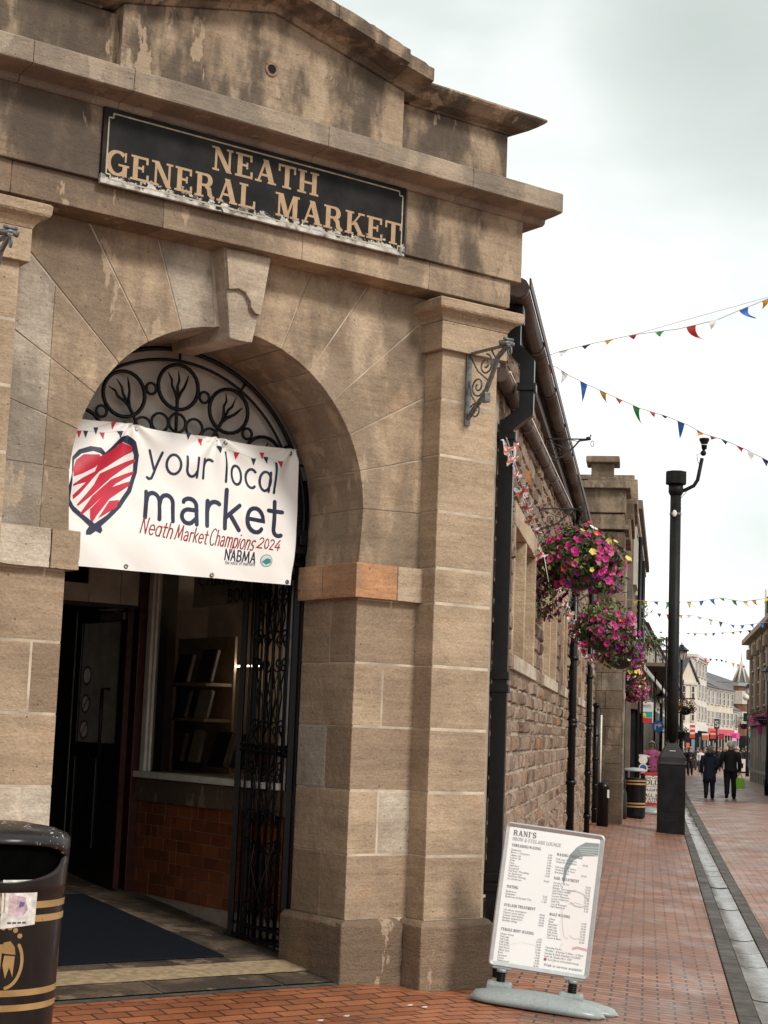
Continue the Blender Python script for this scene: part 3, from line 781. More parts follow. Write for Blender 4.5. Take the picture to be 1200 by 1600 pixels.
b = B(FW); b.tube([(-.04, -3.30, 1.30), (-.10, -3.30, 1.30), (-.10, -3.30, 1.85), (-.04, -3.30, 1.85)], .014); part('pull_handle', b, M['black_iron'], do)
b = B(FW); b.box(-.055, -.0355, -3.5, -3.1, 2.40, 2.46); b.tube([(-.05, -3.2, 2.47), (-.25, -3.15, 2.47), (-.05, -3.12, 2.48)], .012); part('door_closer', b, M['grey_iron'], do)
for z in (1.96, 1.73, 1.52):
    b = B(FW); n = 20
    for r0, r1, mi in ((.001, .062, 0), (.0625, .082, 1)):
        for j in range(n):
            a, c = 2*math.pi*j/n, 2*math.pi*(j+1)/n
            b.face([(-.0165, -3.76+r0*math.cos(a), z+r0*math.sin(a)), (-.0165, -3.76+r0*math.cos(c), z+r0*math.sin(c)), (-.0165, -3.76+r1*math.cos(c), z+r1*math.sin(c)), (-.0165, -3.76+r1*math.cos(a), z+r1*math.sin(a))], .5, mi)
    if z < 1.9: lay(b, [(ribbon([(-3.80, z-.04), (-3.72, z+.04)], .014), 0)], lambda x, y, l: (-.0168-l, x, y), mi=1)
    part('door_sticker', b, [M['white_paint'], plain('dark red ring', (.10, .012, .014), .5)], do, recalc=False)
# second, closed leaf line further in
d2 = B(FW); leaf(d2, -1.9, -3.96, -3.06, .36-.06, 2.49); part('door', d2, M['darkwood'], market)
d3 = B(FW); d3.box(-1.25, -1.15, -4.05, -3.98, .3, 2.5); d3.box(-.62, -.50, -4.12, -4.06, .3, 2.5); part('inner_door_post', d3, M['redwood'], market)
# porch paving
fl = B(FW)
vs = [-.06, -.55, -.8, -1.5, -2.3, -3.05, -4.0]
for i in range(len(vs)-1):
    cu = [mu(UR)-.05, -1.2, -.35, UW+.05]
    for j in range(3):
        a, c, v0, v1 = cu[j]+.004, cu[j+1]-.004, vs[i+1]+.004, vs[i]-.004
        fl.poly([(a, v1, FZ(v1)), (c, v1, FZ(v1)), (c, v0, FZ(v0)), (a, v0, FZ(v0))], [(0, 1, 2, 3)], random.uniform(.1, .6))
struct('porch_floor', fl, stone_mat('worn porch slabs', soot=.85, dark=.5), True)
b = B(FW); b.poly([(mu(UR)-.1, 0.0, -.02), (UW+.1, 0.0, -.02), (UW+.1, -4.0, FZ(-4)-.012), (mu(UR)-.1, -4.0, FZ(-4)-.012)], [(0, 1, 2, 3)])
struct('porch_floor_bed', b, M['darkmortar'], True)
th = B(FW)
def strip(b, v0, v1, u0, u1, z, tint, seg=30, amp=.012):
    top = [(lerp(u0, u1, i/seg), v1+random.uniform(-amp, amp), z(v1)) for i in range(seg+1)]
    bot = [(lerp(u0, u1, i/seg), v0+random.uniform(-amp, amp), z(v0)) for i in range(seg+1)]
    for i in range(seg): b.face([top[i], top[i+1], bot[i+1], bot[i]], tint)
zf = lambda v: max(.004, FZ(v))+.006
strip(th, -.66, -.34, mu(UR)-.04, .02, zf, .7)
struct('threshold_strip', th, plain('worn ochre threshold stone', (.30, .22, .13), .8, .35, 18, .5, 40), True)
th = B(FW); strip(th, -.335, .005, -2.1, .02, lambda v: .012 if v < 0 else .006, .3)
struct('threshold_step', th, plain('grey slate step', (.075, .072, .066), .55, .4, 9, .5, 40), True)
mt = B(FW)
mt.solid([(mu(UR)+.04, -.82, FZ(-.82)+.004), (-.345, -.82, FZ(-.82)+.004), (-.345, -2.92, FZ(-2.92)+.004), (mu(UR)+.04, -2.92, FZ(-2.92)+.004),
          (mu(UR)+.04, -.82, FZ(-.82)+.016), (-.345, -.82, FZ(-.82)+.016), (-.345, -2.92, FZ(-2.92)+.016), (mu(UR)+.04, -2.92, FZ(-2.92)+.016)],
         [(0, 1, 2, 3), (4, 5, 6, 7), (0, 1, 5, 4), (1, 2, 6, 5), (2, 3, 7, 6), (3, 0, 4, 7)], .5, 0, .004)
nb = NB('charcoal entrance matting'); cc = nb.ramp(nb.noise(160, 3), [(.35, (.005, .006, .009)), (.65, (.014, .016, .022))])
solo('door_mat', mt, nb.out(cc, .95, nb.bump(nb.noise(220, 2), .6, .004), spec=.05), 'dark blue grey entrance mat lying on the sloping porch floor', 'mat')
# ---------------- arched iron overthrow, cloth behind it, banner ----------------
IV = -.735
ow = thing('iron_overthrow', 'black wrought iron arch screen with tree motifs in rings above the banner', 'iron screen', FW(UC, IV, 2.9), R(45))
def pol(r, th, v=IV): return (UC+r*math.cos(R(th)), v, ZS+r*math.sin(R(th)))
b = B(FW)
b.tube([pol(.962, a) for a in range(-16, 197, 4)], .011, 6)
b.tube([pol(1.035, a) for a in range(-16, 197, 4)], .016, 6)
for a in range(0, 181, 30): b.tube([pol(.962, a), pol(1.035, a)], .010, 6)
b.tube([(UC-1.05, IV, 2.75), (UC+1.05, IV, 2.75)], .016, 6); b.tube([(UC-1.05, IV, 3.40), (UC+1.05, IV, 3.40)], .008, 6)
part('arch_bar', b, M['black_iron'], ow, False)
def ringp(cx, cz, r, n=24): return [(cx+r*math.cos(2*math.pi*i/n), IV, cz+r*math.sin(2*math.pi*i/n)) for i in range(n)]
for a in (0, 30, 60, 90, 120, 150, 180):
    b = B(FW); c = pol(.786, a)
    b.tube(ringp(c[0], c[2], .150), .0135, 6, closed=True)
    part('ring', b, M['black_iron'], ow, False)
    b = B(FW)
    ax = lambda s, t: (UC+(s)*math.cos(R(a))-t*math.sin(R(a)), IV-.002, ZS+s*math.sin(R(a))+t*math.cos(R(a)))
    b.tube([ax(.30, 0), ax(.62, 0), ax(.70, .002), ax(.74, 0)], [.012, .012, .014, .012], 6)
    for q in (-1, 0, 1):
        b.tube([ax(.70, 0), ax(.745, .018*q), ax(.79, .047*q+.006*(q == 0)), ax(.83, .055*q-.006), ax(.895-.02*abs(q), .078*q+.004)], [.013, .0115, .010, .009, .003], 6)
    part('tree_motif', b, M['black_iron'], ow, False)
for a in range(15, 180, 30):
    b = B(FW); c = pol(.772, a); b.tube(ringp(c[0], c[2], .037, 14), .010, 6, closed=True); part('small_ring', b, M['black_iron'], ow, False)
for k in range(-6, 7):
    c = pol(.545, 89.3+13.7*k)
    if c[2] > 3.05: b = B(FW); b.tube(ringp(c[0], c[2], .062, 16), .010, 6, closed=True); part('small_ring', b, M['black_iron'], ow, False)
# cloth hung behind the iron
b = B(FW); nu, nv = 60, 36; V = []; Fq = []
for j in range(nv+1):
    for i in range(nu+1):
        u = lerp(UC-1.10, UC+1.10, i/nu); z = lerp(2.95, 4.12, j/nv)
        d = .018*noise.noise((u*2.2, z*1.6, 1))+.022*noise.noise((u*7+z*3.5, z*1.2, 5))
        V.append((u, -.80+d, z))
for j in range(nv):
    for i in range(nu): k = j*(nu+1)+i; Fq.append((k, k+1, k+nu+2, k+nu+1))
b.poly(V, Fq, .5, 0, True)
solo('backing_cloth', b, plain('off white backing sheet', (.50, .45, .39), .85, .1, 3, .05), 'creased off white sheet hung behind the iron tree rings', 'cloth', None, True)
# banner
BU0, BU1 = -2.0, -.075
def bsurf(s, t, l=0):
    """s 0..1 across, t 0..1 up; returns facade coordinates on the rumpled banner"""
    u = lerp(BU0, BU1, s); z = lerp(2.545, 3.49, t)
    z += -.018*math.sin(math.pi*((s*3.02) % 1))*t*t*(1-.2*s)            # sag between the eyelets
    z += .012*s*(1-t)
    u += -.02*(1-s)*0+.03*s*math.sin(math.pi*t)*(1 if s > .8 else 0)*((s-.8)/.2 if s > .8 else 0)
    d = .022*noise.noise((s*3, t*2.4, 2))+.010*noise.noise((s*9+t*5, t*3, 6))
    for gx in (.34, .675, .985, .02):
        dx, dy = s-gx, 1-t
        rr = math.hypot(dx*2, dy)
        d += .022*math.exp(-rr*2.6)*math.sin(math.atan2(dx*2, dy+.02)*7)
    d += .020*math.exp(-((s-.86+.35*(t-.3))**2)*700)*math.exp(-((t-.35)/.3)**2)-.016*math.exp(-((s-.93+.1*(t-.3))**2)*900)*math.exp(-((t-.3)/.3)**2)
    d += .018*math.exp(-((s-.15-.5*(t-.6))**2)*500)*math.exp(-((t-.62)/.25)**2)
    return (u, -.64+d+l, z)
bn = thing('market_banner', 'white vinyl banner with a red scribbled heart and the words your local market', 'banner', FW(UC, -.64, 2.55), R(45))
b = B(FW); nu, nv = 120, 70; V = []; Fq = []
for j in range(nv+1):
    for i in range(nu+1): V.append(bsurf(i/nu, j/nv))
for j in range(nv):
    for i in range(nu): k = j*(nu+1)+i; Fq.append((k, k+1, k+nu+2, k+nu+1))
b.poly(V, Fq, .5, 0, True)
part('banner_sheet', b, plain('white banner vinyl', (.80, .775, .73), .5, .03, 2, .03), bn)
def dense(poly, m=.03):
    out = []
    for a, c in zip(poly, poly[1:]+poly[:1]):
        k = max(1, int(math.hypot(c[0]-a[0], c[1]-a[1])/m)); out += [(lerp(a[0], c[0], i/k), lerp(a[1], c[1], i/k)) for i in range(k)]
    return out
def on_banner(b, polys, off, mi=0):
    """cut flat outlines (s,t) into small pieces that follow the folds"""
    for pg in polys:
        tb = bmesh.new(); vs = [tb.verts.new((p[0], p[1], 0)) for p in pg]
        try: tb.faces.new(vs)
        except ValueError: continue
        bmesh.ops.triangulate(tb, faces=tb.faces[:])
        for ax, n in ((0, 120), (1, 70)):
            lo = min(v.co[ax] for v in tb.verts); hi = max(v.co[ax] for v in tb.verts)
            for k in range(int(lo*n), int(hi*n)+2):
                co = [0, 0, 0]; no = [0, 0, 0]; co[ax] = k/n; no[ax] = 1
                bmesh.ops.bisect_plane(tb, geom=tb.verts[:]+tb.edges[:]+tb.faces[:], plane_co=co, plane_no=no)
        # the sheet's own diagonals, so that nothing dips below it
        bmesh.ops.triangulate(tb, faces=[f for f in tb.faces if len(f.verts) > 4])
        for f in tb.faces: b.face([bsurf(v.co.x, v.co.y, off) for v in f.verts], .5, mi)
        tb.free()
def toST(px, py):
    u, z = onF(px, py, -.64); return ((u-BU0)/(BU1-BU0), (z-2.545)/(3.49-2.545))
SCR = plain('dark red script print', (.26, .02, .03), .5, .1, 9, 0); NAVY = plain('navy print', (.016, .022, .055), .5, .1, 9, 0); RED = plain('red print', (.50, .018, .045), .5, .12, 6, 0)
zx = lambda x, y: (90+x/2.927, 520+y/2.927)     # from an enlarged crop of the photo
heart_out = [(60, 640), (70, 560), (100, 525), (150, 510), (195, 520), (212, 545), (240, 520), (285, 475), (320, 468), (350, 500), (368, 560), (362, 640), (335, 730), (290, 800), (240, 850), (200, 885), (205, 905), (195, 920), (175, 908), (150, 925), (128, 925), (130, 905), (145, 885), (110, 850), (70, 815), (46, 780), (44, 700)]
heart_in = [(62, 645), (78, 575), (110, 545), (160, 535), (190, 548), (205, 562), (225, 550), (275, 510), (300, 498), (328, 515), (345, 560), (344, 640), (318, 720), (275, 785), (225, 835), (170, 872), (120, 830), (75, 790), (58, 760)]
red_bits = [[(66, 620), (85, 575), (120, 548), (185, 552), (195, 580), (170, 610), (110, 640), (66, 655)], [(190, 560), (225, 545), (295, 498), (335, 520), (338, 545), (260, 590), (190, 632), (140, 690), (100, 735), (70, 760), (68, 740), (130, 680), (90, 690), (66, 700), (66, 690), (110, 660), (170, 630)],
            [(195, 640), (350, 575), (352, 590), (250, 660), (160, 740), (95, 790), (88, 785), (170, 690)], [(160, 745), (250, 668), (348, 632), (345, 648), (270, 690), (150, 800), (112, 832), (104, 825)], [(150, 805), (250, 705), (330, 680), (328, 700), (240, 760), (180, 835), (160, 868), (150, 850)], [(240, 768), (285, 765), (270, 800), (185, 850)]]
b = B(FW); on_banner(b, [[toST(*zx(*p)) for p in heart_out]], .0012); part('heart_outline', b, NAVY, bn, False)
b = B(FW); on_banner(b, [[toST(*zx(*p)) for p in heart_in]], .0020); part('heart_ground', b, plain('white print', (.78, .75, .72), .5, .03, 2, 0), bn, False)
b = B(FW)
for i, r_ in enumerate(red_bits): on_banner(b, [[toST(*zx(*p)) for p in r_]], .0028+.0002*i)
part('heart_scribble', b, RED, bn, False)
def banner_text(txt, p0, p1, h, w, slant, mat, sx_lim=None, name='lettering', off=.0018):
    (s0, t0), (s1, t1) = toST(*p0), toST(*p1)
    W_, H_ = BU1-BU0, .945
    tot = sum(HAND[c][0]+.07 for c in txt)
    hh = h/H_; sx = (s1-s0)*W_/(tot*h)
    res, _ = hand_text(txt, 0, 0, h, w, sx, slant)
    b = B(FW)
    for polys, k in res:
        on_banner(b, [[(s0+p.x/W_, t0+(t1-t0)*(p.x/W_)/(s1-s0)+p.y/H_) for p in pg] for pg in polys], off+.00015*(k % 10))
    part(name, b, mat, bn, False)
banner_text('your', (231, 733), (336, 750), .262, .018, 0, NAVY)
banner_text('local', (349, 752), (434, 771), .262, .018, 0, NAVY)
banner_text('mArket', (222, 808), (443, 840), .335, .029, 0, NAVY)
banner_text('Neath', (216, 833), (268, 843), .135, .0085, .26, SCR)
banner_text('MArket', (271, 843), (322, 852), .125, .0085, .26, SCR)
banner_text('ChAmpions', (324, 852), (394, 862), .135, .0085, .26, SCR)
banner_text('2024', (398, 857), (436, 862), .09, .0085, .26, SCR)
banner_text('NAB', (349, 876), (372, 879), .085, .010, .06, NAVY) if False else None
HAND['Q'] = (.56, [[(.02, 0), (.24, .78)], [(.24, .78), (.46, 0)], [(.1, .27), (.38, .27)]])
banner_text('NQBMQ', (349, 876), (399, 882), .09, .0095, .06, NAVY)
banner_text('the voice of mArkets', (350, 883), (398, 886), .030, .0035, .0, plain('grey print', (.3, .3, .33), .5, .05, 5, 0))
b = B(FW)
c = toST(414, 878)
ell = lambda rx, ry, n=20, dx=0, dy=0: [(c[0]+dx+rx*math.cos(2*math.pi*i/n), c[1]+dy+ry*math.sin(2*math.pi*i/n)) for i in range(n)]
on_banner(b, [ell(.024, .045)], .0014, 0); on_banner(b, [ell(.021, .040)], .002, 1)
on_banner(b, [[(c[0]-.018, c[1]-.012), (c[0], c[1]+.018), (c[0]+.016, c[1]+.012), (c[0]+.018, c[1]-.012), (c[0], c[1]-.03)]], .0026, 0)
part('round_logo', b, [plain('teal print', (.05, .22, .21), .5, .1, 9, 0), plain('pale teal print', (.6, .66, .64), .5, .05, 9, 0)], bn, False)
b = B(FW)
fl_pts = [(96, 452, 0), (127, 452, 1), (176, 437, 1), (252, 418, 0), (207, 462, 0), (278, 462, 1), (598, 462, 1), (658, 494, 0), (738, 532, 1), (816, 555, 0), (893, 582, 1), (935, 553, 0), (953, 574, 1), (1010, 598, 0)]
LINEP = plain('grey line print', (.35, .35, .38), .5, .05, 5, 0)
for right_, runs in ((False, ((0, 1, 4, 5), (2, 3))), (True, ((6, 7, 8, 9, 10, 12, 13),))):
    b = B(FW)
    for x, y, m in fl_pts:
        if (x > 400) == right_: on_banner(b, [[toST(*zx(x-12, y-15)), toST(*zx(x+12, y-13)), toST(*zx(x+1, y+20))]], .0016, m)
    for run in runs:
        pts = [toST(*zx(fl_pts[i][0], fl_pts[i][1]-14)) for i in run]
        on_banner(b, [[(q.x, q.y) for q in g] for g in ribbon(pts, .0016, cap=False)], .0012, 2)
    part('printed_bunting', b, [RED, NAVY, LINEP], bn, False)
for px, py in ((213, 666), (352, 690), (452, 708), (197, 886), (330, 904), (448, 914)):
    s_, t_ = toST(px, py); s_ = min(.985, s_); t_ = min(.975, max(.02, t_)); p = bsurf(s_, t_, .002)
    b = B(FW); b.tube([(p[0]+.011*math.cos(2*math.pi*i/12), p[1], p[2]+.011*math.sin(2*math.pi*i/12)) for i in range(12)], .005, 6, closed=True)
    part('eyelet', b, M['grey_iron'], bn, False)
for pth in ([bsurf(.985, .02, .003), (.03, -.67, 2.52)], [bsurf(.34, .975, .003), (-1.36, -.72, 3.52)], [bsurf(.675, .975, .003), (-.70, -.72, 3.51)]):
    b = B(FW); b.tube(pth, .003, 5)
    part('tie_cord', b, M['black_iron'], bn, False)

# ---------------- folding iron gate at the right jamb ----------------
gt = thing('iron_gate', 'tall black wrought iron scroll gate folded back against the right side of the porch', 'gate', FW(.09, -.80, .1), R(45))
def gate_leaf(A, Bp, zo=0):
    """A, Bp : (u, v) ends"""
    f = B(FW); ln = math.hypot(Bp[0]-A[0], Bp[1]-A[1])
    def G(s, z, d=0): return (lerp(A[0], Bp[0], s/ln)-d, lerp(A[1], Bp[1], s/ln), z+.06*s*1.0)
    z0, z1 = .11, 3.25
    for s in (0, ln): f.tube([G(s, z0), G(s, z1)], .027, 4, smooth=False)
    for z in (z0+.02, z0+.10, 1.40, 1.44, 2.62, z1): f.tube([G(0, z), G(ln, z)], .013, 4, smooth=False)
    fo = part('gate_frame', f, M['black_iron'], gt, False)
    f = B(FW)
    n = 7
    for i in range(1, n): f.tube([G(ln*i/n, z0), G(ln*i/n, z1)], .0085, 6)
    part('gate_bars', f, M['black_iron'], gt, False)
    f = B(FW)
    def scroll(s, z, r, d, m):
        pts = []
        for i in range(15):
            a = i/14*math.pi*2.6; q = r*(1-i/14*.78)
            pts.append(G(s+m*(q*math.cos(a)), z+d*(q*math.sin(a)), .006))
        f.tube(pts, .006, 6)
    for zb, zt in ((.22, .85), (.85, 1.38), (1.47, 2.1), (2.1, 2.6)):
        for m, s in ((1, ln*.30), (-1, ln*.70)):
            scroll(s, zb+.10, .062, 1, m); scroll(s, zt-.08, .062, -1, m)
            f.tube([G(s+m*.06, zb+.10, .006), G(s+m*.015, (zb+zt)/2, .006), G(s+m*.06, zt-.08, .006)], .006, 6)
            f.tube([G(s-m*.02, zb+.02, .008), G(ln*.5, (zb*2+zt)/3, .008), G(s-m*.05, zt-.05, .008)], .005, 6)
    part('gate_scrolls', f, M['black_iron'], gt, False)
gate_leaf((.095, -.80), (.045, -1.40)); gate_leaf((.12, -1.36), (.135, -.82))
b = B(FW)
b.box(-.02, .10, -.80, -.735, 2.7, 3.30, .5, 0, .006); b.box(-.015, .085, -.735, -.69, 2.78, 2.95, .5, 0, .008); b.box(.0, .06, -.70, -.66, 2.84, 2.9, .5, 0, .006)
part('lock_box', b, M['black_iron'], gt)
# ---------------- ground heights ----------------
def sst(x, a, c):
    t = max(0, min(1, (x-a)/(c-a))); return t*t*(3-2*t)
def gz0(x):
    if x < .6: return -.05-.075*max(0, min(1.7, x+1.1))
    return -.1775+.03*max(0, min(2.5, x-1.2))
def gz(x, y):
    q = Vector((x, y, 0))-P0; u, v = q.dot(FU), q.dot(FN)
    return gz0(x)*sst(max(u-.1, v-.15), 0, .6)
def onH(px, py):
    z = GZ
    for _ in range(25):
        p = onG(px, py, z); z = gz(p.x, p.y)
    return Vector((p.x, p.y, z))
# ---------------- side wall of the hall: coursed rubble ----------------
XW, Y0, Y1, ZT_ = -1.1, 11.36, 35.2, 4.74
WINS = [(13.57, 16.0), (17.62, 20.0), (21.2, 22.6), (26.69, 29.1), (31.0, 33.6)]
WZ0, WZ1, LZ, SZ = 2.25, 3.30, 3.49, 2.13
rb = B()
def blocked(y0, y1, z0, z1):
    for a, c in WINS:
        if y1 > a-.16 and y0 < c+.16 and z1 > SZ and z0 < LZ: return True
    return False
z = -.1; row = 0
while z < ZT_:
    hgt = random.uniform(.115, .165); y = Y0+.6-random.random()*.2
    while y < Y1:
        L = random.uniform(.20, .46); a, c = max(y, Y0+.6), min(y+L, Y1); y += L
        if c-a < .04: continue
        segs = [(a, c)]
        for (w0, w1) in WINS:
            if z+hgt > SZ+.02 and z < LZ-.02:
                segs = [s for (p, q) in segs for s in ((p, min(q, w0-.15)), (max(p, w1+.15), q)) if s[1]-s[0] > .03]
        for (p, q) in segs:
            g = .010; bu = random.uniform(.010, .035); t = random.random()
            if random.random() < .02: t = 1.0
            j = lambda: random.uniform(-.008, .008)
            o = [(XW-.012, p+g+j(), z+g+j()), (XW-.012, q-g+j(), z+g+j()), (XW-.012, q-g+j(), z+hgt-g+j()), (XW-.012, p+g+j(), z+hgt-g+j())]
            my, mz = (p+q)/2, z+hgt/2
            i4 = [(XW+bu+j(), lerp(yy, my, .22)+j(), lerp(zz, mz, .25)+j()) for _, yy, zz in o]
            mid = (XW+bu*1.25+j(), my+j()*3, mz+j())
            rb.poly(o+i4+[mid], [(0, 1, 5, 4), (1, 2, 6, 5), (2, 3, 7, 6), (3, 0, 4, 7), (4, 5, 8), (5, 6, 8), (6, 7, 8), (7, 4, 8)], t)
    z += hgt; row += 1
nb = NB('coursed rubble stone'); t = nb.attr()
cc = nb.ramp(t, [(0, (.135, .088, .062)), (.3, (.20, .14, .10)), (.6, (.255, .18, .13)), (.9, (.30, .225, .165)), (.985, (.24, .17, .12)), (1, (.36, .15, .05))])
cc = nb.mix(.6, cc, nb.ramp(nb.noise(18, 6, rough=.65), [(.3, .28), (.7, .72)]), 'OVERLAY')
cc = nb.mix(nb.math('MULTIPLY', nb.ramp(nb.noise(26, 4), [(.58, 0.0), (.66, 1.0)]), .6), cc, (.06, .042, .032))
M['rubble'] = nb.out(cc, .88, nb.bump(nb.noise(35, 5, rough=.7), .8, .02), spec=.2)
part('side_wall', rb, M['rubble'], market, False)
b = B()
segs = [(Y0, WINS[0][0]-.12)]
cuts = [Y0]+[q for w_ in WINS for q in (w_[0], w_[1])]+[Y1]
for i in range(0, len(cuts), 2): b.box(-1.5, XW-.004, cuts[i]+(.03 if i else 0), cuts[i+1]-(.03 if i+2 < len(cuts) else 0), -.2, ZT_)
for a, c in WINS: b.box(-1.5, XW-.005, a-.05, c+.05, -.21, SZ+.03); b.box(-1.5, XW-.005, a-.05, c+.05, LZ-.03, ZT_+.01)
part('wall_mortar', b, plain('buff wall mortar', (.36, .29, .22), .9, .25, 20, .5, 60), market)
def surround(a, c, two=True):
    b = B(); x = XW+.024
    b.box(XW-.3, x, a-.15, c+.15, WZ1+.002, LZ, .72, 0, .006)
    b.box(XW-.3, x+.02, a-.15, c+.15, SZ, WZ0-.002, .86, 0, .006)
    b.box(XW-.3, x-.004, a-.15, a, WZ0, WZ1, .66, 0, .006); b.box(XW-.3, x-.004, c, c+.15, WZ0, WZ1, .66, 0, .006)
    if two: m = (a+c)/2; b.box(XW-.3, x-.006, m-.06, m+.06, WZ0, WZ1, .7, 0, .006)
    w_ = part('window', b, M['stone'], market)
    b = B(); b.box(XW-.24, XW-.2, a, c, WZ0, WZ1, .5)
    for k in range(1, 6): b.box(XW-.2, XW-.19, lerp(a, c, k/6)-.012, lerp(a, c, k/6)+.012, WZ0, WZ1)
    b.box(XW-.2, XW-.188, a, c, 2.7, 2.72)
    part('boarded_light', b, plain('tan window boarding', (.225, .16, .105), .6, .15, 2, .1), w_)
for a, c in WINS: surround(a, c)
# eaves: soffit, gutter, roof
b = B(); b.box(XW+.002, -1.03, Y0+.7, Y1, 4.62, 4.80, .5); b.box(-1.03, -.965, Y0+.7, Y1, 4.765, 4.80); part('eaves_board', b, plain('brown eaves paint', (.07, .045, .032), .5, .3, 6, .1), market)
b = B()
seg = 10
for y0 in [Y0+.3+1.8*i for i in range(14)]:
    y1 = min(y0+1.8, Y1)
    b.tube([(-.955, y0+.004, 4.775), (-.955, y1-.004, 4.775)], .066, 12); b.tube([(-.955, y0-.03, 4.775), (-.955, y0+.05, 4.775)], .071, 12)
b.box(-.885, -.872, Y0+.3, Y1, 4.78, 4.85)
part('gutter', b, M['brown_iron'], market, False)
b = B(); b.solid([(-.93, Y0+.6, 4.86), (-.93, Y1, 4.86), (-6, Y1, 7.3), (-6, Y0+3.5, 7.3), (-.93, Y0+.6, 4.80), (-.93, Y1, 4.80), (-6, Y1, 7.2), (-6, Y0+3.5, 7.2)], [(0, 1, 2, 3), (4, 5, 6, 7), (0, 1, 5, 4), (1, 2, 6, 5), (2, 3, 7, 6), (3, 0, 4, 7)])
part('roof', b, M['slate'], market)
b = B(); b.box(-8, -1.5, 18, Y1, -.2, 4.7); part('hall_body', b, M['plaster'], market)
# sloping brown pipe with pale edge strip
b = B()
pA, pB = Vector((-1.045, 11.35, 4.08)), Vector((-1.045, 21.4, 4.49))
b.tube([pA, pB], .052, 12)
for k in range(1, 8): q = pA.lerp(pB, k/8); d = (pB-pA).normalized()*.05; b.tube([q-d, q+d], .056, 12)
sp_ = part('sloping_pipe', b, M['brown_iron'], market, False)
b = B(); b.box(-.990, -.978, 11.4, 21.3, 0, .012)
for v in b.bm.verts: v.co.z += pA.z+.02+(v.co.y-11.35)*(pB.z-pA.z)/10.05
part('edge_strip', b, M['white_paint'], sp_)
# downpipes
def sq(b, path, wd, tint=.5): b.tube(path, wd*.7071, 4, tint, smooth=False)
b = B(); PX, PY = -1.035, 11.92
sq(b, [(PX, PY, -.1), (PX, PY, 3.80), (PX, PY, 3.86)], .105)
sq(b, [(PX-.02, PY, 3.80), (PX+.15, PY, 3.94)], .104); sq(b, [(PX+.135, PY, 3.90), (PX+.135, PY, 4.30)], .103)
sq(b, [(PX+.15, PY, 4.27), (PX+.02, PY, 4.40)], .104); sq(b, [(PX+.035, PY, 4.36), (PX+.035, PY, 4.72)], .09)
b.box(PX-.05, PX+.10, PY-.08, PY+.08, 4.58, 4.70, .5, 0, .01)
dp = part('downpipe', b, M['black_gloss'], market, False)
for zc in (4.10, 3.74, 2.02, 1.93, .62, .55, .30, .20):
    b = B(); x = PX+.135 if zc == 4.10 else PX
    b.box(x-.068, x+.068, PY-.068, PY+.068, zc-.03, zc+.03, .5, 0, .008); part('pipe_collar', b, M['black_gloss'], dp)
b = B(); b.box(PX-.07, PX+.05, PY-.05, PY+.4, .48, .5); part('white_clip', b, M['white_paint'], dp)
for yy, zt, rr in ((23.4, 4.75, .055), (30.2, 4.7, .05)):
    b = B(); b.tube([(-1.02, yy, -.1), (-1.02, yy, zt)], rr, 12)
    dp = part('downpipe', b, M['black_gloss'], market, False)
    for zc in (.25, 1.0, 1.78, 1.84, 2.7, 3.6):
        b = B(); b.tube([(-1.02, yy, zc-.03), (-1.02, yy, zc+.03)], rr+.018, 12); part('pipe_collar', b, M['black_gloss'], dp, False)
# ---------------- end pavilion ----------------
pv = thing('stone_pavilion', 'carved sandstone pavilion with stacked cornice blocks at the far end of the rubble wall', 'building', (-.9, 36, 0))
b = B(); SX = -.52
b.box(-3.5, SX-.06, 35.2, 43, -.2, 6.0, .55); b.box(-1.49, SX-.01, 35.01, 36.09, -.2, 5.9, .62)
zc = .75
while zc < 5.85:
    z1 = min(zc+.37, 5.9); k = random.choice((-1.08, -.85, -.95)); sp = random.uniform(35.4, 35.8)
    b.box(-1.5, k-.004, 34.985, 35.5, zc+.004, z1-.004, random.uniform(.25, .8), 0, .008); b.box(k+.004, SX, 34.98, sp-.004, zc+.004, z1-.004, random.uniform(.3, .85), 0, .008); b.box(SX-.3, SX, sp+.004, 36.1, zc+.004, z1-.004, random.uniform(.3, .85), 0, .008)
    zc = z1
b.box(-1.55, SX+.05, 34.95, 36.2, -.2, .75, .3, 0, .02)
PVM = stone_mat('weathered pavilion stone', soot=.55, dark=.72)
part('pavilion_wall', b, PVM, pv)
def blk(name, x0, x1, y0, y1, z0, z1, t, bev=.015):
    b = B(); b.box(x0, x1, y0, y1, z0, z1, t, 0, bev); part(name, b, PVM, pv)
for x0, x1, y0 in ((SX+.002, SX+.05, 35.12), (SX+.002, SX+.05, 35.72)):
    blk('pilaster_strip', x0, x1, y0, y0+.26, .76, 5.4, .86)
blk('lower_cornice', -1.52, SX+.08, 34.92, 36.3, 5.95, 6.04, .6); blk('neck_block', -1.42, SX-.02, 34.99, 36.2, 6.04, 6.28, .5)
blk('attic_block', -1.46, SX+.0, 34.95, 36.25, 6.3, 6.80, .55); blk('corona_slab', -1.62, SX+.10, 34.8, 36.4, 6.80, 6.95, .62)
blk('chimney_foot', -1.32, -.72, 35.0, 35.7, 6.95, 7.06, .7); blk('chimney_die', -1.25, -.78, 35.06, 35.6, 7.06, 7.36, .5); blk('chimney_cap', -1.36, -.66, 34.92, 35.75, 7.36, 7.5, .6, .03)
blk('street_cornice', SX-.3, -.29, 36.5, 40, 6.7, 7.25, .72); blk('street_frieze', SX-.3, -.36, 36.5, 40, 6.35, 6.7, .3); blk('bed_mould', SX-.3, -.42, 36.4, 40, 5.9, 6.35, .5)
blk('scroll_console', SX, SX+.14, 35.3, 35.6, 5.3, 5.55, .6, .05); blk('parapet', -2.2, -.36, 36.6, 40, 7.25, 7.36, .7)
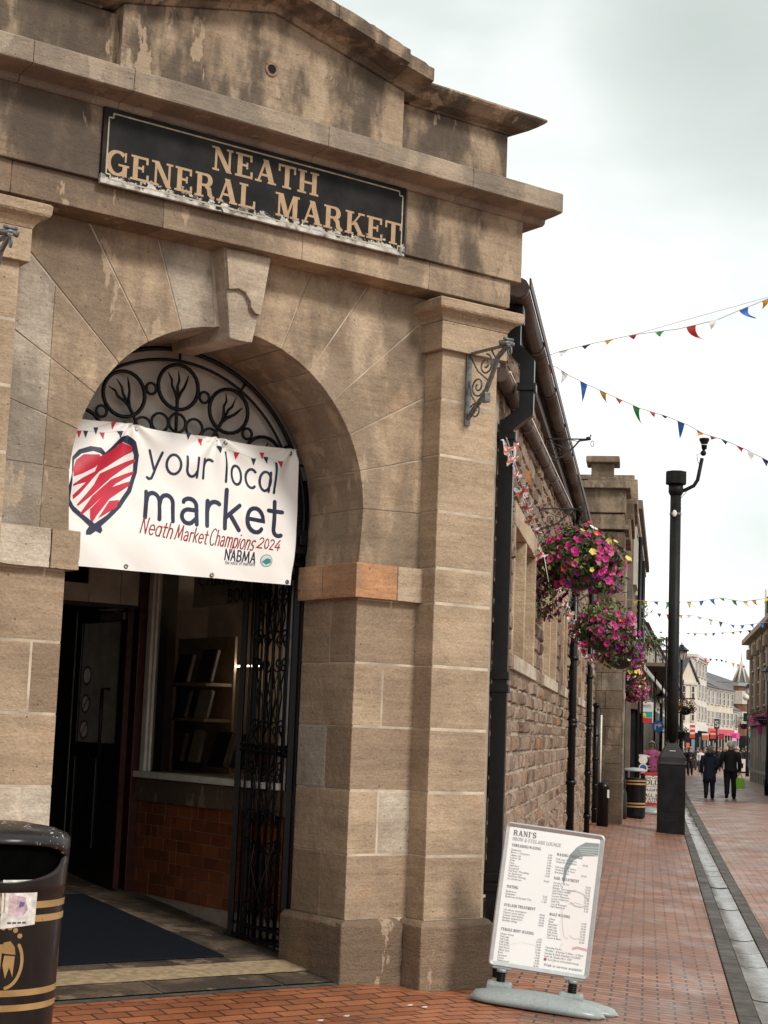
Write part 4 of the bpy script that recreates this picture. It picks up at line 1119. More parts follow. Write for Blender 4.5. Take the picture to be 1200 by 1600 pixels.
# ---------------- paving ----------------
def brick_mat(name, c1, c2, rot, rough=(.30, .64), mort=(.022, .015, .012), off=.5, wet=0.0):
    b = NB(name); v = b.vec((1, 1, 1), (0, 0, rot))
    k = b.n('ShaderNodeTexBrick'); b.l(v, k.inputs['Vector'])
    k.offset = off; k.inputs['Scale'].default_value = 1; k.inputs['Brick Width'].default_value = .212; k.inputs['Row Height'].default_value = .106
    k.inputs['Mortar Size'].default_value = .0075; k.inputs['Mortar Smooth'].default_value = .25; k.inputs['Bias'].default_value = 0
    k.inputs['Color1'].default_value = (*c1, 1); k.inputs['Color2'].default_value = (*c2, 1); k.inputs['Mortar'].default_value = (*mort, 1)
    col = b.mix(.55, k.outputs['Color'], b.ramp(b.noise(3, 5), [(.3, .32), (.7, .66)]), 'OVERLAY')
    col = b.mix(.35, col, b.ramp(b.noise(90, 3), [(.3, .3), (.7, .7)]), 'OVERLAY')
    dirt = b.ramp(b.noise(1.1, 6, b.vec((1, .6, 1))), [(.46, 0.0), (.66, 1.0)])
    col = b.mix(b.math('MULTIPLY', dirt, .45), col, tuple(x*.45 for x in c1))
    gum = b.n('ShaderNodeTexVoronoi'); gum.inputs['Scale'].default_value = 2.6; b.l(b.pos, gum.inputs['Vector'])
    col = b.mix(b.math('MULTIPLY', b.ramp(gum.outputs['Distance'], [(.045, 1.0), (.06, 0.0)]), .55), col, (.06, .05, .045))
    patch = b.ramp(b.noise(.35, 3, b.vec((1, .7, 1), loc=(2, 5, 0))), [(.45, 0.0), (.6, 1.0)])
    col = b.mix(b.math('MULTIPLY', patch, .30), col, tuple(min(1, x*.55) for x in c2))
    # ends of the bricks: open, dark joints
    rg = b.ramp(b.noise(2.2, 5, b.vec((1, .5, 1), loc=(4, 2, 0))), [(.35, rough[0]), (.65, rough[1])])
    wob = b.noise(5.0, 2, b.vec((1, 1, 1), (0, 0, rot)))
    nn = b.bump(b.math('SUBTRACT', 1.0, k.outputs['Fac']), 1.0, .02)
    nn = b.bump(wob, .5, .02, nn); nn = b.bump(b.noise(70, 3), .25, .004, nn)
    return b.out(col, rg, nn, spec=.5)
M['pave'] = brick_mat('red brick paving', (.205, .085, .047), (.34, .165, .10), 0)
M['apron'] = brick_mat('orange brick apron', (.22, .072, .028), (.36, .125, .052), R(-45), (.4, .65))
M['road'] = brick_mat('pink brick roadway', (.25, .125, .08), (.36, .20, .14), 0, (.28, .6))
def gridsheet(name, xs, ys, zf, mat):
    b = B(); V = [(x, y, zf(x, y)) for y in ys for x in xs]; n = len(xs)
    b.poly(V, [(j*n+i, j*n+i+1, (j+1)*n+i+1, (j+1)*n+i) for j in range(len(ys)-1) for i in range(n-1)], .5, 0, True)
    return struct(name, b, mat)
def fr_(a, c, n): return [lerp(a, c, i/n) for i in range(n+1)]
ptk = [onH(p[0], p[1]) for p in ((1154, 1597), (1075, 1324), (1169, 1545), (1079.4, 1304.7), (1200, 1512.6), (1099, 1311), (1200, 1471), (1113.3, 1313.5))]
def ln(a, c): return lambda y: a.x+(c.x-a.x)*(y-a.y)/(c.y-a.y)
KL, CL, CRR, KR = ln(ptk[0], ptk[1]), ln(ptk[2], ptk[3]), ln(ptk[4], ptk[5]), ln(ptk[6], ptk[7])
ys = fr_(2, 14, 60)+fr_(14.5, 60, 60)+fr_(65, 160, 12)
b = B()
xn = fr_(-5, -.9, 50)
V = []; n = None
for y in ys:
    xs = xn+fr_(-.8, KL(y)-.004, 8); n = len(xs); V += [(x, y, gz(x, y)) for x in xs]
b.poly(V, [(j*n+i, j*n+i+1, (j+1)*n+i+1, (j+1)*n+i) for j in range(len(ys)-1) for i in range(n-1)], .5, 0, True)
struct('pavement', b, M['pave'])
b = B()
us, vs = fr_(-6, 1.6, 76), fr_(.006, 4.5, 50); n = len(us)
V = []
for v in vs:
    for u in us:
        p = FW(u, v, 0); V.append((p.x, p.y, gz(p.x, p.y)+.004))
b.poly(V, [(j*n+i, j*n+i+1, (j+1)*n+i+1, (j+1)*n+i) for j in range(len(vs)-1) for i in range(n-1)], .5, 0, True)
bmesh.ops.bisect_plane(b.bm, geom=b.bm.verts[:]+b.bm.edges[:]+b.bm.faces[:], plane_co=(-.72, 0, 0), plane_no=(1, 0, 0), clear_outer=True)
struct('brick_apron', b, M['apron'], True)
b = B()
V = []
for y in ys:
    xs = [KR(y)+.004]+fr_(1.4, 12, 14); xs[1] = max(xs[1], xs[0]+.05); n = len(xs); V += [(x, y, gz0(max(x, 1.2))) for x in xs]
b.poly(V, [(j*n+i, j*n+i+1, (j+1)*n+i+1, (j+1)*n+i) for j in range(len(ys)-1) for i in range(n-1)], .5, 0, True)
struct('street', b, M['road'])
b = B(); b.poly([(-400, -60, -.5), (400, -60, -.5), (400, 900, -.5), (-400, 900, -.5)], [(0, 1, 2, 3)]); struct('ground', b, plain('distant ground', (.16, .11, .09), .8))
# kerb bands and dished drainage channel
kb_ = NB('dark kerb stone'); cc = kb_.ramp(kb_.noise(14, 6), [(.3, (.035, .029, .023)), (.7, (.08, .067, .054))])
M['kerb'] = kb_.out(cc, kb_.ramp(kb_.noise(3, 4), [(.35, .45), (.65, .75)]), kb_.bump(kb_.noise(40, 4), .5, .01), spec=.3)
for f0, f1 in ((KL, CL), (CRR, KR)):
    b = B(); y = 4.0
    while y < 60:
        L = random.uniform(.8, 1.1); y1 = y+L-.012; z_ = gz0(.6)+.006+random.uniform(0, .004)
        V = [(f0(y)+.003, y, z_), (f1(y)-.003, y, z_), (f1(y1)-.003, y1, z_), (f0(y1)+.003, y1, z_)]
        b.solid(V+[(p[0], p[1], p[2]-.08) for p in V], [(0, 1, 2, 3), (7, 6, 5, 4), (0, 4, 5, 1), (1, 5, 6, 2), (2, 6, 7, 3), (3, 7, 4, 0)], random.random(), 0, .008)
        y += L
    struct('kerb', b, M['kerb'], True)
ch = NB('wet channel slabs'); cc = ch.ramp(ch.noise(9, 6), [(.3, (.13, .12, .105)), (.7, (.26, .245, .22))])
wet = ch.ramp(ch.noise(1.3, 4, ch.vec((1.5, .5, 1))), [(.45, .10), (.62, .34)])
M['channel'] = ch.out(cc, wet, ch.bump(ch.noise(1, 4, ch.vec((6, 26, 1))), .22, .02), spec=.9)
b = B(); y = 4.0
while y < 60:
    L = random.uniform(.85, 1.0); y1 = y+L-.012; dz = random.uniform(-.004, .004); tl = random.uniform(-.006, .006)
    V = []; m = 8; k = 5
    for j in range(k+1):
        yy = lerp(y, y1, j/k)
        for i in range(m+1):
            s_ = i/m; V.append((lerp(CL(yy)+.003, CRR(yy)-.003, s_), yy, gz0(.6)-.001+dz+tl*(j/k-.5)-.013*(1-(2*s_-1)**2)))
    b.poly(V, [(j*(m+1)+i, j*(m+1)+i+1, (j+1)*(m+1)+i+1, (j+1)*(m+1)+i) for j in range(k) for i in range(m)], random.random(), 0, True)
    y += L
struct('drain_channel', b, M['channel'])
b = B(); V = [(KL(4), 4, gz0(.6)-.06), (KR(4), 4, gz0(.6)-.06), (KR(60), 60, gz0(.6)-.06), (KL(60), 60, gz0(.6)-.06)]
b.poly(V, [(0, 1, 2, 3)]); struct('channel_bed', b, M['darkmortar'], True)
# a few scraps of litter on the apron
for px, py, lb in ((640, 1573, 'small white scrap of paper nearest the pier foot'), (663, 1576, 'longer pale scrap of paper beside the white scrap'), (541, 1590, 'pale crumb of litter low on the apron bricks'), (500, 1597, 'white fleck of litter at the lower edge of the apron')):
    p = onH(px, py); b = B()
    b.solid([(p.x-.018, p.y, p.z+.006), (p.x+.012, p.y-.012, p.z+.007), (p.x+.02, p.y+.004, p.z+.014), (p.x-.006, p.y+.014, p.z+.010)]+[(p.x-.018, p.y, p.z+.008), (p.x+.012, p.y-.012, p.z+.009), (p.x+.02, p.y+.004, p.z+.016), (p.x-.006, p.y+.014, p.z+.012)], [(0, 1, 2, 3), (7, 6, 5, 4), (0, 4, 5, 1), (1, 5, 6, 2), (2, 6, 7, 3), (3, 7, 4, 0)])
    solo('litter_scrap', b, M['white_paint'], lb, 'litter')
# ---------------- scroll brackets ----------------
def spiral(cx, cz, r0, r1, a0, turns, n=22):
    return [(cx+lerp(r0, r1, i/n)*math.cos(a0+turns*2*math.pi*i/n), 0, cz+lerp(r0, r1, i/n)*math.sin(a0+turns*2*math.pi*i/n)) for i in range(n+1)]
def bracket(name, label, L, Hh, loc, rz, mat, group, k=1.0, ring=True):
    """arm along local +x, plate on the wall at x = 0, root at the foot of the plate"""
    t = thing(name, label, 'bracket', (0, 0, 0), 0, group)
    def P(nm, b): part(nm, b, mat, t, False)
    b = B(); b.box(0, .012*k, -.022*k, .022*k, 0, Hh, .5, 0, .003)
    for z in (.04*Hh/.5, Hh-.03): b.tube([(.010*k, 0, z), (.022*k, 0, z)], .009*k, 8)
    P('wall_plate', b)
    b = B(); b.box(0, L, -.016*k, .016*k, Hh-.075, Hh-.062, .5, 0, .002); P('arm', b)
    b = B(); b.tube([(.012, 0, .05), (L*.22, 0, Hh*.22), (L*.42, 0, Hh*.33), (L*.60, 0, Hh*.55), (L*.74, 0, Hh*.76), (L*.98, 0, Hh-.07)], [.013*k]*6, 4, rz=1.6, smooth=False)
    P('brace', b)
    if k > .8:
        b = B(); b.box(L*.38, L*.52, -.024, .024, Hh*.24, Hh*.36, .5, 0, .008); P('knuckle', b)
    b = B()
    b.tube(spiral(L*.20, Hh*.16, .012, .052*Hh/.5, 0, 1.4), .006*k, 6); b.tube(spiral(L*.26, Hh*.46, .014, .066*Hh/.5, 2, 1.6), .0065*k, 6); b.tube(spiral(L*.44, Hh*.70, .014, .066*Hh/.5, 4, 1.6), .0065*k, 6)
    b.tube([(.012, 0, Hh-.08), (L*.25, 0, Hh*.64), (L*.52, 0, Hh*.50)], .006*k, 6); b.tube([(.012, 0, Hh*.55), (L*.1, 0, Hh*.36), (L*.22, 0, Hh*.26), (L*.18, 0, Hh*.14)], .006*k, 6)
    b.tube([(L*.58, 0, Hh-.08), (L*.70, 0, Hh*.74), (L*.78, 0, Hh*.82)], .007*k, 6)
    P('scrolls', b)
    b = B(); b.tube([(L*.9, -.05*k, Hh-.06), (L*.97, 0, Hh-.05), (L*.96, .05*k, Hh-.06)], .018*k, 6); b.tube([(L*.98, -.04*k, Hh-.03), (L, 0, Hh-.035), (L*.98, .04*k, Hh-.03)], .010*k, 6)
    P('end_clamp', b)
    if ring:
        b = B(); b.tube([(L+.012+.016*math.cos(2*math.pi*i/12), 0, Hh-.115+.03*math.sin(2*math.pi*i/12)) for i in range(12)], .006*k, 6, closed=True); P('hook_ring', b)
    t.location = loc; t.rotation_euler = (0, 0, rz)
    RM[t.name] = Matrix.Translation(Vector(loc)) @ Matrix.Rotation(rz, 4, 'Z')
    return t
br = bracket('wall_bracket', 'grey iron scroll bracket fixed to the pilaster under its right capital', .42, .565, FW(.79, .134, 3.675), R(-45), M['grey_iron'], 'iron scroll brackets')
dup(br, FW(mu(.815), .134, 3.69), R(-45), 'dark iron bracket tip at the left picture edge under the left capital')
br2 = bracket('wall_bracket', 'empty thin iron scroll bracket high on the rubble wall under the gutter', .46, .36, (XW+.03, 16.9, 4.33), 0, plain('thin dark iron', (.03, .028, .026), .5), 'iron scroll brackets', .6)

# ---------------- hanging flower baskets ----------------
PET = [plain('magenta petals', (.42, .012, .15), .6, .25, 60, 0), plain('purple petals', (.20, .01, .16), .6, .25, 60, 0), plain('pink petals', (.55, .07, .22), .6, .2, 60, 0), plain('red petals', (.52, .02, .03), .6, .2, 60, 0),
       plain('yellow petals', (.62, .47, .10), .6, .2, 60, 0), plain('white petals', (.72, .68, .66), .6, .1, 60, 0), plain('dark petal throat', (.10, .005, .05), .7, .2, 60, 0)]
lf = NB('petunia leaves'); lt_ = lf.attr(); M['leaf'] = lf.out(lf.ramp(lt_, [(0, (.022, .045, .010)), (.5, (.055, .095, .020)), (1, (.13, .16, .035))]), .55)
def basket(c, rx, rz, seed, wts, label, nfl, nlf, trail=(), top='green', hook=None, bowlc=None):
    rnd = random.Random(seed)
    t = thing('hanging_basket', label, 'flower basket', (c.x, c.y, c.z), 0, 'flower baskets along the wall')
    b = B(); b.lathe([(.05, -.26), (.15, -.22), (.22, -.10), (.25, .0), (.26, .02), (.24, .02), (.2, -.02), (.01, -.03)], (c.x, c.y, c.z-.02), 18)
    part('bowl', b, plain('black basket plastic', (.012, .012, .012), .5), t)
    if hook:
        b = B()
        for q in range(3):
            a = q*2.1+.4; b.tube([(c.x+.25*math.cos(a), c.y+.25*math.sin(a), c.z), hook], .004, 5)
        part('chain', b, M['black_iron'], t, False)
    def shell(k=1.0):
        while True:
            d = Vector((rnd.gauss(0, 1), rnd.gauss(0, 1), rnd.gauss(0, .9))).normalized()
            if d.z > -.75: break
        r = rnd.uniform(.55, 1.03)*k*(1+.34*noise.noise(d*2.3+Vector((seed, 0, 0))))
        p = Vector((c.x+d.x*rx*r, c.y+d.y*rx*r, c.z+d.z*rz*r)); return p, d
    def tr():
        a, w_, ln_ = rnd.choice(trail)
        p = Vector((c.x+rx*.75*math.cos(a)+rnd.gauss(0, w_), c.y+rx*.75*math.sin(a)+rnd.gauss(0, w_), c.z-rz*.4-rnd.random()*ln_)); return p, Vector((math.cos(a), math.sin(a), .1)).normalized()
    b = B()
    for i in range(nlf):
        p, d = tr() if trail and rnd.random() < .14 else shell(.97)
        ax = (d+Vector((rnd.gauss(0, .7), rnd.gauss(0, .7), rnd.gauss(0, .7)))).normalized()
        x = ax.cross(Vector((rnd.gauss(0, 1), rnd.gauss(0, 1), rnd.gauss(0, 1)))).normalized(); y = ax.cross(x); s_ = rnd.uniform(.018, .042)
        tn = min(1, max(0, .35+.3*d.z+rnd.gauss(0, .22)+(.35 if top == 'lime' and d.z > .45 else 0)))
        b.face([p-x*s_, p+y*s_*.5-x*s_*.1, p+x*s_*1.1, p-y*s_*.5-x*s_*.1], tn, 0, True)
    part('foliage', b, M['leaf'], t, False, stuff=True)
    b = B(); tot = sum(wts)
    for i in range(nfl):
        p, d = tr() if trail and rnd.random() < .16 else shell(1.03)
        if d.z > .55 and top == 'lime' and rnd.random() < .8: continue
        r_ = rnd.random()*tot; m = 0
        while r_ > wts[m]: r_ -= wts[m]; m += 1
        if trail and p.z < c.z-rz*.35: m = 1 if rnd.random() < .6 else 0
        ax = (d*1.2+Vector((rnd.gauss(0, .35), rnd.gauss(0, .35)-.25, rnd.gauss(0, .35)))).normalized()
        x = ax.cross(Vector((0, .1, 1))).normalized(); y = ax.cross(x); s_ = rnd.uniform(.026, .046); ph = rnd.random()*6
        p = p+ax*.015; vs = []
        for q in range(10):
            a = ph+q*math.pi/5; rr = s_*(1.0 if q % 2 else .80)
            vs.append(p+x*rr*math.cos(a)+y*rr*math.sin(a)+ax*rnd.uniform(-.003, .003))
        i4 = [p-ax*.010+x*s_*.26*math.cos(ph+q*math.pi/5)+y*s_*.26*math.sin(ph+q*math.pi/5) for q in range(10)]
        for q in range(10): b.face([vs[q], vs[(q+1) % 10], i4[(q+1) % 10], i4[q]], .5, m, True)
        b.face(i4, .5, 6 if m < 3 else 4, True)
    part('petunia_blossoms', b, PET, t, False, stuff=True)
    return t
W1 = (5, 2.6, 3.5, 1.0, 1.6, .6)
c1 = atY(905, 878, 16.4)
basket(c1, .42, .36, 3, W1, 'nearest flower basket, large and mixed with yellow, red, white and magenta petunias', 430, 3400, ((2.9, .10, .42), (3.4, .10, .42), (-.4, .10, .16)), hook=(XW+.36, 16.4, c1.z+.53))
bracket('wall_bracket', 'thin iron bracket holding the nearest flower basket on the rubble wall', .42, .32, (XW+.02, 16.4, c1.z+.27), 0, plain('dark bracket iron', (.03, .028, .026), .5), 'iron scroll brackets', .6)
c2 = atY(945, 985, 21)
basket(c2, .40, .36, 5, (6, 2, 1.5, .6, .1, .15), 'second flower basket along the wall, dense magenta with a lime green top', 400, 2600, ((-.3, .1, .2),), 'lime', hook=(XW+.5, 21, c2.z+.55))
bracket('wall_bracket', 'thin iron bracket above the second flower basket', .55, .32, (XW+.02, 21, c2.z+.27), 0, plain('dark bracket iron b', (.03, .028, .026), .5), 'iron scroll brackets', .6)
c3 = atY(970, 1018, 27)
basket(c3, .40, .36, 8, (5, 2, 2, .5, .1, .8), 'third flower basket, magenta with a few white blooms, overlapping the second from below', 260, 1700, (), hook=(XW+.5, 27, c3.z+.5))
bracket('wall_bracket', 'thin iron bracket of the third flower basket', .62, .32, (XW+.02, 27, c3.z+.22), 0, plain('dark bracket iron c', (.03, .028, .026), .5), 'iron scroll brackets', .6)
LPB = onH(970, 1279)
c4 = atY(980, 1048, LPB.y); basket(c4, .38, .26, 11, (1, .3, 1, .4, 6, .6), 'flower basket of pale yellow blooms on the black sign post', 150, 800)
c5 = atY(988, 1078, LPB.y+.4); basket(c5, .42, .34, 13, (3, 1, 4, 1, .1, .3), 'flower basket of pink blooms hanging below the yellow one', 240, 1000)

# ---------------- bunting ----------------
CLOTH = {}
for nm, c in (('red', (.50, .03, .025)), ('blue', (.03, .12, .42)), ('navy', (.015, .025, .08)), ('orange', (.60, .27, .02)), ('green', (.03, .25, .06)), ('white', (.62, .60, .58)), ('darkgreen', (.02, .10, .05)), ('yellow', (.62, .45, .05)), ('grey', (.35, .33, .32))):
    CLOTH[nm] = plain(nm+' bunting cloth', c, .7, .08, 20, 0)
def bunting(label, pts, flags, rad=.006, group='bunting strings over the street'):
    """pts: world points of the cord; flags: (world point, colour, width, length, sway, curl)"""
    t = thing('bunting', label, 'bunting', pts[0], 0, group)
    b = B(); b.tube(pts, rad, 5, caps=False); part('cord', b, CLOTH['grey'], t, False)
    for (p, d, colr, wd, ln, sway, curl) in flags:
        b = B(); V = []; n = 6; d = d.normalized()
        out = Vector((0, 0, 1)).cross(d).normalized()
        for i in range(n+1):
            s_ = i/n; w_ = wd*(1-s_)+.004
            q = p+Vector((0, 0, -1))*ln*s_*(1-.5*abs(curl)*s_)+d*sway*ln*s_*s_+out*curl*ln*math.sin(s_*2.2)*.8
            V += [q-d*w_/2, q+d*w_/2+out*wd*.25*math.sin(s_*5+curl*9)]
        b.poly([tuple(v) for v in V], [(2*i, 2*i+1, 2*i+3, 2*i+2) for i in range(n)], .5, 0, True)
        part('pennant', b, CLOTH[colr], t, False)
    return t
def sky_string(label, pix, Y, flg, sz, rad=.006, jig=5):
    rnd = random.Random(jig)
    pts = [atY(x, y, Y) for x, y in pix]
    fl = []
    for (px, py, colr, ln_px, sw) in flg:
        # cord height at this px
        for (a, c) in zip(pix, pix[1:]):
            if a[0] <= px <= c[0]: py_ = lerp(a[1], c[1], (px-a[0])/(c[0]-a[0])); break
        else: py_ = py
        p = atY(px, py_, Y); mpp = Y/FPX
        fl.append((p, pts[-1]-pts[0], colr, sz*mpp, ln_px*mpp, sw, rnd.uniform(-.35, .35)))
    return bunting(label, pts, fl, rad)
sky_string('upper coloured bunting string rising to the right across the sky', [(845, 560), (875, 549), (920, 538), (990, 523), (1060, 514), (1120, 500), (1155, 485), (1200, 467), (1260, 440)], 24,
    [(880, 0, 'white', 10, -.4), (916, 0, 'navy', 7, -.3), (952, 0, 'orange', 7, -.6), (990, 0, 'red', 8, 0), (1031, 0, 'green', 9, 0), (1080, 0, 'red', 30, .7), (1114, 0, 'white', 16, -.2), (1162, 0, 'blue', 22, .9), (1198, 0, 'orange', 14, -.5)], 15)
bunting('plain grey support wire above the upper bunting string', [atY(990, 523, 24.05), atY(1100, 492, 24.05), atY(1260, 448, 24.05)], [], .004)
sky_string('lower coloured bunting string falling to the right past the lamp head', [(846, 566), (870, 574), (890, 587), (920, 602), (960, 620), (1000, 638), (1040, 650), (1075, 664), (1100, 678), (1130, 687), (1165, 702), (1200, 720), (1260, 752)], 24,
    [(858, 0, 'red', 22, .2), (882, 0, 'white', 22, -.3), (912, 0, 'blue', 34, -.05), (942, 0, 'orange', 18, .5), (967, 0, 'red', 8, .2), (994, 0, 'green', 28, .4), (1019, 0, 'red', 9, .5), (1037, 0, 'darkgreen', 4, .8), (1064, 0, 'blue', 30, -.05), (1094, 0, 'orange', 9, -.5), (1114, 0, 'red', 6, -.5), (1132, 0, 'darkgreen', 7, .3), (1156, 0, 'red', 7, .5), (1173, 0, 'white', 18, 0), (1196, 0, 'navy', 10, .2)], 12)
def far_string(label, pix, Y, n, sz, ln, seed):
    rnd = random.Random(seed); cs = ['red', 'green', 'white', 'navy', 'orange', 'darkgreen', 'yellow', 'blue']
    fl = [(lerp(pix[0][0], pix[-1][0], (i+.5)/n)+rnd.uniform(-2, 2), 0, rnd.choice(cs), rnd.uniform(.5, 1.4)*ln, rnd.uniform(-.5, .7)) for i in range(n)]
    return sky_string(label, pix, Y, fl, sz, .006, seed)
far_string('distant bunting string level with the top of the far right gable', [(968, 936), (1040, 941), (1090, 940), (1125, 934), (1160, 940), (1205, 934)], 42, 14, 7, 9, 1)
far_string('distant bunting string sagging from the left wall to behind the black column', [(972, 945), (990, 953), (1040, 960), (1085, 962), (1120, 970), (1150, 978), (1200, 972)], 48, 14, 6, 7, 2)
far_string('lowest of the distant bunting strings seen against the sky', [(998, 985), (1060, 989), (1100, 990), (1140, 988), (1178, 984)], 60, 13, 5, 4, 3)
far_string('far small bunting string above the cream house roofs', [(1060, 1018), (1090, 1028), (1125, 1030), (1160, 1040), (1185, 1046)], 90, 14, 4, 7, 4)
# flag bunting tied along the wall: white flags with red crosses and blue corners
FLM = [plain('faded flag white', (.66, .61, .57), .7, .1, 20, 0), plain('faded flag red', (.50, .13, .09), .7, .2, 20, 0), plain('faded flag blue', (.12, .17, .30), .7, .3, 20, 0)]
def wall_flags(label, pix, X, n, size, seed):
    rnd = random.Random(seed); pts = [atX(x, y, X) for x, y in pix]
    t = thing('flag_bunting', label, 'bunting', pts[0], 0, 'flag bunting on the wall')
    b = B(); b.tube(pts, .004, 5, caps=False); part('cord', b, CLOTH['white'], t, False)
    for i in range(n):
        f = (i+.5)/n*(len(pts)-1); k = min(int(f), len(pts)-2); p = pts[k].lerp(pts[k+1], f-k)
        d = (pts[k+1]-pts[k]).normalized(); a = rnd.uniform(-.9, .9)
        e1 = (Vector((.45, -.35, 0))+d*.5+Vector((rnd.gauss(0, .6), rnd.gauss(0, .6), rnd.gauss(0, .3)))).normalized(); e2 = (Vector((0, 0, -1))+e1*rnd.gauss(0, .6)+Vector((.3, rnd.gauss(0, .4), 0))).normalized(); e3 = e1.cross(e2)
        b = B(); s_ = size*rnd.uniform(.8, 1.2); m = 12
        W_, H_ = 1.0, .75
        for ii in range(m):
            for jj in range(8):
                def q(x, y): return p+e1*s_*(x-.5)*(1-.55*y)+e2*s_*H_*y+e3*s_*.26*math.sin(x*6+y*5+a*5)
                x0, x1, y0, y1 = ii/m, (ii+1)/m, jj/8, (jj+1)/8; xm, ym = (x0+x1)/2, (y0+y1)/2
                mi = 0
                if abs(xm-.5) < .09 or abs(ym-.5) < .13: mi = 1
                elif abs(xm-.5) < .17 or abs(ym-.5) < .24: mi = 0
                elif abs(abs(xm-.5)-abs(ym-.5)) < .09: mi = 0
                else: mi = 2 if rnd.random() < .8 else 0
                b.face([q(x0, y0), q(x1, y0), q(x1, y1), q(x0, y1)], .5, mi, True)
        part('flag', b, FLM, t, False)
    b = B(); b.tube([pts[-1], pts[-1]+Vector((.05, -.02, -.25))], .004, 5); part('loose_end', b, CLOTH['white'], t, False)
    return t
wall_flags('string of crumpled union flags hanging from the near downpipe down to the first basket', [(791, 683), (800, 712), (812, 745), (822, 785), (832, 815), (842, 850), (850, 868)], -.98, 9, .125, 4)
wall_flags('string of crumpled union flags between the first basket and the second', [(868, 905), (886, 945), (892, 972), (903, 1000), (915, 1020), (926, 1035)], -.97, 9, .17, 9)

# ---------------- swinging pavement sign ----------------
def tilted(name, label, cat, loc, M3, group=None):
    t = thing(name, label, cat, loc, 0, group); m = Matrix.Translation(Vector(loc)) @ M3
    t.matrix_world = m; t.rotation_euler = M3.to_euler(); RM[t.name] = m; return t
def font_polys(txt, size):
    cu = bpy.data.curves.new('text', 'FONT'); cu.body = txt; cu.size = size; cu.resolution_u = 2
    o = bpy.data.objects.new('text', cu); COL.objects.link(o); bpy.context.view_layer.update()
    me = o.to_mesh(); P = [[(me.vertices[i].co.x, me.vertices[i].co.y) for i in p.vertices] for p in me.polygons]
    wd = max([q[0] for p in P for q in p] or [0])
    o.to_mesh_clear(); bpy.data.objects.remove(o); bpy.data.curves.remove(cu); return P, wd
aL, aR = onH(744, 1562), onH(952, 1591)
SB = (aL+aR)/2; SB.z -= .0
ang = math.atan2(aR.y-aL.y, aR.x-aL.x)
M3 = Matrix.Rotation(ang, 4, 'Z') @ Matrix.Rotation(R(5.6), 4, 'Y')
sw = tilted('pavement_sign', 'white beauty price list in a silver frame on a grey swinging base beside the pier', 'pavement sign', SB, M3)
SWM = Matrix.Translation(SB) @ M3
SX0 = -.055
TL = lambda x, y, z: SWM @ Vector((x+SX0, y, z))
pw, p0z, p1z = .318, .215, 1.115
REC = R(4)
def TP(x, y, z): return TL(x, y*math.cos(REC)+(z-p0z)*math.sin(REC), p0z+(z-p0z)*math.cos(REC)-y*math.sin(REC))
b = B(TP)
fw = .03
def rrect(hw, z0, z1, r, n=5):
    out = []
    for cx, cz, a in ((hw-r, z1-r, 0), (-hw+r, z1-r, 90), (-hw+r, z0+r, 180), (hw-r, z0+r, 270)):
        out += [(cx+r*math.cos(R(a+90*i/n)), cz+r*math.sin(R(a+90*i/n))) for i in range(n+1)]
    return out
o1 = rrect(pw, p0z, p1z, .03); o2 = rrect(pw-.008, p0z+.008, p1z-.008, .026); o3 = rrect(pw-fw, p0z+fw, p1z-fw, .006)
n = len(o1)
V = [(x, .018, z) for x, z in o1]+[(x, -.012, z) for x, z in o1]+[(x, -.02, z) for x, z in o2]+[(x, -.012, z) for x, z in o3]
Fs = [tuple(range(n))]+[(k*n+i, k*n+(i+1) % n, (k+1)*n+(i+1) % n, (k+1)*n+i) for k in range(3) for i in range(n)]
b.poly(V, Fs, .5, 0, False)
part('frame', b, plain('brushed aluminium frame', (.46, .46, .45), .34, .1, 20, .06, 60, .55, .5), sw)
b = B(TP); b.box(-pw+fw-.004, pw-fw+.004, -.0118, 0, p0z+fw-.004, p1z-fw+.004, .5); part('poster', b, plain('white poster paper', (.80, .80, .785), .28, .02, 3, 0), sw)
pic = B(TP); PS = lambda x, y, l: (x, -.0121-l, y)
def ppoly(pts, off, mi): pic.face([PS(x, y, off) for x, y in pts], .5, mi)
# a pale close-up of a face with dark hair band, cropped by the right edge
e_ = pw-fw-.002
ppoly([(e_, .98)]+[(e_-.17*math.sin(R(a))-.0, .99-.33*(1-math.cos(R(a)))) for a in range(0, 91, 9)]+[(.09, .62), (.10, .50), (.13, .42), (.09, .30), (e_, .30)], .0002, 1)
hair = [(e_, 1.06), (.20, 1.055), (.15, 1.02), (.11, .965), (.085, .89), (.082, .80), (.095, .78), (.105, .86), (.135, .93), (.18, .965), (e_, .98)]
ppoly(hair, .0005, 0)
for i in range(4): ppoly([(.15+.01*i, 1.02-.012*i), (e_, 1.035-.016*i), (e_, 1.031-.016*i), (.15+.01*i, 1.017-.012*i)], .0007, 2)
for pts, w_, mi in (([(.125, .735), (.17, .748), (.22, .735), (.26, .70)], .007, 3), ([(.15, .672), (.18, .655), (.215, .652), (.25, .665)], .007, 4), ([(.14, .66), (.18, .675), (.22, .668)], .003, 3), ([(.10, .64), (.118, .52), (.135, .46), (.16, .45)], .004, 5), ([(.17, .47), (.20, .455), (.235, .46)], .006, 5), ([(.20, .395), (.225, .405), (e_, .398)], .014, 6), ([(.13, .42), (.10, .34), (.085, .29)], .004, 5), ([(-.20, .36), (-.12, .385), (-.02, .38)], .004, 1)):
    for pg in ribbon(pts, w_): ppoly([(q.x, q.y) for q in pg], .0009+.0002*mi, mi)
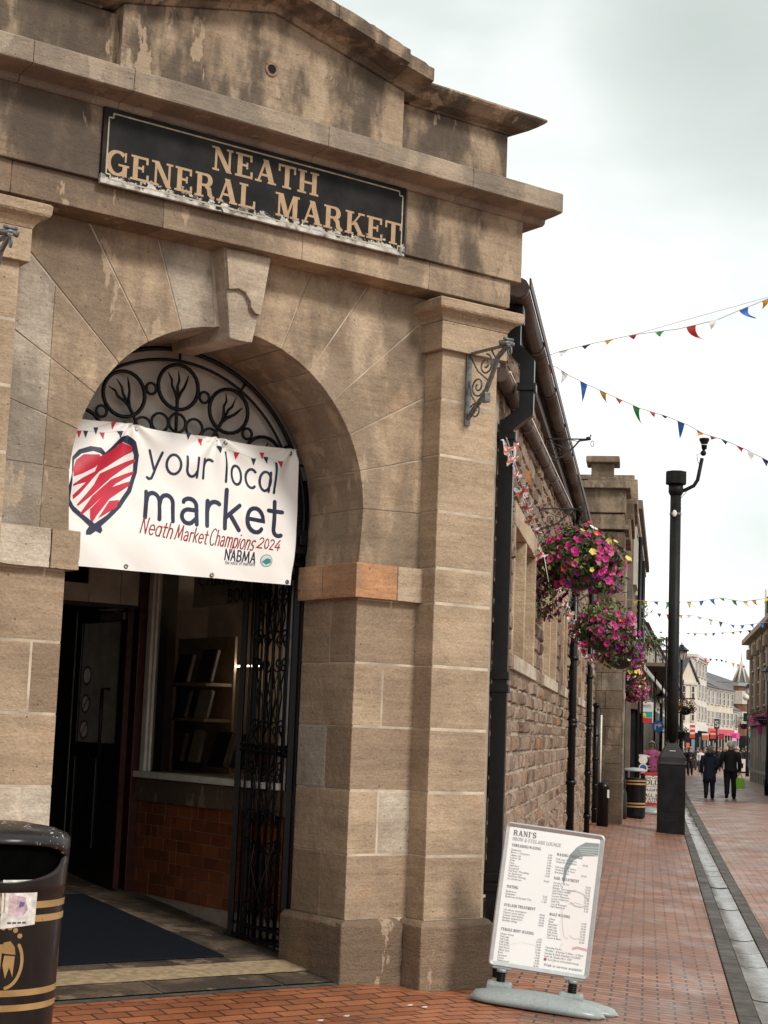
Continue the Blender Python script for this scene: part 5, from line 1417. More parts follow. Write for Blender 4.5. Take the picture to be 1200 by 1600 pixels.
part('printed_face', pic, [plain('grey hair print', (.25, .28, .28), .3, .1, 9, 0), plain('faint skin print', (.79, .755, .735), .3, .01, 9, 0), plain('light hair print', (.5, .53, .53), .3, .05, 9, 0), plain('brow print', (.56, .50, .47), .3, .1, 9, 0), plain('lash print', (.50, .45, .42), .3, .1, 9, 0), plain('line print', (.70, .62, .59), .3, .05, 9, 0), plain('lip print', (.60, .38, .37), .3, .05, 9, 0)], sw, False)
tx = B(TP); SURF = lambda x, y, l: (x, -.0130-l, y)
def pslab(txt, x, z, h, sx=.85, mi=0): r, xe = slab_text(txt, x, z, h, sx, .06); lay(tx, r, SURF, .0006, .00006, mi); return xe
def pfont(txt, x, z, size, mi=0, right=False, sl=0.0):
    P, wd = font_polys(txt, size); x0 = x-wd if right else x
    for pg in P: tx.face([SURF(x0+q[0]+sl*q[1], z+q[1], .0006) for q in pg], .5, mi)
x0 = -.262
pslab("RANI'S", x0, 1.035, .034, .9); pslab('BROW & EYELASH LOUNGE', x0, 1.003, .022, .72, 1)
def section(title, x, z, items, xr, hs=.017):
    pslab(title, x, z, hs, .72); z -= .010
    for it, pr in items:
        z -= .0165
        if it: pfont(it, x, z, .0165)
        if pr: pfont(pr, xr, z, .0155, 0, True)
    return z
section('THREADING/WAXING', x0, .965, [('Eyebrows', '5.00'), ('Brow + Contours', '8.00'), ('Upper Lip', '4.00'), ('Lower Lip', '3.00'), ('Chin', '4.00'), ('Face', '8.00'), ('Half Face', '6.00'), ('Forehead', '4.00'), ('Full Face Threading', '14.00'), ('inc Eyebrows', ''), ('Full Face Waxing', '20.00'), ('inc Eyebrows', '')], .0)
section('TINTING', x0, .705, [('Eyebrows', '5.00'), ('Eyelashes', '7.50'), ('Eyebrows & Eyelash Tint', '11.00')], .0)
section('EYELASH TREATMENT', x0, .590, [('LVL Brow Lamination', '30.00'), ('Cluster party lashes', '18.00'), ('Cluster semi lashes', '25.00'), ('Eyelash extensions', '30.00'), ('Eyelash Lifting', '28.00')], .0)
section('FEMALE BODY WAXING', x0, .440, [('Under Arms', '6.50'), ('Full Legs', '20.00'), ('Full Legs', '16.00'), ('Half Legs', '12.00'), ('Full Arms', '14.00'), ('Half Arms', '10.00'), ('Bikini Line', '9.00'), ('Back', '14.00'), ('Stomach', '8.00'), ('Chest', '12.00'), ('Hollywood', '25.00')], .0)
section('WAXING PACKAGE', .028, .948, [('Full Legs, Full Arms', ''), ('Underarms & Bikini', '45.00'), ('', ''), ('Full Legs, Full Arms', ''), ('Underarms & Face', ''), ('Brazilian Wax', '50.00')], .23)
section('NAIL TREATMENT', .028, .800, [('Acrylic Full Set', '25.00'), ('Gel & Tip', '20.00'), ('Builder Gel extension', '28.00'), ('Gel Polish Hands', '15.00'), ('Gel Polish Feet', '18.00'), ('Luxury Manicure', '22.00'), ('Luxury Pedicure', '25.00'), ('Nail Art', '2.00'), ('Cut & Reshape', '8.00'), ('Nail Removal', '7.00')], .265)
section('MALE WAXING', .028, .575, [('Chest', '14.00'), ('Back', '15.00'), ('Shoulder', '10.00'), ('Full Legs', '24.00'), ('Half Legs', '15.00'), ('Full Arms', '15.00'), ('Half Arms', '12.00'), ('Chest & Back', '26.00')], .265)
z = .372
for s_ in ('Opening Hours', 'Monday - Saturday 9.30am - 5.30pm', 'Sunday & Bank Holidays CLOSED', 'Stall 18, Neath SA11 1DP'): pfont(s_, .028, z, .0165); z -= .018
tx.box(.028, .044, -.0142, -.0136, z-.004, z+.012, .5, 2); pfont("Rani's brow and eyelash lounge", .052, z, .0155)
pfont('Walk in service available!', .028, .263, .024, 0, False, .2)
part('lettering', tx, [plain('dark print', (.17, .165, .165), .4, .05, 9, 0), plain('grey heading print', (.42, .42, .42), .4, .05, 9, 0), plain('red logo print', (.35, .06, .08), .4, .05, 9, 0)], sw, False)
grey = NB('grey recycled plastic'); M['gplastic'] = grey.out(grey.ramp(grey.noise(60, 4), [(.3, (.20, .225, .22)), (.7, (.27, .295, .285))]), grey.ramp(grey.noise(6, 4), [(.4, .28), (.65, .5)]), grey.bump(grey.noise(90, 3), .3, .003))
def lobe(b, x0, x1, yc, hd, hmax, tilt=0):
    nx, na = 22, 14; V = []
    for i in range(nx+1):
        s_ = i/nx; q = 2*s_-1; e = max(1e-3, (1-abs(q)**5))**.5
        hh = hmax*(.45+.55*max(0, 1-abs(q)**2.2))*min(1, e*1.6)
        for j in range(na+1):
            a = math.pi*j/na; cy = math.cos(a); sy = max(0, math.sin(a))**.55
            V.append((lerp(x0, x1, s_), yc+hd*e*cy+tilt*q, .012+hh*sy*(1-.25*abs(cy))))
    m = na+1
    Fs = [(i*m+j, i*m+j+1, (i+1)*m+j+1, (i+1)*m+j) for i in range(nx) for j in range(na)]
    Fs.append(tuple(i*m for i in range(nx, -1, -1))+tuple(i*m+na for i in range(nx+1)))
    b.poly(V, Fs, .5, 0, True)
b = B(TL); lobe(b, -.41, .45, -.06, .13, .10); lobe(b, -.20, .53, .11, .11, .075)
b.box(-.31, -.15, -.05, .07, .06, .125, .5, 0, .02); b.box(.14, .30, -.05, .07, .06, .125, .5, 0, .02)
part('base', b, M['gplastic'], sw)
for x in (-.225, .225):
    b = B(TL); b.tube([(x+.024*math.cos(a), .0+.024*math.sin(a), .118+.068*i/60) for i in range(61) for a in [i/60*2*math.pi*6]], .0058, 6)
    part('spring', b, M['black_iron'], sw, False)
    b = B(TL); b.tube([(x, 0, .11), (x, 0, .122)], .036, 12); part('lower_collar', b, M['gplastic'], sw, False)
    b = B(TL); b.tube([(x, 0, .185), (x, 0, .205)], .034, 12); b.box(x-.06, x+.06, -.02, .02, .203, .217, .5, 0, .004)
    part('spring_mount', b, M['gplastic'], sw, False)

# ---------------- litter bin with gold bands ----------------
BC = Vector((-2.735, 6.95, 0)); BC.z = gz(BC.x, BC.y)
ltb = thing('litter_bin', 'glossy black barrel litter bin with gold bands and torn stickers at the left edge', 'litter bin', BC)
dirc = math.atan2(-BC.y, -BC.x)
def brad(z): return .262+.043*min(1, z/1.15)
A0 = R(66)
def zlo(a):
    q = abs((a-dirc+math.pi) % (2*math.pi)-math.pi)/A0
    return 1.075-.10*math.sqrt(max(0, 1-q*q)) if q < 1 else 1.075
def zhi(a):
    q = abs((a-dirc+math.pi) % (2*math.pi)-math.pi)/A0
    return 1.075+.055*math.sqrt(max(0, 1-q*q)) if q < 1 else 1.076
NA = 120
body = B(); zs = [0, .05, .06, .40, .41, .44, .75, .88, .93, .935, .96]
V = []
for k in range(len(zs)+4):
    for j in range(NA):
        a = 2*math.pi*j/NA
        if k < len(zs): z = zs[k]; r = brad(z)+(.004 if z > .934 else 0)-(.012 if z < .055 else 0)
        else:
            f = [1/3, 2/3, .97, 1][k-len(zs)]; z = lerp(.96, zlo(a), f); r = brad(z)+.004-(.012 if f == 1 else 0)
        V.append((BC.x+r*math.cos(a), BC.y+r*math.sin(a), BC.z+z))
nr = len(zs)+4
body.poly(V, [(k*NA+j, k*NA+(j+1) % NA, (k+1)*NA+(j+1) % NA, (k+1)*NA+j) for k in range(nr-1) for j in range(NA)], .5, 0, True)
blk_ = NB('scratched black bin paint'); sc_ = blk_.noise(7, 5, blk_.vec((1, 1, .25)))
M['bin'] = blk_.out(blk_.ramp(sc_, [(.35, (.006, .0045, .0042)), (.75, (.016, .011, .0098))]), blk_.ramp(blk_.noise(5, 5), [(.35, .12), (.7, .34)]), blk_.bump(blk_.noise(30, 4), .06, .004), spec=.3)
part('body', body, M['bin'], ltb)
lid = B(); V = []
ks = [0, .03, .5, 1]
for f in ks+[2, 3, 4, 5]:
    for j in range(NA):
        a = 2*math.pi*j/NA
        if f <= 1: z = lerp(zhi(a), 1.142, f); r = brad(1.1)+.004-(.012 if f == 0 else 0)
        else: z = [1.162, 1.185, 1.203, 1.21][f-2]; r = [.292, .23, .12, .002][f-2]
        V.append((BC.x+r*math.cos(a), BC.y+r*math.sin(a), BC.z+z))
lid.poly(V, [(k*NA+j, k*NA+(j+1) % NA, (k+1)*NA+(j+1) % NA, (k+1)*NA+j) for k in range(len(ks)+3) for j in range(NA)], .5, 0, True)
lm = NB('worn black lid paint'); chip = lm.ramp(lm.noise(44, 6, rough=.6), [(.625, 0.0), (.64, 1.0)])
lowz = lm.ramp(lm.noise(4, 3), [(.5, 0.0), (.6, 1.0)])
M['binlid'] = lm.out(lm.mix(lm.math('MULTIPLY', chip, lowz), (.014, .013, .012), (.5, .48, .45)), lm.ramp(lm.noise(6, 4), [(.35, .2), (.7, .42)]), lm.bump(lm.noise(30, 3), .08, .004), spec=.25)
part('lid', lid, M['binlid'], ltb)
b = B(); b.lathe([(.255, .5), (.28, 1.15)], tuple(BC), 40, cap=False); b.lathe([(.001, .5), (.255, .5)], tuple(BC), 40, cap=False); part('liner', b, plain('bin darkness', (.002, .002, .002), .95, .2, spec=0), ltb, False)
def bsurf2(a_, z, l): r = brad(z)+.0012+l; return (BC.x+r*math.cos(a_), BC.y+r*math.sin(a_), BC.z+z)
gold = NB('dull gold band paint'); M['gold'] = gold.out(gold.mix(gold.ramp(gold.noise(24, 6), [(.66, 0.0), (.70, 1.0)]), gold.ramp(gold.noise(8, 4), [(.3, (.24, .135, .045)), (.7, (.36, .215, .085))]), (.02, .017, .015)), .42)
for z0, z1 in ((.868, .896), (.812, .840), (.515, .541), (.455, .481)):
    b = B()
    for j in range(NA): a0, a1 = 2*math.pi*j/NA, 2*math.pi*(j+1)/NA; b.face([bsurf2(a0, z0, 0), bsurf2(a1, z0, 0), bsurf2(a1, z1, 0), bsurf2(a0, z1, 0)])
    part('gold_band', b, M['gold'], ltb)
def bin_pt(px, py):
    """angle and height on the barrel seen at a pixel"""
    r = ray(px, py); ro = brad(.7); dx, dy = CAM.x-BC.x, CAM.y-BC.y
    A_, B_, C_ = r.x**2+r.y**2, 2*(r.x*dx+r.y*dy), dx*dx+dy*dy-ro*ro
    D = B_*B_-4*A_*C_
    t = (-B_-math.sqrt(max(0, D)))/(2*A_); p = CAM+r*t; return math.atan2(p.y-BC.y, p.x-BC.x), p.z-BC.z
ax0, zx0 = bin_pt(8, 1500)
def emb(pts, w_, k):
    b_ = []
    for pg in ribbon([(x, y) for x, y in pts], w_): b_.append(pg)
    return b_, k
em = B(); ES = lambda x, y, l: bsurf2(ax0+x/.28, zx0+y, l)
E_ = [emb(arc(-.005, -.01, .075, .105, 40, -80, 14), .014, 0), emb(arc(-.02, 0, .10, .12, 150, 250, 10), .012, 1)]
for i, (x, y) in enumerate(((.052, .095), (.033, .118), (.010, .130), (-.016, .130))): E_.append(([[Vector((x+.0105*math.cos(q*.524), y+.0105*math.sin(q*.524), 0)) for q in range(12)]], 2))
E_.append(([[Vector(p+(0,)) for p in ((-.01, .07), (.016, .075), (.035, .05), (.04, .02), (.0, .025), (-.02, .03))]], 3)); E_.append(([[Vector(p+(0,)) for p in ((-.005, .018), (.038, .014), (.034, -.07), (.018, -.03), (.004, -.075), (-.01, -.02))]], 4))
E_.append(([[Vector(p+(0,)) for p in ((-.03, .06), (-.014, .065), (-.02, -.08), (-.034, -.02))]], 5))
lay(em, E_, ES, .0006); part('emblem', em, M['gold'], ltb, False)
st = B(); aS, zS = bin_pt(30, 1410)
SS = lambda x, y, l: bsurf2(aS+x/.28, zS+y, l)
def spoly(b, pts, off, mi):
    P = dense(pts, .02); b.face([SS(x, y, off) for x, y in P], .5, mi)
for x in [i*.018 for i in range(-4, 4)]:
    spoly(st, [(x, -.098+.1*x), (x+.0179, -.098+.1*(x+.018)), (x+.0179, .092), (x, .092)], .0012, 0)
for i in range(5): spoly(st, [(-.045+.018*i, .045), (-.0275+.018*i, .045), (-.0275+.018*i, .054), (-.045+.018*i, .054)], .0020, 1)
spoly(st, [(-.045, -.048), (-.015, -.055), (-.015, .028), (-.045, .03)], .0020, 2); spoly(st, [(-.0149, -.055), (.02, -.05), (.035, -.03), (.02, .02), (-.0149, .028)], .0021, 3); spoly(st, [(-.005, -.02), (.015, -.015), (.02, .0), (.0, .005)], .0028, 4)
for i in range(4): spoly(st, [(-.045+.02*i, -.085), (-.03+.02*i, -.085), (-.03+.02*i, -.078), (-.045+.02*i, -.078)], .0020, 1)
part('torn_sticker', st, [plain('grubby sticker paper', (.55, .52, .47), .6, .35, 30, .1), plain('sticker print', (.05, .05, .055), .6), plain('sticker pink', (.5, .36, .36), .6, .4, 40), plain('sticker mauve', (.40, .30, .34), .6, .4, 40), plain('sticker purple', (.10, .08, .16), .6)], ltb, False)
st = B()
for i in range(6):
    x = -.19+.022*i; spoly(st, [(x, -.06-.03*math.sin(i*2)), (x+.0219, -.06-.03*math.sin(i*2+2)), (x+.0219, .085-.01*i), (x, .09)], .0012, 0)
part('torn_sticker', st, plain('brown torn sticker residue', (.33, .25, .16), .8, .7, 26, .3), ltb, False)
# ---------------- street furniture ----------------
def solid_at(p): return Vector((p.x, p.y, p.z))
cL, cR_ = onH(1026, 1300), onH(1070, 1305)
cc_ = (cL+cR_)/2; cc_.y += .22; hw = (cR_.x-cL.x)/2-.015
lamp = thing('camera_column', 'tall black column on a square box base with a bent arm and lamp head at its top', 'column', cc_, R(4))
YY = cc_.y; zz = lambda y, px=1050: atY(px, y, YY).z
LT = RM[lamp.name]
T_ = lambda x, y, z: LT @ Vector((x, y, z-cc_.z))
def sqf(b, prof):   # square sections (half width, z)
    V = []
    for h, z in prof: V += [(-h, -h, z), (h, -h, z), (h, h, z), (-h, h, z)]
    Fs = [(3, 2, 1, 0), tuple(range(len(V)-4, len(V)))]
    for k in range(len(prof)-1): Fs += [(4*k+j, 4*k+(j+1) % 4, 4*k+4+(j+1) % 4, 4*k+4+j) for j in range(4)]
    b.solid(V, Fs, .5, 0, .012)
zb1, zb2, zp = zz(1195), zz(1183), zz(1160)
bm_ = plain('weathered black column paint', (.0085, .0082, .0078), .5, .5, 5, .1, 40, 0, .14)
b = B(T_); sqf(b, [(hw, cc_.z-.1), (hw*1.0, zb1)]); part('base_box', b, bm_, lamp)
b = B(T_); sqf(b, [(hw*1.05, zb1+.003), (hw*1.05, zb1+.03), (hw*.97, zb1+.04), (hw*.97, zb2), (hw*.36, zp), (hw*.36, zp+.05)]); part('pyramid_cap', b, plain('grey black cap paint', (.026, .025, .024), .45, .3, 5, .1, spec=.2), lamp)
b = B(T_); b.box(-hw*.5, hw*.5, -hw-.012, -hw-.001, cc_.z+.30, cc_.z+.34); b.box(-hw*.5, hw*.5, -hw-.006, -hw-.001, cc_.z+.22, cc_.z+.298); part('letter_slot', b, M['black_iron'], lamp)
b = B(T_); b.box(-hw*.78, hw*.78, -hw-.008, -hw-.0012, cc_.z+.42, zb1-.10, .5, 0, .006); b.box(hw*.6, hw*.68, -hw-.02, -hw-.0085, cc_.z+.75, cc_.z+.79); part('access_door', b, bm_, lamp)
b = B(T_); b.box(-.06, .06, -hw*.72, -hw*.70, zb2+.10, zb2+.13); part('number_plate', b, M['white_paint'], lamp)
zt = zz(772); pr = .5*(1059.5-1042)/FPX*YY
b = B(T_); b.tube([(0, 0, zp), (0, 0, 2.6), (0, 0, zt)], [pr*1.03, pr, pr*.96], 20); part('pole', b, bm_, lamp, False)
zh0, zh1 = zz(757), zz(737)
b = B(T_); b.lathe([(pr, zt-cc_.z-.03), (pr*1.3, zt-cc_.z+.03), (pr*1.3, zh0-cc_.z)], (0, 0, cc_.z), 20); b.solid([(.215*math.cos(R(22.5+45*k)), .215*math.sin(R(22.5+45*k)), z) for z in (zh0+.002, zh1) for k in range(8)], [tuple(range(7, -1, -1)), tuple(range(8, 16))]+[(k, (k+1) % 8, 8+(k+1) % 8, 8+k) for k in range(8)], .5, 0, .012)
part('head_box', b, bm_, lamp)
ap = [atY(px, py, YY) for px, py in ((1058, 770), (1072, 765), (1084, 759), (1090, 750), (1097, 716))]
b = B(); b.tube(ap, .038, 10); part('bent_arm', b, bm_, lamp, False)
a4 = atY(1099, 708, YY)
b = B(); b.ball(a4, .06, 10); b.tube([a4, a4+Vector((.01, 0, .09))], .03, 8); b.lathe([(.05, .08), (.06, .18), (.10, .26), (.10, .30), (.02, .31)], tuple(a4+Vector((.015, 0, .0))), 14); part('lamp_head', b, bm_, lamp, False)
b = B(); b.lathe([(.055, .155), (.062, .165), (.058, .18)], tuple(a4+Vector((.015, 0, .0))), 14); part('pale_collar', b, M['white_paint'], lamp, False)
b = B(); b.tube([atY(px, py, YY-.03) for px, py in ((1095, 709), (1089, 710), (1090, 720), (1093, 726))], .006, 5); part('cable', b, M['black_iron'], lamp, False)
b = B(); b.tube([atY(px, py, YY-.05) for px, py in ((1073, 768), (1064, 778), (1062, 786), (1064, 795), (1061, 801))], .006, 5); part('cable', b, M['black_iron'], lamp, False)
g = atY(1054, 802, YY-pr*1.1); b = B(); b.ball(g, .045, 10, sc=(1, .5, 1.55)); part('white_tag', b, M['white_paint'], lamp, False)
b = B(T_); b.tube([(0, 0, g.z-.02), (0, 0, g.z+.02)], pr*1.06, 20, caps=False); part('strap', b, M['grey_iron'], lamp, False)
# black sign post with plate carrying baskets
p = LPB; t = thing('sign_post', 'black post with a small dark plate and wide cast base beside the far bin', 'post', p)
z_ = lambda y: atY(970, y, p.y).z-p.z
b = B(); b.lathe([(.125, 0), (.13, .03), (.125, .55), (.10, .60), (.085, .66), (.105, .70), (.075, .9), (.06, 1.05)], tuple(p), 16); part('cast_base', b, M['black_gloss'], t, False)
b = B(); b.tube([p+Vector((0, 0, 1)), p+Vector((0, 0, z_(1052)))], .058, 12); b.lathe([(.06, 0), (.09, .03), (.07, .09), (.10, .13), (.03, .2)], (p.x, p.y, p.z+z_(1060)), 12); part('shaft', b, M['black_gloss'], t, False)
b = B(); a_ = atY(953, 1119, p.y-.05); c_ = atY(967, 1108, p.y-.05); b.box(a_.x, c_.x, p.y-.07, p.y-.05, a_.z, c_.z); part('plate', b, M['black_iron'], t)
b = B(); b.box(p.x-.06, p.x+.05, p.y-.075, p.y-.06, p.z+z_(1092), p.z+z_(1083)); part('white_label', b, M['white_paint'], t)
# bollard and conduit post
p = onH(941, 1291); t = thing('bollard', 'short black bollard with a white sticker strip close to the rubble wall', 'bollard', p)
hh = atY(941, 1222, p.y).z-p.z
b = B(); b.lathe([(.115, 0), (.115, hh-.12), (.125, hh-.11), (.125, hh-.07), (.11, hh-.05), (.10, hh-.01), (.02, hh)], tuple(p), 18); part('shaft', b, M['black_gloss'], t, False)
b = B(); b.box(p.x+.085, p.x+.125, p.y-.09, p.y-.07, p.z+.55, p.z+hh-.14); part('sticker', b, M['white_paint'], t)
p = onH(924, 1285); p.x = max(p.x, XW+.09); t = thing('conduit_post', 'black jointed conduit pipe with a pale cable beside it rising beside the bollard', 'pipe', p)
hh = atY(924, 1098, p.y).z-p.z
b = B(); b.tube([p, p+Vector((0, 0, hh))], .055, 12); part('pipe', b, M['black_gloss'], t, False)
for f in (.1, .3, .52, .72, .97):
    b = B(); b.tube([p+Vector((0, 0, hh*f)), p+Vector((0, 0, hh*f+.05))], .07, 12); part('joint', b, M['black_gloss'], t, False)
b = B(); b.tube([p+Vector((.10, 0, hh*.25)), p+Vector((.10, 0, hh*.9))], .02, 6); part('pale_cable', b, M['white_paint'], t, False)
# far bins
def far_bin(p, top, label, rr=.27):
    t = thing('litter_bin', label, 'litter bin', p, 0, None); hh = top
    b = B(); b.lathe([(rr*.9, 0), (rr*.93, .06), (rr, hh*.82), (rr*1.05, hh*.84), (rr*.9, hh*.86)], tuple(p), 24); part('body', b, M['black_gloss'], t, False)
    for z0 in (.28, .36, .86, .94):
        b = B(); r_ = rr*lerp(.93, 1, z0/(hh*.82))+.003; b.lathe([(r_, z0*hh/1.2), (r_, z0*hh/1.2+.035)], tuple(p), 24, cap=False); part('gold_band', b, M['gold'], t, False)
    b = B(); b.box(p.x-rr*.9, p.x-rr*.5, p.y-rr*.6, p.y+rr*.6, p.z+hh*.84, p.z+hh, .5, 0, .02); b.box(p.x+rr*.5, p.x+rr*.9, p.y-rr*.6, p.y+rr*.6, p.z+hh*.84, p.z+hh*.96, .5, 0, .02); part('lid_support', b, M['black_gloss'], t)
    b = B(); b.lathe([(rr*1.05, 0), (rr*1.06, .03), (rr*.7, .07), (.01, .085)], (p.x, p.y, p.z+hh), 24); part('lid', b, plain('pale grey lid', (.30, .31, .31), .4, .1, 6, 0), t, False)
p = onH(990, 1278); far_bin(p, atY(990, 1205, p.y).z-p.z, 'black and gold litter bin with pale lid standing beside the sign post')
p = onH(1004, 1262); p.y += 6; p.x = atY(1001, 1200, p.y).x; p.z = gz(p.x, p.y); far_bin(p, atY(1001, 1183, p.y).z-p.z, 'further litter bin with a pale lid half hidden behind the gold dealer sign')
# gold dealer sign
aa, bb_ = onH(999, 1270), onH(1029, 1274)
p = (aa+bb_)/2; t = thing('gold_dealer_sign', 'white pavement board with arched red top lettered GOLD BOUGHT STALL 35 NEATH MARKET', 'pavement sign', p)
wv = atY(1031, 1250, p.y).x-atY(999, 1250, p.y).x; zt_ = lambda y: atY(1014, y, p.y).z
px0 = atY(999, 1250, p.y).x
TT = lambda x, y, z: (px0+x, p.y+y, z)
b = B(TT); b.box(0, wv, -.03, .03, zt_(1258), zt_(1212), .5, 0, .01); part('panel', b, M['white_paint'], t)
b = B(TT); b.box(-.01, wv+.01, -.035, .035, zt_(1211.8), zt_(1207), .5, 0, .01); b.box(.01, wv-.01, -.034, -.031, zt_(1258), zt_(1254)); part('red_band', b, plain('red board paint', (.42, .02, .02), .5), t)
b = B(TT); b.lathe([(.30, 0), (.30, .06), (.16, .14), (.05, .17)], (wv/2, 0, p.z), 20, sy=.5); b.box(wv*.3, wv*.7, -.02, .02, p.z+.1, zt_(1258)); part('foot', b, M['gplastic'], t, False)
b = B(TT); su = lambda x, y, l: (x, -.0315-l, y)
for txt, y0, y1, f in (('GOLD', 1226, 1219, .9), ('BOUGHT', 1236, 1232, .8), ('STALL 35', 1245, 1240, .95), ('NEATH', 1250.5, 1246, .75), ('MARKET', 1256, 1251.5, .95)):
    h = zt_(y1)-zt_(y0); sx = wv*f/slab_width(txt, h); r_, _ = slab_text(txt, wv*(1-f)/2, zt_(y0), h, sx); lay(b, r_, su, .001)
for txt, y0, sz in (('Earring Days', 1217, .11), ('any jewellery', 1229.5, .06)):
    P, wd = font_polys(txt, sz); k = wv*.85/wd
    for pg in P: b.face([su(wv*.07+q[0]*k, zt_(y0)+q[1], .001) for q in pg])
part('lettering', b, plain('black board lettering', (.02, .018, .018), .5), t, False)
for i, (px, py, colr, lb) in enumerate(((1005, 1187, (.6, .6, .58), 'white round disc sign standing behind the gold dealer board'), (1005, 1200, (.03, .06, .28), 'blue round disc sign under the white disc'))):
    q = atY(px, py, p.y+1.5); t2 = thing('disc_sign', lb, 'sign', q)
    b = B(); n = 20; b.solid([(q.x+.11*math.cos(2*math.pi*k/n), q.y+d, q.z+.11*math.sin(2*math.pi*k/n)) for d in (0, .02) for k in range(n)], [tuple(range(n)), tuple(range(2*n-1, n-1, -1))]+[(k, (k+1) % n, n+(k+1) % n, n+k) for k in range(n)]); part('disc', b, M['white_paint'], t2)
    b = B(); r_ = .085 if i else .05; b.solid([(q.x+r_*math.cos(2*math.pi*k/n), q.y-.004+d, q.z+r_*math.sin(2*math.pi*k/n)) for d in (0, .003) for k in range(n)], [tuple(range(n)), tuple(range(2*n-1, n-1, -1))]+[(k, (k+1) % n, n+(k+1) % n, n+k) for k in range(n)]); part('symbol', b, plain('disc paint %d' % i, colr, .5), t2)
    b = B(); b.tube([q+Vector((0, .03, 0)), Vector((q.x, q.y+.03, gz(q.x, q.y)))], .015, 6); part('stem', b, M['grey_iron'], t2, False)
# projecting board and blue turn sign
def board(name, label, px, py, Y, wpx, hpx, stripes, cat='sign', post=None, th=.06):
    """flat board seen frontally; stripes: (y0 frac from top, y1, colour)"""
    q = atY(px, py, Y); k = Y/FPX; w_, h_ = wpx*k, hpx*k
    t = thing(name, label, cat, q)
    b = B(); b.box(q.x-w_/2, q.x+w_/2, q.y, q.y+th, q.z-h_/2, q.z+h_/2, .5, 0, min(.01, w_*.05)); part('panel', b, plain(name+' ground '+label[:18], stripes[0][2], .5, .06, 5, 0), t)
    for i, (f0, f1, c) in enumerate(stripes[1:]):
        b = B(); b.box(q.x-w_*.46, q.x+w_*.46, q.y-.012, q.y-.002, q.z+h_/2-h_*f1, q.z+h_/2-h_*f0); part('coloured_band', b, plain('band %d ' % i+label[:18], c, .5, .06, 5, 0), t)
    if post: b = B(); b.tube([Vector((q.x, q.y+th, q.z+h_/2)), Vector((q.x, q.y+th, gz(q.x, q.y)))], post, 8); part('post', b, M['black_iron'], t, False)
    return t, q, w_, h_
t, q, w_, h_ = board('projecting_sign', 'white projecting shop board with green and red lower bands above the far bins', 1006, 1113, 52, 28, 32, [(0, 0, (.62, .62, .58)), (.46, .72, (.02, .30, .24)), (.76, .99, (.45, .03, .03))])
b = B(); P, wd = font_polys('CLAYPOTS', .1); k = w_*.8/wd
for pg in P: b.face([(q.x-w_*.4+v[0]*k, q.y-.014, q.z+h_*.22+v[1]*1.4) for v in pg])
part('lettering', b, plain('dark board letters', (.05, .05, .05), .5), t, False)
b = B(); b.ball((q.x, q.y-.012, q.z-.09), .07, 10, sc=(1, .15, 1)); part('yellow_motif', b, plain('yellow motif', (.6, .42, .04), .5), t, False)
b = B(); b.tube([q+Vector((-.2, .03, h_*.5)), q+Vector((-.9, .03, h_*.5+.02))], .03, 6); part('bracket_arm', b, M['black_iron'], t, False)
q = atY(1028, 1135, 60); t = thing('turn_sign', 'round blue road sign with a white right turn arrow', 'road sign', q)
n = 24; rr = 9*60/FPX
b = B(); b.solid([(q.x+rr*math.cos(2*math.pi*k/n), q.y+d, q.z+rr*math.sin(2*math.pi*k/n)) for d in (0, .02) for k in range(n)], [tuple(range(n)), tuple(range(2*n-1, n-1, -1))]+[(k, (k+1) % n, n+(k+1) % n, n+k) for k in range(n)]); part('disc', b, plain('road sign blue', (.02, .13, .42), .4, .05, 5, 0), t)
b = B()
for i, pts in enumerate(([(-.09, -.11), (-.09, .045), (.07, .045)], [(.02, .105), (.10, .045), (.02, -.015)])):
    for pg in ribbon(pts, .045, cap=False): b.face([(q.x+v.x, q.y-.003-.002*i, q.z+v.y) for v in pg])
part('arrow', b, M['white_paint'], t, False)
b = B(); b.tube([q+Vector((0, .05, rr)), Vector((q.x, q.y+.05, gz(q.x, q.y)))], .035, 8); part('post', b, M['grey_iron'], t, False)

# ---------------- lantern posts ----------------
GL = plain('lantern glass', (.55, .55, .52), .2, .05, 9, 0)
def lantern_post(px, ytop, Y, label, lpx, group='lantern posts', globe=False):
    tp = atY(px, ytop, Y); base = Vector((tp.x, tp.y, gz(tp.x, tp.y))); k = Y/FPX; L = lpx*k   # lantern height
    t = thing('lantern_post', label, 'street lamp', base, 0, group)
    b = B(); b.lathe([(.10, 0), (.11, .5), (.07, .6), (.055, 1.2), (.045, tp.z-base.z-L*1.02)], tuple(base), 10); part('post', b, M['black_gloss'], t, False)
    z0 = tp.z-L
    b = B(); b.lathe([(L*.16, 0), (L*.30, L*.48)], (tp.x, tp.y, z0), 6, smooth=False); part('lantern_glass', b, GL, t, False)
    b = B(); b.lathe([(L*.42, L*.48), (L*.40, L*.54), (L*.14, L*.76), (L*.10, L*.84), (L*.03, L*.86), (L*.015, L)], (tp.x, tp.y, z0), 6, smooth=False)
    for j in range(6): b.tube([(tp.x+L*.16*math.cos(j*math.pi/3), tp.y+L*.16*math.sin(j*math.pi/3), z0), (tp.x+L*.30*math.cos(j*math.pi/3), tp.y+L*.30*math.sin(j*math.pi/3), z0+L*.48)], L*.02, 5)
    part('lantern_cap', b, M['black_gloss'], t, False)
    b = B(); b.tube([(tp.x-.5, tp.y, z0-L*2.2), (tp.x+.5, tp.y, z0-L*2.2)], .025, 6); part('cross_arm', b, M['black_gloss'], t, False)
    if globe: b = B(); b.ball((tp.x-.12, tp.y-.1, z0-L*.35), .18, 12); part('camera_globe', b, M['white_paint'], t, False)
    return tp
lantern_post(1065.5, 1003, 62, 'black lantern post standing just right of the camera column', 27)
lantern_post(1169, 1066, 95, 'black lantern post with a white camera globe in front of the right stone building', 17, globe=True)
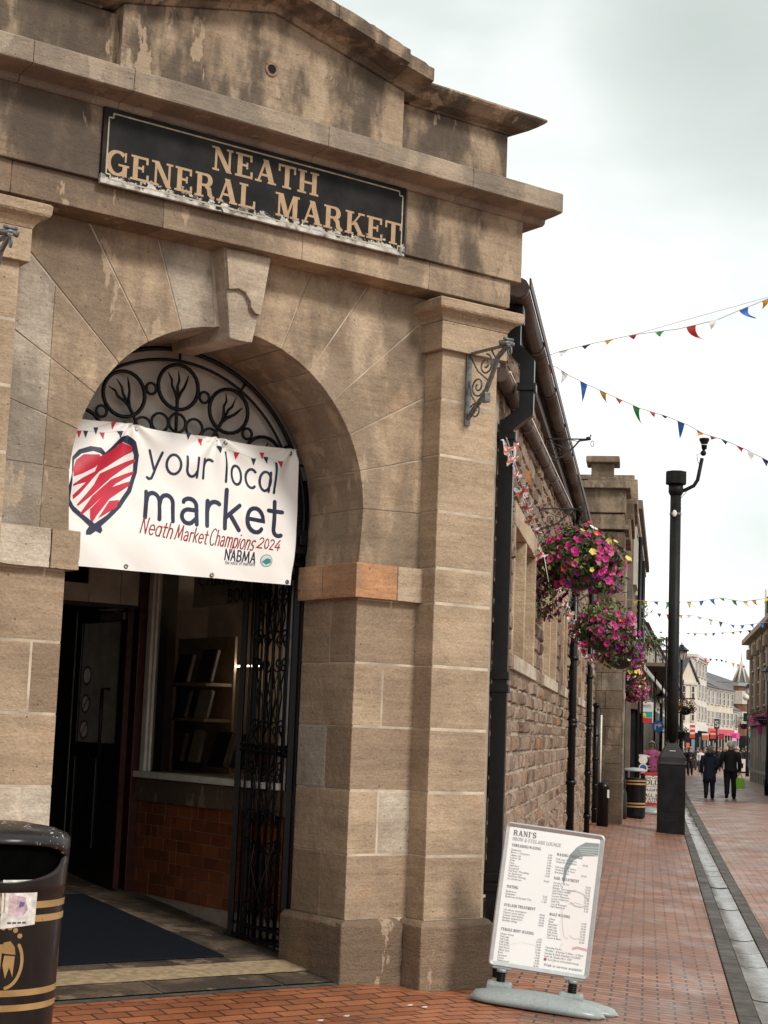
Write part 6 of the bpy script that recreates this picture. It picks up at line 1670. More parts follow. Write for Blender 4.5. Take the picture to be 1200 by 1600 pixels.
lantern_post(1200.5, 1036, 60, 'black lantern post cut by the right picture edge', 27)
lantern_post(1033, 1078, 78, 'faint lantern post in front of the scaffolded shop', 20)
basket(atY(1071, 1105, 61.5), .42, .30, 21, (1, .3, 1, 2, 2.5, .5), 'mixed yellow and red flower basket on the lantern post behind the column', 90, 500)
basket(atY(1061, 1143, 61.5), .36, .26, 22, (.5, .3, .5, .5, 1.2, .5), 'smaller leafy basket low on the lantern post behind the column', 40, 420)
basket(atY(1163, 1131, 90), .62, .42, 23, (1, .3, 2, 1, .6, .5), 'round flower basket in front of the green shop sign', 60, 420)
basket(atY(1193, 1120, 62), .52, .40, 24, (1, .4, 1.5, 2, .6, .5), 'leafy red flower basket at the right picture edge', 80, 600)

# ---------------- far houses ----------------
WHITE = plain('white render', (.58, .55, .50), .8, .1, 1.2, .1); CREAM = plain('cream render', (.56, .50, .41), .8, .1, 1.2, .1); BRICKR = plain('far red brick', (.17, .075, .045), .85, .25, 3, .2)
DKST = plain('dark weathered stone', (.13, .10, .075), .85, .3, 2.5, .3); PANE = plain('far window glass', (.04, .045, .05), .15, .3, 3, 0); SANDR = plain('far sandstone', (.34, .25, .17), .85, .2, 2, .3)
SHOPD = plain('dark shopfront', (.016, .016, .017), .8, .5, 2, 0, spec=.05); TRIM = plain('pale trim', (.50, .46, .40), .7, .08, 5, 0); FCOL = {}
def fcol(c):
    if c not in FCOL: FCOL[c] = plain('fascia %d' % len(FCOL), c, .5, .08, 3, 0)
    return FCOL[c]
def house(name, label, A, Bp, depth, h, mat, nw=2, storeys=2, roof='ridge', rh=1.3, shop=2.7, fascia=(.4, .05, .05), ztop=None, z0=-.3, ww=.55, chim=True, cat='building', flip=False):
    A = Vector((A[0], A[1], 0)); Bp = Vector((Bp[0], Bp[1], 0)); d = (Bp-A); Ln = d.length; d.normalize()
    nrm = Vector((d.y, -d.x, 0))
    if flip: nrm = -nrm
    t = thing(name, label, cat, (A+Bp)/2)
    TF = lambda s, o, z: A+d*s+nrm*o+Vector((0, 0, z))
    b = B(TF); b.box(0, Ln, -depth, 0, z0, h, .5); w0 = part('wall', b, mat, t)
    b = B(TF); b.box(0, Ln, .0, .12, h-.16, h+.02); part('eaves_course', b, TRIM, t)
    if shop:
        b = B(TF); b.box(Ln*.04, Ln*.96, .002, .05, z0, shop-.5); sfo = part('shopfront', b, SHOPD, t)
        rs = random.Random(len(label)); k = max(3, int(Ln/1.1))
        b = B(TF)
        for i in range(k+1): b.box(lerp(Ln*.05, Ln*.95, i/k)-.04, lerp(Ln*.05, Ln*.95, i/k)+.04, .051, .10, z0, shop-.5)
        b.box(Ln*.05, Ln*.95, .0515, .08, .35, .47)
        part('mullions', b, TRIM if rs.random() < .6 else SHOPD, sfo)
        for i in range(k):
            if rs.random() < .55: b = B(TF); a0 = lerp(Ln*.05, Ln*.95, i/k)+.08; b.box(a0, a0+Ln*.9/k-.16, .051, .056, rs.uniform(.5, 1.3), shop-.7-rs.random()*.5); part('window_display', b, fcol(rs.choice(((.35, .30, .24), (.4, .1, .08), (.12, .2, .22), (.45, .42, .38), (.3, .2, .1)))), sfo)
        b = B(TF); b.box(Ln*.02, Ln*.98, .003, .16, shop-.49, shop); part('fascia', b, fcol(fascia), t)
    zb = shop if shop else .9; sh_ = (h-zb)/storeys
    for si in range(storeys):
        for wi in range(nw):
            c = Ln*(wi+.5)/nw; a0, a1 = c-Ln/nw*ww/2, c+Ln/nw*ww/2; q0, q1 = zb+sh_*(si+.22), zb+sh_*(si+.82)
            b = B(TF); e = .07
            b.box(a0-e, a1+e, .001, .09, q0-e, q0); b.box(a0-e, a1+e, .001, .07, q1, q1+e); b.box(a0-e, a0, .001, .07, q0, q1); b.box(a1, a1+e, .001, .07, q0, q1)
            b.box(a0, a1, .001, .05, (q0+q1)/2-.03, (q0+q1)/2+.03)
            f = part('window', b, TRIM, t)
            b = B(TF); b.box(a0, a1, .0005, .02, q0, q1); part('pane', b, PANE, f)
    if roof == 'ridge':
        b = B(TF); V = [(-.1, .25, h), (Ln+.1, .25, h), (Ln+.1, -depth, h), (-.1, -depth, h), (-.1, -depth/2, h+rh), (Ln+.1, -depth/2, h+rh)]
        b.solid(V, [(0, 1, 2, 3), (0, 1, 5, 4), (2, 3, 4, 5), (1, 2, 5), (3, 0, 4)]); part('roof', b, M['slate'], t)
    elif roof == 'gable':
        b = B(TF); b.solid([(0, 0, h), (Ln, 0, h), (Ln/2, 0, h+rh), (0, -depth, h), (Ln, -depth, h), (Ln/2, -depth, h+rh)], [(0, 1, 2), (3, 5, 4), (0, 3, 4, 1), (1, 4, 5, 2), (2, 5, 3, 0)]); part('gable_wall', b, mat, t)
        for s0, s1 in ((-.15, Ln/2), (Ln+.15, Ln/2)):
            b = B(TF); zA = h-.12; b.solid([(s0, .15, zA), (s1, .15, h+rh+.02), (s1, .15, h+rh+.14), (s0, .15, zA+.12), (s0, -depth, zA), (s1, -depth, h+rh+.02), (s1, -depth, h+rh+.14), (s0, -depth, zA+.12)], [(0, 1, 2, 3), (4, 5, 6, 7), (0, 1, 5, 4), (1, 2, 6, 5), (2, 3, 7, 6), (3, 0, 4, 7)]); part('roof', b, M['slate'], t)
    elif roof == 'flat':
        b = B(TF); b.box(-.1, Ln+.1, -depth, .22, h+.021, h+.25); part('parapet', b, mat, t)
    if chim:
        b = B(TF); b.box(Ln*.1, Ln*.1+.7, -depth/2-.3, -depth/2+.3, h, h+rh+.8); b.box(Ln*.1-.06, Ln*.1+.76, -depth/2-.36, -depth/2+.36, h+rh+.8, h+rh+.95); part('chimney', b, BRICKR, t)
    return t
X_ = lambda px, Y: atY(px, 1150, Y).x
Z_ = lambda px, py, Y: atY(px, py, Y).z
house('weathered_building', 'dark weathered stone building with downpipes rising just past the pavilion', (X_(984, 43.5), 43.5), (X_(1000, 60), 60), 6, Z_(990, 830, 48), DKST, 5, 2, 'flat', shop=2.9, fascia=(.10, .07, .05), chim=False)
t = thing('dark_drainpipe', 'pair of dark drainpipes on the weathered stone building', 'pipe', (X_(990, 46), 46, 0))
for Yp in (45, 51):
    b = B(); x = lerp(X_(984, 43.5), X_(1000, 60), (Yp-43.5)/16.5)+.16; b.tube([(x, Yp, 0), (x, Yp, 7.0)], .06, 8); part('pipe', b, M['black_iron'], t, False)
sc_h = house('scaffolded_shop', 'white rendered shop behind scaffolding on the left of the street', (X_(1000, 62), 62), (X_(1043, 104), 104), 7, 5.9, WHITE, 9, 2, 'ridge', 1.2, 2.9, (.05, .06, .06))
sf = thing('scaffold', 'dark pole scaffolding with a plank deck in front of the white shop', 'scaffold', (X_(1010, 75), 74, 0))
sa, sb_ = Vector((X_(1000, 62)+.9, 62, 0)), Vector((X_(1043, 104)+.9, 104, 0)); sdv = (sb_-sa).normalized()
for i in range(9):
    for o in ((0, .55) if i % 2 else (0,)):
        q = sa.lerp(sb_, i/8)-Vector((o, 0, 0)); b = B(); b.tube([q+Vector((0, 0, -.1)), q+Vector((0, 0, 5.4+.3*(i % 2)))], .032, 6); part('upright', b, M['black_iron'], sf, False)
for z in (1.9, 3.6, 5.1):
    b = B(); b.tube([sa+Vector((0, 0, z)), sb_+Vector((0, 0, z))], .03, 6); part('ledger', b, M['black_iron'], sf, False)
b = B(); b.solid([tuple(q+Vector((o, 0, z))) for q in (sa, sb_) for o in (-.75, .1) for z in (4.32, 4.45)], [(0, 1, 3, 2), (4, 5, 7, 6), (0, 1, 5, 4), (2, 3, 7, 6), (0, 2, 6, 4), (1, 3, 7, 5)]); part('plank_deck', b, plain('scaffold planks', (.16, .12, .085), .8, .3, 4), sf)
house('cream_gable_house', 'cream house with a steep gable facing down the street behind the lantern post', (X_(1060, 118), 118), (X_(1088, 119), 119), 9, Z_(1087, 1066, 118), CREAM, 2, 2, 'gable', Z_(1073, 1030, 118)-Z_(1087, 1066, 118), 2.8, (.62, .60, .58), chim=False, ww=.28)
house('tall_white_house', 'tall white Georgian house with a flat parapet beside the cream gable', (X_(1083, 125), 125), (X_(1103, 134), 134), 8, Z_(1090, 1030, 128), WHITE, 4, 3, 'flat', 1, 3.0, (.6, .58, .55), chim=False)
house('low_cream_house', 'low cream house with small upper windows right of the tall white house', (X_(1102, 134), 134), (X_(1121, 141), 141), 8, Z_(1110, 1074, 137), CREAM, 3, 2, 'ridge', 1.6, 2.8, (.45, .04, .03))
house('slate_roofed_house', 'cream house under a big slate roof facing across the street', (X_(1120, 141), 141), (X_(1145, 147), 147), 9, Z_(1130, 1078, 144), CREAM, 4, 2, 'ridge', 2.2, 2.8, (.5, .05, .10))
house('small_white_shop', 'small white shop beside the brick turret', (X_(1144, 148), 148), (X_(1153, 150), 150), 6, Z_(1148, 1110, 149), WHITE, 1, 1, 'ridge', 1.8, 2.6, (.55, .03, .22), chim=False)
house('long_brown_roof_house', 'brick terrace with a long brown roof behind the cream houses', (X_(1092, 172), 172), (X_(1150, 176), 176), 10, Z_(1120, 1064, 172), BRICKR, 5, 2, 'ridge', 1.4, 2.8, (.2, .1, .06))
# brick turret with pyramid roof
Yt = 156; tx0, tx1 = X_(1146, Yt), X_(1173, Yt); tc = Vector(((tx0+tx1)/2, Yt+2, 0)); hw_ = (tx1-tx0)/2
t = thing('brick_turret', 'red brick corner building under a pointed slate turret roof with white ribs', 'building', tc)
zE, zA = Z_(1158, 1071, Yt), Z_(1157, 1032, Yt)
b = B(); b.lathe([(hw_*1.0, -.3), (hw_*1.0, zE)], tuple(tc), 8, smooth=False, a0=R(22.5)); part('wall', b, BRICKR, t, False)
b = B(); b.lathe([(hw_*1.18, zE), (hw_*1.18, zE+.25), (hw_*1.08, zE+.3)], tuple(tc), 8, smooth=False, a0=R(22.5)); part('eaves', b, plain('lead grey eaves', (.32, .33, .32), .6), t, False)
b = B(); b.lathe([(hw_*1.1, zE+.3), (.05, zA)], tuple(tc), 8, smooth=False, a0=R(22.5)); part('roof', b, plain('turret slate', (.10, .09, .075), .7, .3, 3), t, False)
for k in range(8):
    a = R(22.5+45*k); b = B(); b.tube([(tc.x+hw_*1.13*math.cos(a), tc.y+hw_*1.13*math.sin(a), zE+.3), (tc.x, tc.y, zA+.02)], .09, 5); part('hip_rib', b, TRIM, t, False)
b = B(); b.tube([(tc.x, tc.y, zA), (tc.x, tc.y, zA+.7)], .05, 6); part('finial', b, TRIM, t, False)
for k in (4.5, 5.5, 6.5):
    a = R(45*k+22.5-22.5); 
    for z in (3.4, 5.3):
        c = Vector((tc.x+hw_*.935*math.cos(a), tc.y+hw_*.935*math.sin(a), 0)); tn = Vector((-math.sin(a), math.cos(a), 0)); nn = Vector((math.cos(a), math.sin(a), 0))
        b = B(); b.solid([tuple(c+tn*s_*.3+nn*o+Vector((0, 0, z+zz_))) for o in (0, .06) for zz_ in (0, 1.2) for s_ in (-1, 1)], [(0, 1, 3, 2), (4, 5, 7, 6), (0, 1, 5, 4), (2, 3, 7, 6), (0, 2, 6, 4), (1, 3, 7, 5)]); part('window', b, TRIM, t)
b = B(); b.lathe([(hw_*1.01, .0), (hw_*1.01, 2.4)], tuple(tc), 8, smooth=False, a0=R(22.5), cap=False); part('shopfront', b, SHOPD, t, False)
house('rear_brick_block', 'plain red brick block between the turret and the right stone building', (X_(1168, 162), 162), (X_(1200, 164), 164), 8, Z_(1180, 1092, 162), BRICKR, 3, 2, 'ridge', 1.5, 2.8, (.05, .25, .2), chim=False)
# right side stone building with half timbered attic
xr0, xr1 = X_(1172, 85), X_(1172, 85)+.15
rt = house('right_stone_building', 'ornate sandstone building with a dark half timbered attic at the right picture edge', (xr1, 50), (xr0, 85), 8, 6.5, SANDR, 9, 2, 'flat', 1, 3.0, (.55, .04, .28), chim=False, flip=True)
b = B(); 
b.box(xr0-.05, xr0+6, 50, 73, 6.76, Z_(1192, 926, 71), .5); part('attic_storey', b, plain('dark boarded attic', (.05, .042, .036), .7, .4, 3, .2), rt)
for i in range(14):
    b = B(); y = 51+i*1.65; b.box(xr0-.09, xr0-.052, y, y+.3, 6.76, Z_(1192, 928, 71)); part('timber_strut', b, TRIM if i % 3 == 0 else plain('brown strut', (.07, .05, .04)), rt)
for i in range(9):
    y = 52+i*3.9; b = B(); b.box(xr0-.16, xr0+.0, y-.25, y+.25, 3.0, 6.5, .5, 0, .03); part('pilaster', b, SANDR, rt)
    b = B(); b.box(xr0-.32, xr0+.0, y-.3, y+.3, 5.7, 6.2, .5, 0, .08); part('console_bracket', b, SANDR, rt)
b = B(); b.box(xr0-.45, xr0, 50, 85.2, 6.505, 6.74, .5, 0, .03); part('main_cornice', b, SANDR, rt)
fp = thing('rooftop_pole', 'thin pale pole standing at the corner of the half timbered attic', 'pole', (xr0-.1, 73, 6.7)); b = B(); b.tube([(xr0-.1, 73, 6.7), (xr0-.1, 73, Z_(1188, 921, 73))], .05, 6); part('shaft', b, TRIM, fp, False)
# shop signs on the right and far left
board('shop_sign', 'red vertical banner sign on the cream gable house', 1082, 1143, 112, 8, 20, [(0, 0, (.50, .05, .03)), (.2, .35, (.7, .6, .55)), (.55, .7, (.65, .5, .45))])
board('shop_sign', 'dark board with a white letter S over the heads of the crowd', 1120, 1131, 100, 8, 15, [(0, 0, (.02, .05, .07))], post=.05)
qS = atY(1120, 1131, 99.9); b = B(); r_, _ = slab_text('S', qS.x-.12, qS.z-.17, .34, .85); lay(b, r_, lambda x, y, l: (x, qS.y-.02-l, y), .001)
part('lettering', b, M['white_paint'], bpy.data.objects['shop_sign.001'], False)
board('shop_sign', 'red shop board beside the crowd left of the letter S', 1115, 1148, 118, 10, 12, [(0, 0, (.52, .03, .02)), (.3, .5, (.6, .4, .35))])
board('shop_sign', 'orange and white shop board left of the red board', 1102, 1151, 120, 10, 10, [(0, 0, (.65, .58, .52)), (.3, .95, (.5, .12, .04))])
board('shop_sign', 'dark red board right of the letter S', 1127, 1151, 120, 8, 9, [(0, 0, (.30, .015, .03))])
board('shop_sign', 'bright pink shop board at the right end of the cream houses', 1147, 1153, 125, 7, 12, [(0, 0, (.55, .02, .22)), (.55, .9, (.6, .5, .5))])
t, q, w_, h_ = board('shop_sign', 'green hanging board with a yellow emblem near the right stone building', 1171, 1121, 84, 18, 13, [(0, 0, (.01, .15, .075))])
b = B(); b.ball((q.x, q.y-.02, q.z), .12, 10, sc=(1, .15, 1.1)); part('yellow_emblem', b, plain('yellow emblem', (.6, .40, .03), .5), t, False)
b = B(); b.tube([q+Vector((w_/2, .03, h_/2)), q+Vector((1.0, .03, h_/2))], .04, 6); part('bracket_arm', b, M['black_iron'], t, False)
board('shop_sign', 'magenta shop board at the right picture edge', 1194, 1141, 76, 18, 12, [(0, 0, (.55, .03, .24))])
t = thing('green_shop_pillar', 'dark green shopfront pillar under the green hanging board', 'pillar', atY(1180, 1180, 84)); q = atY(1180, 1150, 84); b = B(); b.box(q.x-.1, q.x+.1, q.y, q.y+.3, gz(q.x, q.y), q.z+.2, .5, 0, .02); part('shaft', b, plain('dark green paint', (.01, .09, .075), .4), t); b = B(); b.box(q.x-.14, q.x+.14, q.y-.04, q.y+.34, q.z+.2, q.z+.32, .5, 0, .01); part('cap', b, TRIM, t)
p = onH(1158, 1208); t = thing('a_board', 'small white pavement board standing beyond the couple', 'pavement sign', p); b = B(); b.box(p.x-.25, p.x+.25, p.y, p.y+.06, p.z+.1, p.z+.85, .5, 0, .01); part('panel', b, M['white_paint'], t); b = B(); b.box(p.x-.12, p.x+.12, p.y-.01, p.y-.002, p.z+.3, p.z+.6); part('picture', b, SHOPD, t); b = B(); b.box(p.x-.28, p.x+.28, p.y-.1, p.y+.16, p.z, p.z+.1, .5, 0, .02); part('foot', b, M['black_iron'], t)
# wall plants
def clump(label, c, rx, rz, n, seed):
    rnd = random.Random(seed); t = thing('wall_plant', label, 'plant', c)
    b = B()
    for i in range(10):
        a = rnd.random()*6.28; b.tube([c, c+Vector((math.cos(a)*rx*.6, math.sin(a)*rx*.6, rz*rnd.uniform(.2, 1)))], .012, 5)
    part('stem', b, plain('plant stem', (.08, .06, .03)), t, False)
    b = B()
    for i in range(n):
        d = Vector((rnd.gauss(0, 1), rnd.gauss(0, 1), rnd.gauss(0, 1))); d = d.normalized()*rnd.random()**.5*(1+.5*noise.noise(d*2))
        p_ = Vector((c.x+d.x*rx, c.y+d.y*rx, c.z+d.z*rz+rz*.4)); x = Vector((rnd.gauss(0, 1), rnd.gauss(0, 1), rnd.gauss(0, 1))).normalized(); y = x.cross(Vector((rnd.gauss(0, 1), rnd.gauss(0, 1), 1))).normalized(); s_ = rnd.uniform(.05, .12)
        b.face([p_-x*s_, p_+y*s_*.35, p_+x*s_, p_-y*s_*.35], rnd.random(), 0, True)
    part('leaves', b, M['leaf'], t, False, stuff=True)
clump('green weeds sprouting from the wall head of the dark weathered building', atY(991, 972, 50), .45, .55, 260, 1)
clump('buddleia spilling over the roof edge of the scaffolded shop', atY(1009, 1012, 64), .75, .35, 420, 2)
clump('reddish roof plant by the chimney of the scaffolded shop', atY(1026, 1003, 74), .6, .2, 160, 3)
# ---------------- people ----------------
SKIN = plain('skin', (.42, .24, .17), .55, .08, 20, 0)
def skin_mesh(V, Eg, rad, name):
    me = bpy.data.meshes.new(name); bm = bmesh.new(); sk = bm.verts.layers.skin.verify(); vs = [bm.verts.new(v) for v in V]
    for a, c in Eg: bm.edges.new((vs[a], vs[c]))
    for v, r in zip(vs, rad): v[sk].radius = (r, r) if not isinstance(r, tuple) else r
    vs[0][sk].use_root = True
    bm.to_mesh(me); bm.free()
    o = bpy.data.objects.new(name, me); COL.objects.link(o)
    o.modifiers.new('s', 'SKIN').use_smooth_shade = True; m = o.modifiers.new('u', 'SUBSURF'); m.levels = 1; m.render_levels = 1
    bpy.context.view_layer.update()
    nm = bpy.data.meshes.new_from_object(o.evaluated_get(bpy.context.evaluated_depsgraph_get()))
    bpy.data.objects.remove(o); bpy.data.meshes.remove(me)
    for p_ in nm.polygons: p_.use_smooth = True
    return nm
PM = {}
def pm(c):
    if c not in PM: PM[c] = plain('cloth %d' % len(PM), c, .8, .12, 8, .15, 40)
    return PM[c]
def person(p, rz, H, label, top=(.02, .02, .022), legs=(.02, .02, .025), hair=(.5, .48, .45), hem=.50, stride=.10, shorts=False, hood=False, long_hair=False, armL=None, armR=None, group='people in the street', shoes=(.01, .01, .01), lean=0, spots=None, hem_r=1.0):
    t = thing('person', label, 'person', p, rz, group); MX = RM[t.name]
    s = stride
    J = {'pel': (0, 0, .53), 'sp': (0, -.005, .63), 'ch': (0, -.01-lean, .74), 'nk': (0, -.005-lean, .835), 'hb': (0, -.018-lean, .885), 'ht': (0, -.012-lean, .955),
         'sL': (-.105, -.005-lean, .795), 'sR': (.105, -.005-lean, .795), 'hL': (-.055, 0, .50), 'hR': (.055, 0, .50),
         'kL': (-.058, -.35*s-.02, .28), 'kR': (.058, .10*s-.01, .28), 'aL': (-.060, -.75*s, .045), 'aR': (.060, .8*s, .06+.3*s), 'tL': (-.065, -.75*s-.085, .018), 'tR': (.065, .8*s-.08, .022+.1*s)}
    aL = armL or ((-.145, .03, .635), (-.140, -.03, .49)); aR = armR or ((.145, -.01, .635), (.140, -.06, .49))
    J['eL'], J['wL'] = aL; J['eR'], J['wR'] = aR
    names = list(J); V = [Vector(J[n]) for n in names]; ix = {n: i for i, n in enumerate(names)}
    Rr = dict(pel=.072, sp=.066, ch=.070, nk=.034, hb=.050, ht=.048, sL=.036, sR=.036, hL=.052, hR=.052, kL=.034, kR=.034, aL=.022, aR=.022, tL=.020, tR=.020, eL=.024, eR=.024, wL=.016, wR=.016)
    rad = [Rr[n] for n in names]
    Eg = [(ix[a], ix[c]) for a, c in (('pel', 'sp'), ('sp', 'ch'), ('ch', 'nk'), ('nk', 'hb'), ('hb', 'ht'), ('ch', 'sL'), ('ch', 'sR'), ('sL', 'eL'), ('sR', 'eR'), ('eL', 'wL'), ('eR', 'wR'), ('pel', 'hL'), ('pel', 'hR'), ('hL', 'kL'), ('hR', 'kR'), ('kL', 'aL'), ('kR', 'aR'), ('aL', 'tL'), ('aR', 'tR'))]
    for sd in ('L', 'R'):
        w_, e_ = V[ix['w'+sd]], V[ix['e'+sd]]; d = (w_-e_).normalized(); m = -1 if sd == 'L' else 1
        pi = len(V); V.append(w_+d*.030); rad.append(.020); Eg.append((ix['w'+sd], pi)); sdv_ = d.cross(Vector((m, 0, 0))).normalized()
        for k, (o, ln_) in enumerate(((-.016, .036), (-.005, .044), (.006, .041), (.016, .032))):
            a = len(V); V.append(V[pi]+d*.022+sdv_*o*1.4); rad.append(.0062); Eg.append((pi, a)); V.append(V[a]+d*ln_*.9+Vector((-m*.010, 0, 0))); rad.append(.0050); Eg.append((a, a+1))
        a = len(V); V.append(V[pi]-sdv_*.030+d*.008); rad.append(.0065); Eg.append((pi, a)); V.append(V[a]-sdv_*.006+d*.028); rad.append(.0055); Eg.append((a, a+1))
    V = [v*H for v in V]; rad = [r*H for r in rad]
    nm = skin_mesh(V, Eg, rad, 'body'); nm.materials.clear(); nm.materials.append(SKIN)
    o = bpy.data.objects.new('body', nm); COL.objects.link(o); o.parent = t; RM[o.name] = MX
    for v in V: pass
    T = lambda x, y, z: MX @ Vector((x*H, y*H, z*H))
    def BT(b, path, r, seg=8): b.tube(path, [x*H for x in r] if isinstance(r, (list, tuple)) else r*H, seg)
    hc = (Vector(J['hb'])+Vector(J['ht']))/2
    b = B(T); BT(b, [(hc.x, hc.y-.050, hc.z+.006), (hc.x, hc.y-.066, hc.z-.010), (hc.x, hc.y-.052, hc.z-.014)], .008, 6); b.ball((hc.x-.055, hc.y+.004, hc.z-.004), .014, 6, sc=(.5, 1, 1.3)); b.ball((hc.x+.055, hc.y+.004, hc.z-.004), .014, 6, sc=(.5, 1, 1.3)); part('face', b, SKIN, t, False)
    for x in (-.02, .02): b = B(T); b.ball((hc.x+x, hc.y-.049, hc.z+.008), .0065, 6); part('eye', b, M['black_iron'], t, False)
    b = B(T); BT(b, [(hc.x-.016, hc.y-.050, hc.z-.030), (hc.x, hc.y-.054, hc.z-.031), (hc.x+.016, hc.y-.050, hc.z-.030)], .004, 5); part('mouth', b, plain('lips', (.3, .1, .09)), t, False)
    # hair: a cap over the skull open at the face
    b = B(T); n, m = 14, 8; VV = []
    for i in range(m+1):
        th = i/m*(R(150) if long_hair else R(118))
        for j in range(n):
            a = 2*math.pi*j/n; fr_a = max(0, -math.sin(a)); lim = th*(1-.52*fr_a)
            rr = .061*(1+.06*noise.noise(Vector((a*2, th*4, H*9)))); VV.append((hc.x+rr*math.sin(lim)*math.cos(a), hc.y+.004+rr*1.10*math.sin(lim)*math.sin(a), hc.z+.006+rr*1.16*math.cos(lim)))
    b.poly(VV, [(i*n+j, i*n+(j+1) % n, (i+1)*n+(j+1) % n, (i+1)*n+j) for i in range(m) for j in range(n)], .5, 0, True)
    part('hair', b, pm(hair), t, False)
    # coat
    b = B(T); n = 18; rings = []
    zs_ = [hem, lerp(hem, .53, .5), .53, .60, .68, .75, .80, .825, .84]
    wx = [.115*hem_r, .112*(1+hem_r)/2, .108, .100, .108, .122, .112, .06, .045]; wy = [.098*hem_r, .093*(1+hem_r)/2, .088, .080, .086, .088, .066, .05, .045]
    VV = []
    for z, x_, y_ in zip(zs_, wx, wy):
        ly = -lean*max(0, (z-.55)/.25)
        for j in range(n):
            a = 2*math.pi*j/n; k = 1+.035*math.sin(a*5+z*9)*(z < .6); VV.append((x_*k*math.cos(a), ly+y_*k*math.sin(a), z))
    b.poly(VV, [(i*n+j, i*n+(j+1) % n, (i+1)*n+(j+1) % n, (i+1)*n+j) for i in range(len(zs_)-1) for j in range(n)]+[tuple(range(n))[::-1]], .5, 0, True)
    for sd in ('L', 'R'):
        BT(b, [J['s'+sd], tuple(Vector(J['s'+sd]).lerp(Vector(J['e'+sd]), .5)), J['e'+sd], tuple(Vector(J['e'+sd]).lerp(Vector(J['w'+sd]), .5)), J['w'+sd]], [.050, .046, .040, .036, .031], 10)
    if hood: b.lathe([(.05, -.02), (.075, .0), (.08, .03), (.06, .05), (.045, .045)], (0, .035-lean, .815), 14)
    part('coat', b, pm(top), t, False)
    if spots:
        b = B(T); rnd = random.Random(4)
        for i in range(10): a = -math.pi/2+rnd.uniform(-1, 1); z = rnd.uniform(hem+.03, .76); b.ball((.113*math.cos(a), .094*math.sin(a), z), .013, 6, sc=(1, .4, 1))
        part('printed_spots', b, pm(spots), t, False)
    b = B(T)
    for sd in ('L', 'R'):
        h_, k_, a_ = Vector(J['h'+sd]), Vector(J['k'+sd]), Vector(J['a'+sd])
        if shorts: BT(b, [h_, h_.lerp(k_, .55), k_+Vector((0, 0, .02))], [.074, .066, .062], 10)
        else: BT(b, [h_, h_.lerp(k_, .5), k_, k_.lerp(a_, .5), a_+Vector((0, 0, .0))], [.070, .060, .050, .044, .040], 10)
    part('trousers', b, pm(legs), t, False)
    b = B(T)
    for sd in ('L', 'R'):
        a_, t_ = Vector(J['a'+sd]), Vector(J['t'+sd]); BT(b, [a_+Vector((0, .03, -.012)), a_+Vector((0, -.01, -.012)), t_+Vector((0, .01, .006)), t_+Vector((0, -.012, .0))], [.022, .033, .031, .016], 8)
    part('shoes', b, pm(shoes), t, False)
    return t, T, J
def put(px, py): return onH(px, py)
def head_h(p, px, py): return (atY(px, py, p.y).z-p.z)/.985
p = put(1108, 1249); H1 = head_h(p, 1108, 1165)
person(p, R(180), H1, 'person in a long navy hooded coat walking away arm in arm on the brick street', (.012, .018, .038), (.015, .018, .032), (.22, .20, .18), .31, .10, hood=True, armL=((-.150, .02, .635), (-.125, -.06, .55)), hem_r=1.08, lean=.02)
p2 = put(1141, 1249); H2 = head_h(p2, 1142, 1158)
t2, T2, J2 = person(p2, R(178), H2, 'white haired person in black jacket and trousers walking away with a green bag', (.010, .010, .011), (.010, .010, .012), (.62, .60, .57), .46, .12, armR=((.165, .02, .64), (.185, -.04, .555)), armL=((-.150, .0, .63), (-.150, -.03, .48)), lean=.015)
hp = T2(-.150, -.03, .44)
bg_ = thing('carrier_bag', 'bright green carrier bag with a white edge held by the person in black', 'bag', (hp.x, hp.y, hp.z-.45))
b = B(); x, y, z = hp
b.solid([(x-.10, y-.06, z-.48), (x+.16, y-.06, z-.48), (x+.16, y+.06, z-.48), (x-.10, y+.06, z-.48), (x-.12, y-.05, z-.12), (x+.15, y-.05, z-.14), (x+.15, y+.05, z-.14), (x-.12, y+.05, z-.12)], [(0, 1, 2, 3), (4, 5, 6, 7), (0, 1, 5, 4), (1, 2, 6, 5), (2, 3, 7, 6), (3, 0, 4, 7)], .5, 0, .015)
part('sack', b, plain('lime green bag', (.22, .55, .03), .5, .12, 9, .1), bg_)
b = B(); b.box(x+.162, x+.20, y-.05, y+.05, z-.44, z-.16, .5, 0, .01); part('white_edge', b, M['white_paint'], bg_)
b = B(); b.tube([(x-.07, y, z-.125), (x-.04, y, z-.02), (x+.0, y, z+.005), (x+.05, y, z-.02), (x+.09, y, z-.14)], .012, 6); part('bag_handle', b, plain('bag handle', (.2, .5, .03)), bg_, False)
p = put(1020, 1207); q = atY(1018, 1205, 57); p = Vector((q.x, 57, gz(q.x, 57)))
person(p, 0, head_h(p, 1020, 1158), 'person in a bright pink spotted coat facing the camera beyond the gold dealer board', (.78, .20, .42), (.30, .29, .27), (.45, .40, .34), .42, .04, spots=(.3, .01, .05))
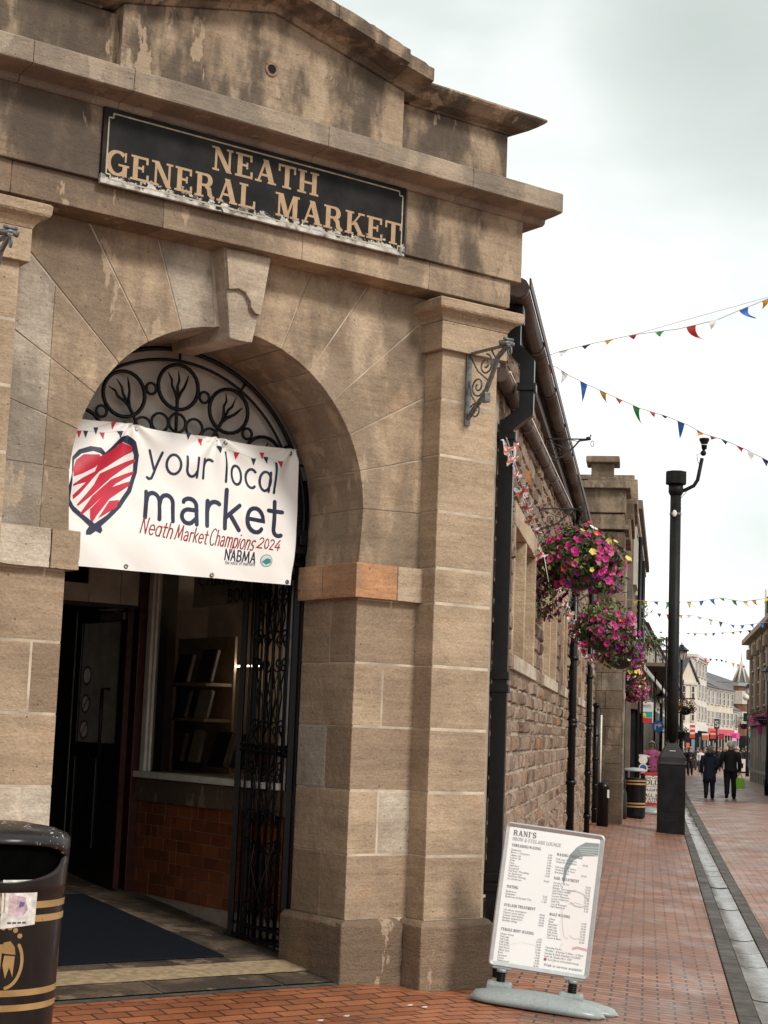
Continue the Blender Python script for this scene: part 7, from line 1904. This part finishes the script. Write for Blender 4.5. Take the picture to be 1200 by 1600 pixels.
p = put(1078, 1212); person(p, 0, head_h(p, 1078, 1167), 'person in black walking towards the camera just right of the column', (.014, .014, .015), (.012, .012, .014), (.35, .25, .17), .48, .10, armR=((.15, -.03, .65), (.06, -.10, .62)))
p = put(1094, 1207); person(p, R(20), head_h(p, 1094, 1170), 'person in a white top half hidden behind the navy coat', (.55, .53, .52), (.05, .05, .06), (.06, .045, .035), .49, .06)
p = put(1186, 1203); person(p, R(160), head_h(p, 1189, 1168), 'person in a grey top and shorts near the right picture edge', (.16, .155, .15), (.14, .13, .12), (.05, .04, .035), .48, .14, shorts=True, shoes=(.3, .3, .3))
crowd = [(1072, 1208, 'dark red jacket right behind the camera column'), (1090, 1203, 'charcoal jacket among the walkers left of the navy coat'), (1104, 1205, 'brown coat close behind the navy coat'), (1122, 1206, 'black anorak seen between the couple'), (1150, 1205, 'grey coat above the green bag'), (1177, 1206, 'blue jacket beside the green pillar'), (1067, 1204, 'blue grey top beside the column'), (1086, 1200, 'black jacket between the two walkers facing the camera'), (1101, 1200, 'grey jacket just left of the navy coat'), (1116, 1201, 'dark grey jacket seen over the navy coat'), (1126, 1200, 'brown jacket between the couple'),
         (1131, 1203, 'black coat behind the couple'), (1153, 1206, 'black jacket right of the white haired person'), (1160, 1203, 'charcoal coat beside the small white pavement board'), (1166, 1207, 'black coat under the far flower basket'), (1172, 1204, 'red brown jacket by the green pillar'), (1147, 1202, 'dark jacket close to the green bag carrier'), (1198, 1212, 'black coat cut by the right picture edge')]
rnd = random.Random(6)
cols = {'blue': (.06, .09, .16), 'black': (.012, .012, .013), 'grey': (.12, .12, .12), 'dark': (.03, .03, .032), 'brown': (.10, .06, .04), 'charcoal': (.035, .035, .037), 'red': (.16, .045, .03)}
for px, py, d in crowd:
    p = put(px, py); c = cols[d.split()[0]]
    person(p, R(rnd.choice((0, 170, 190, 20, -30))), head_h(p, px, 1167+rnd.uniform(-1, 3)), 'person in a '+d, c, rnd.choice(((.012, .012, .014), (.03, .035, .05), (.05, .045, .04))), rnd.choice(((.05, .035, .025), (.35, .32, .28), (.18, .12, .07), (.5, .48, .45))), rnd.choice((.40, .47, .50)), rnd.uniform(.03, .13))
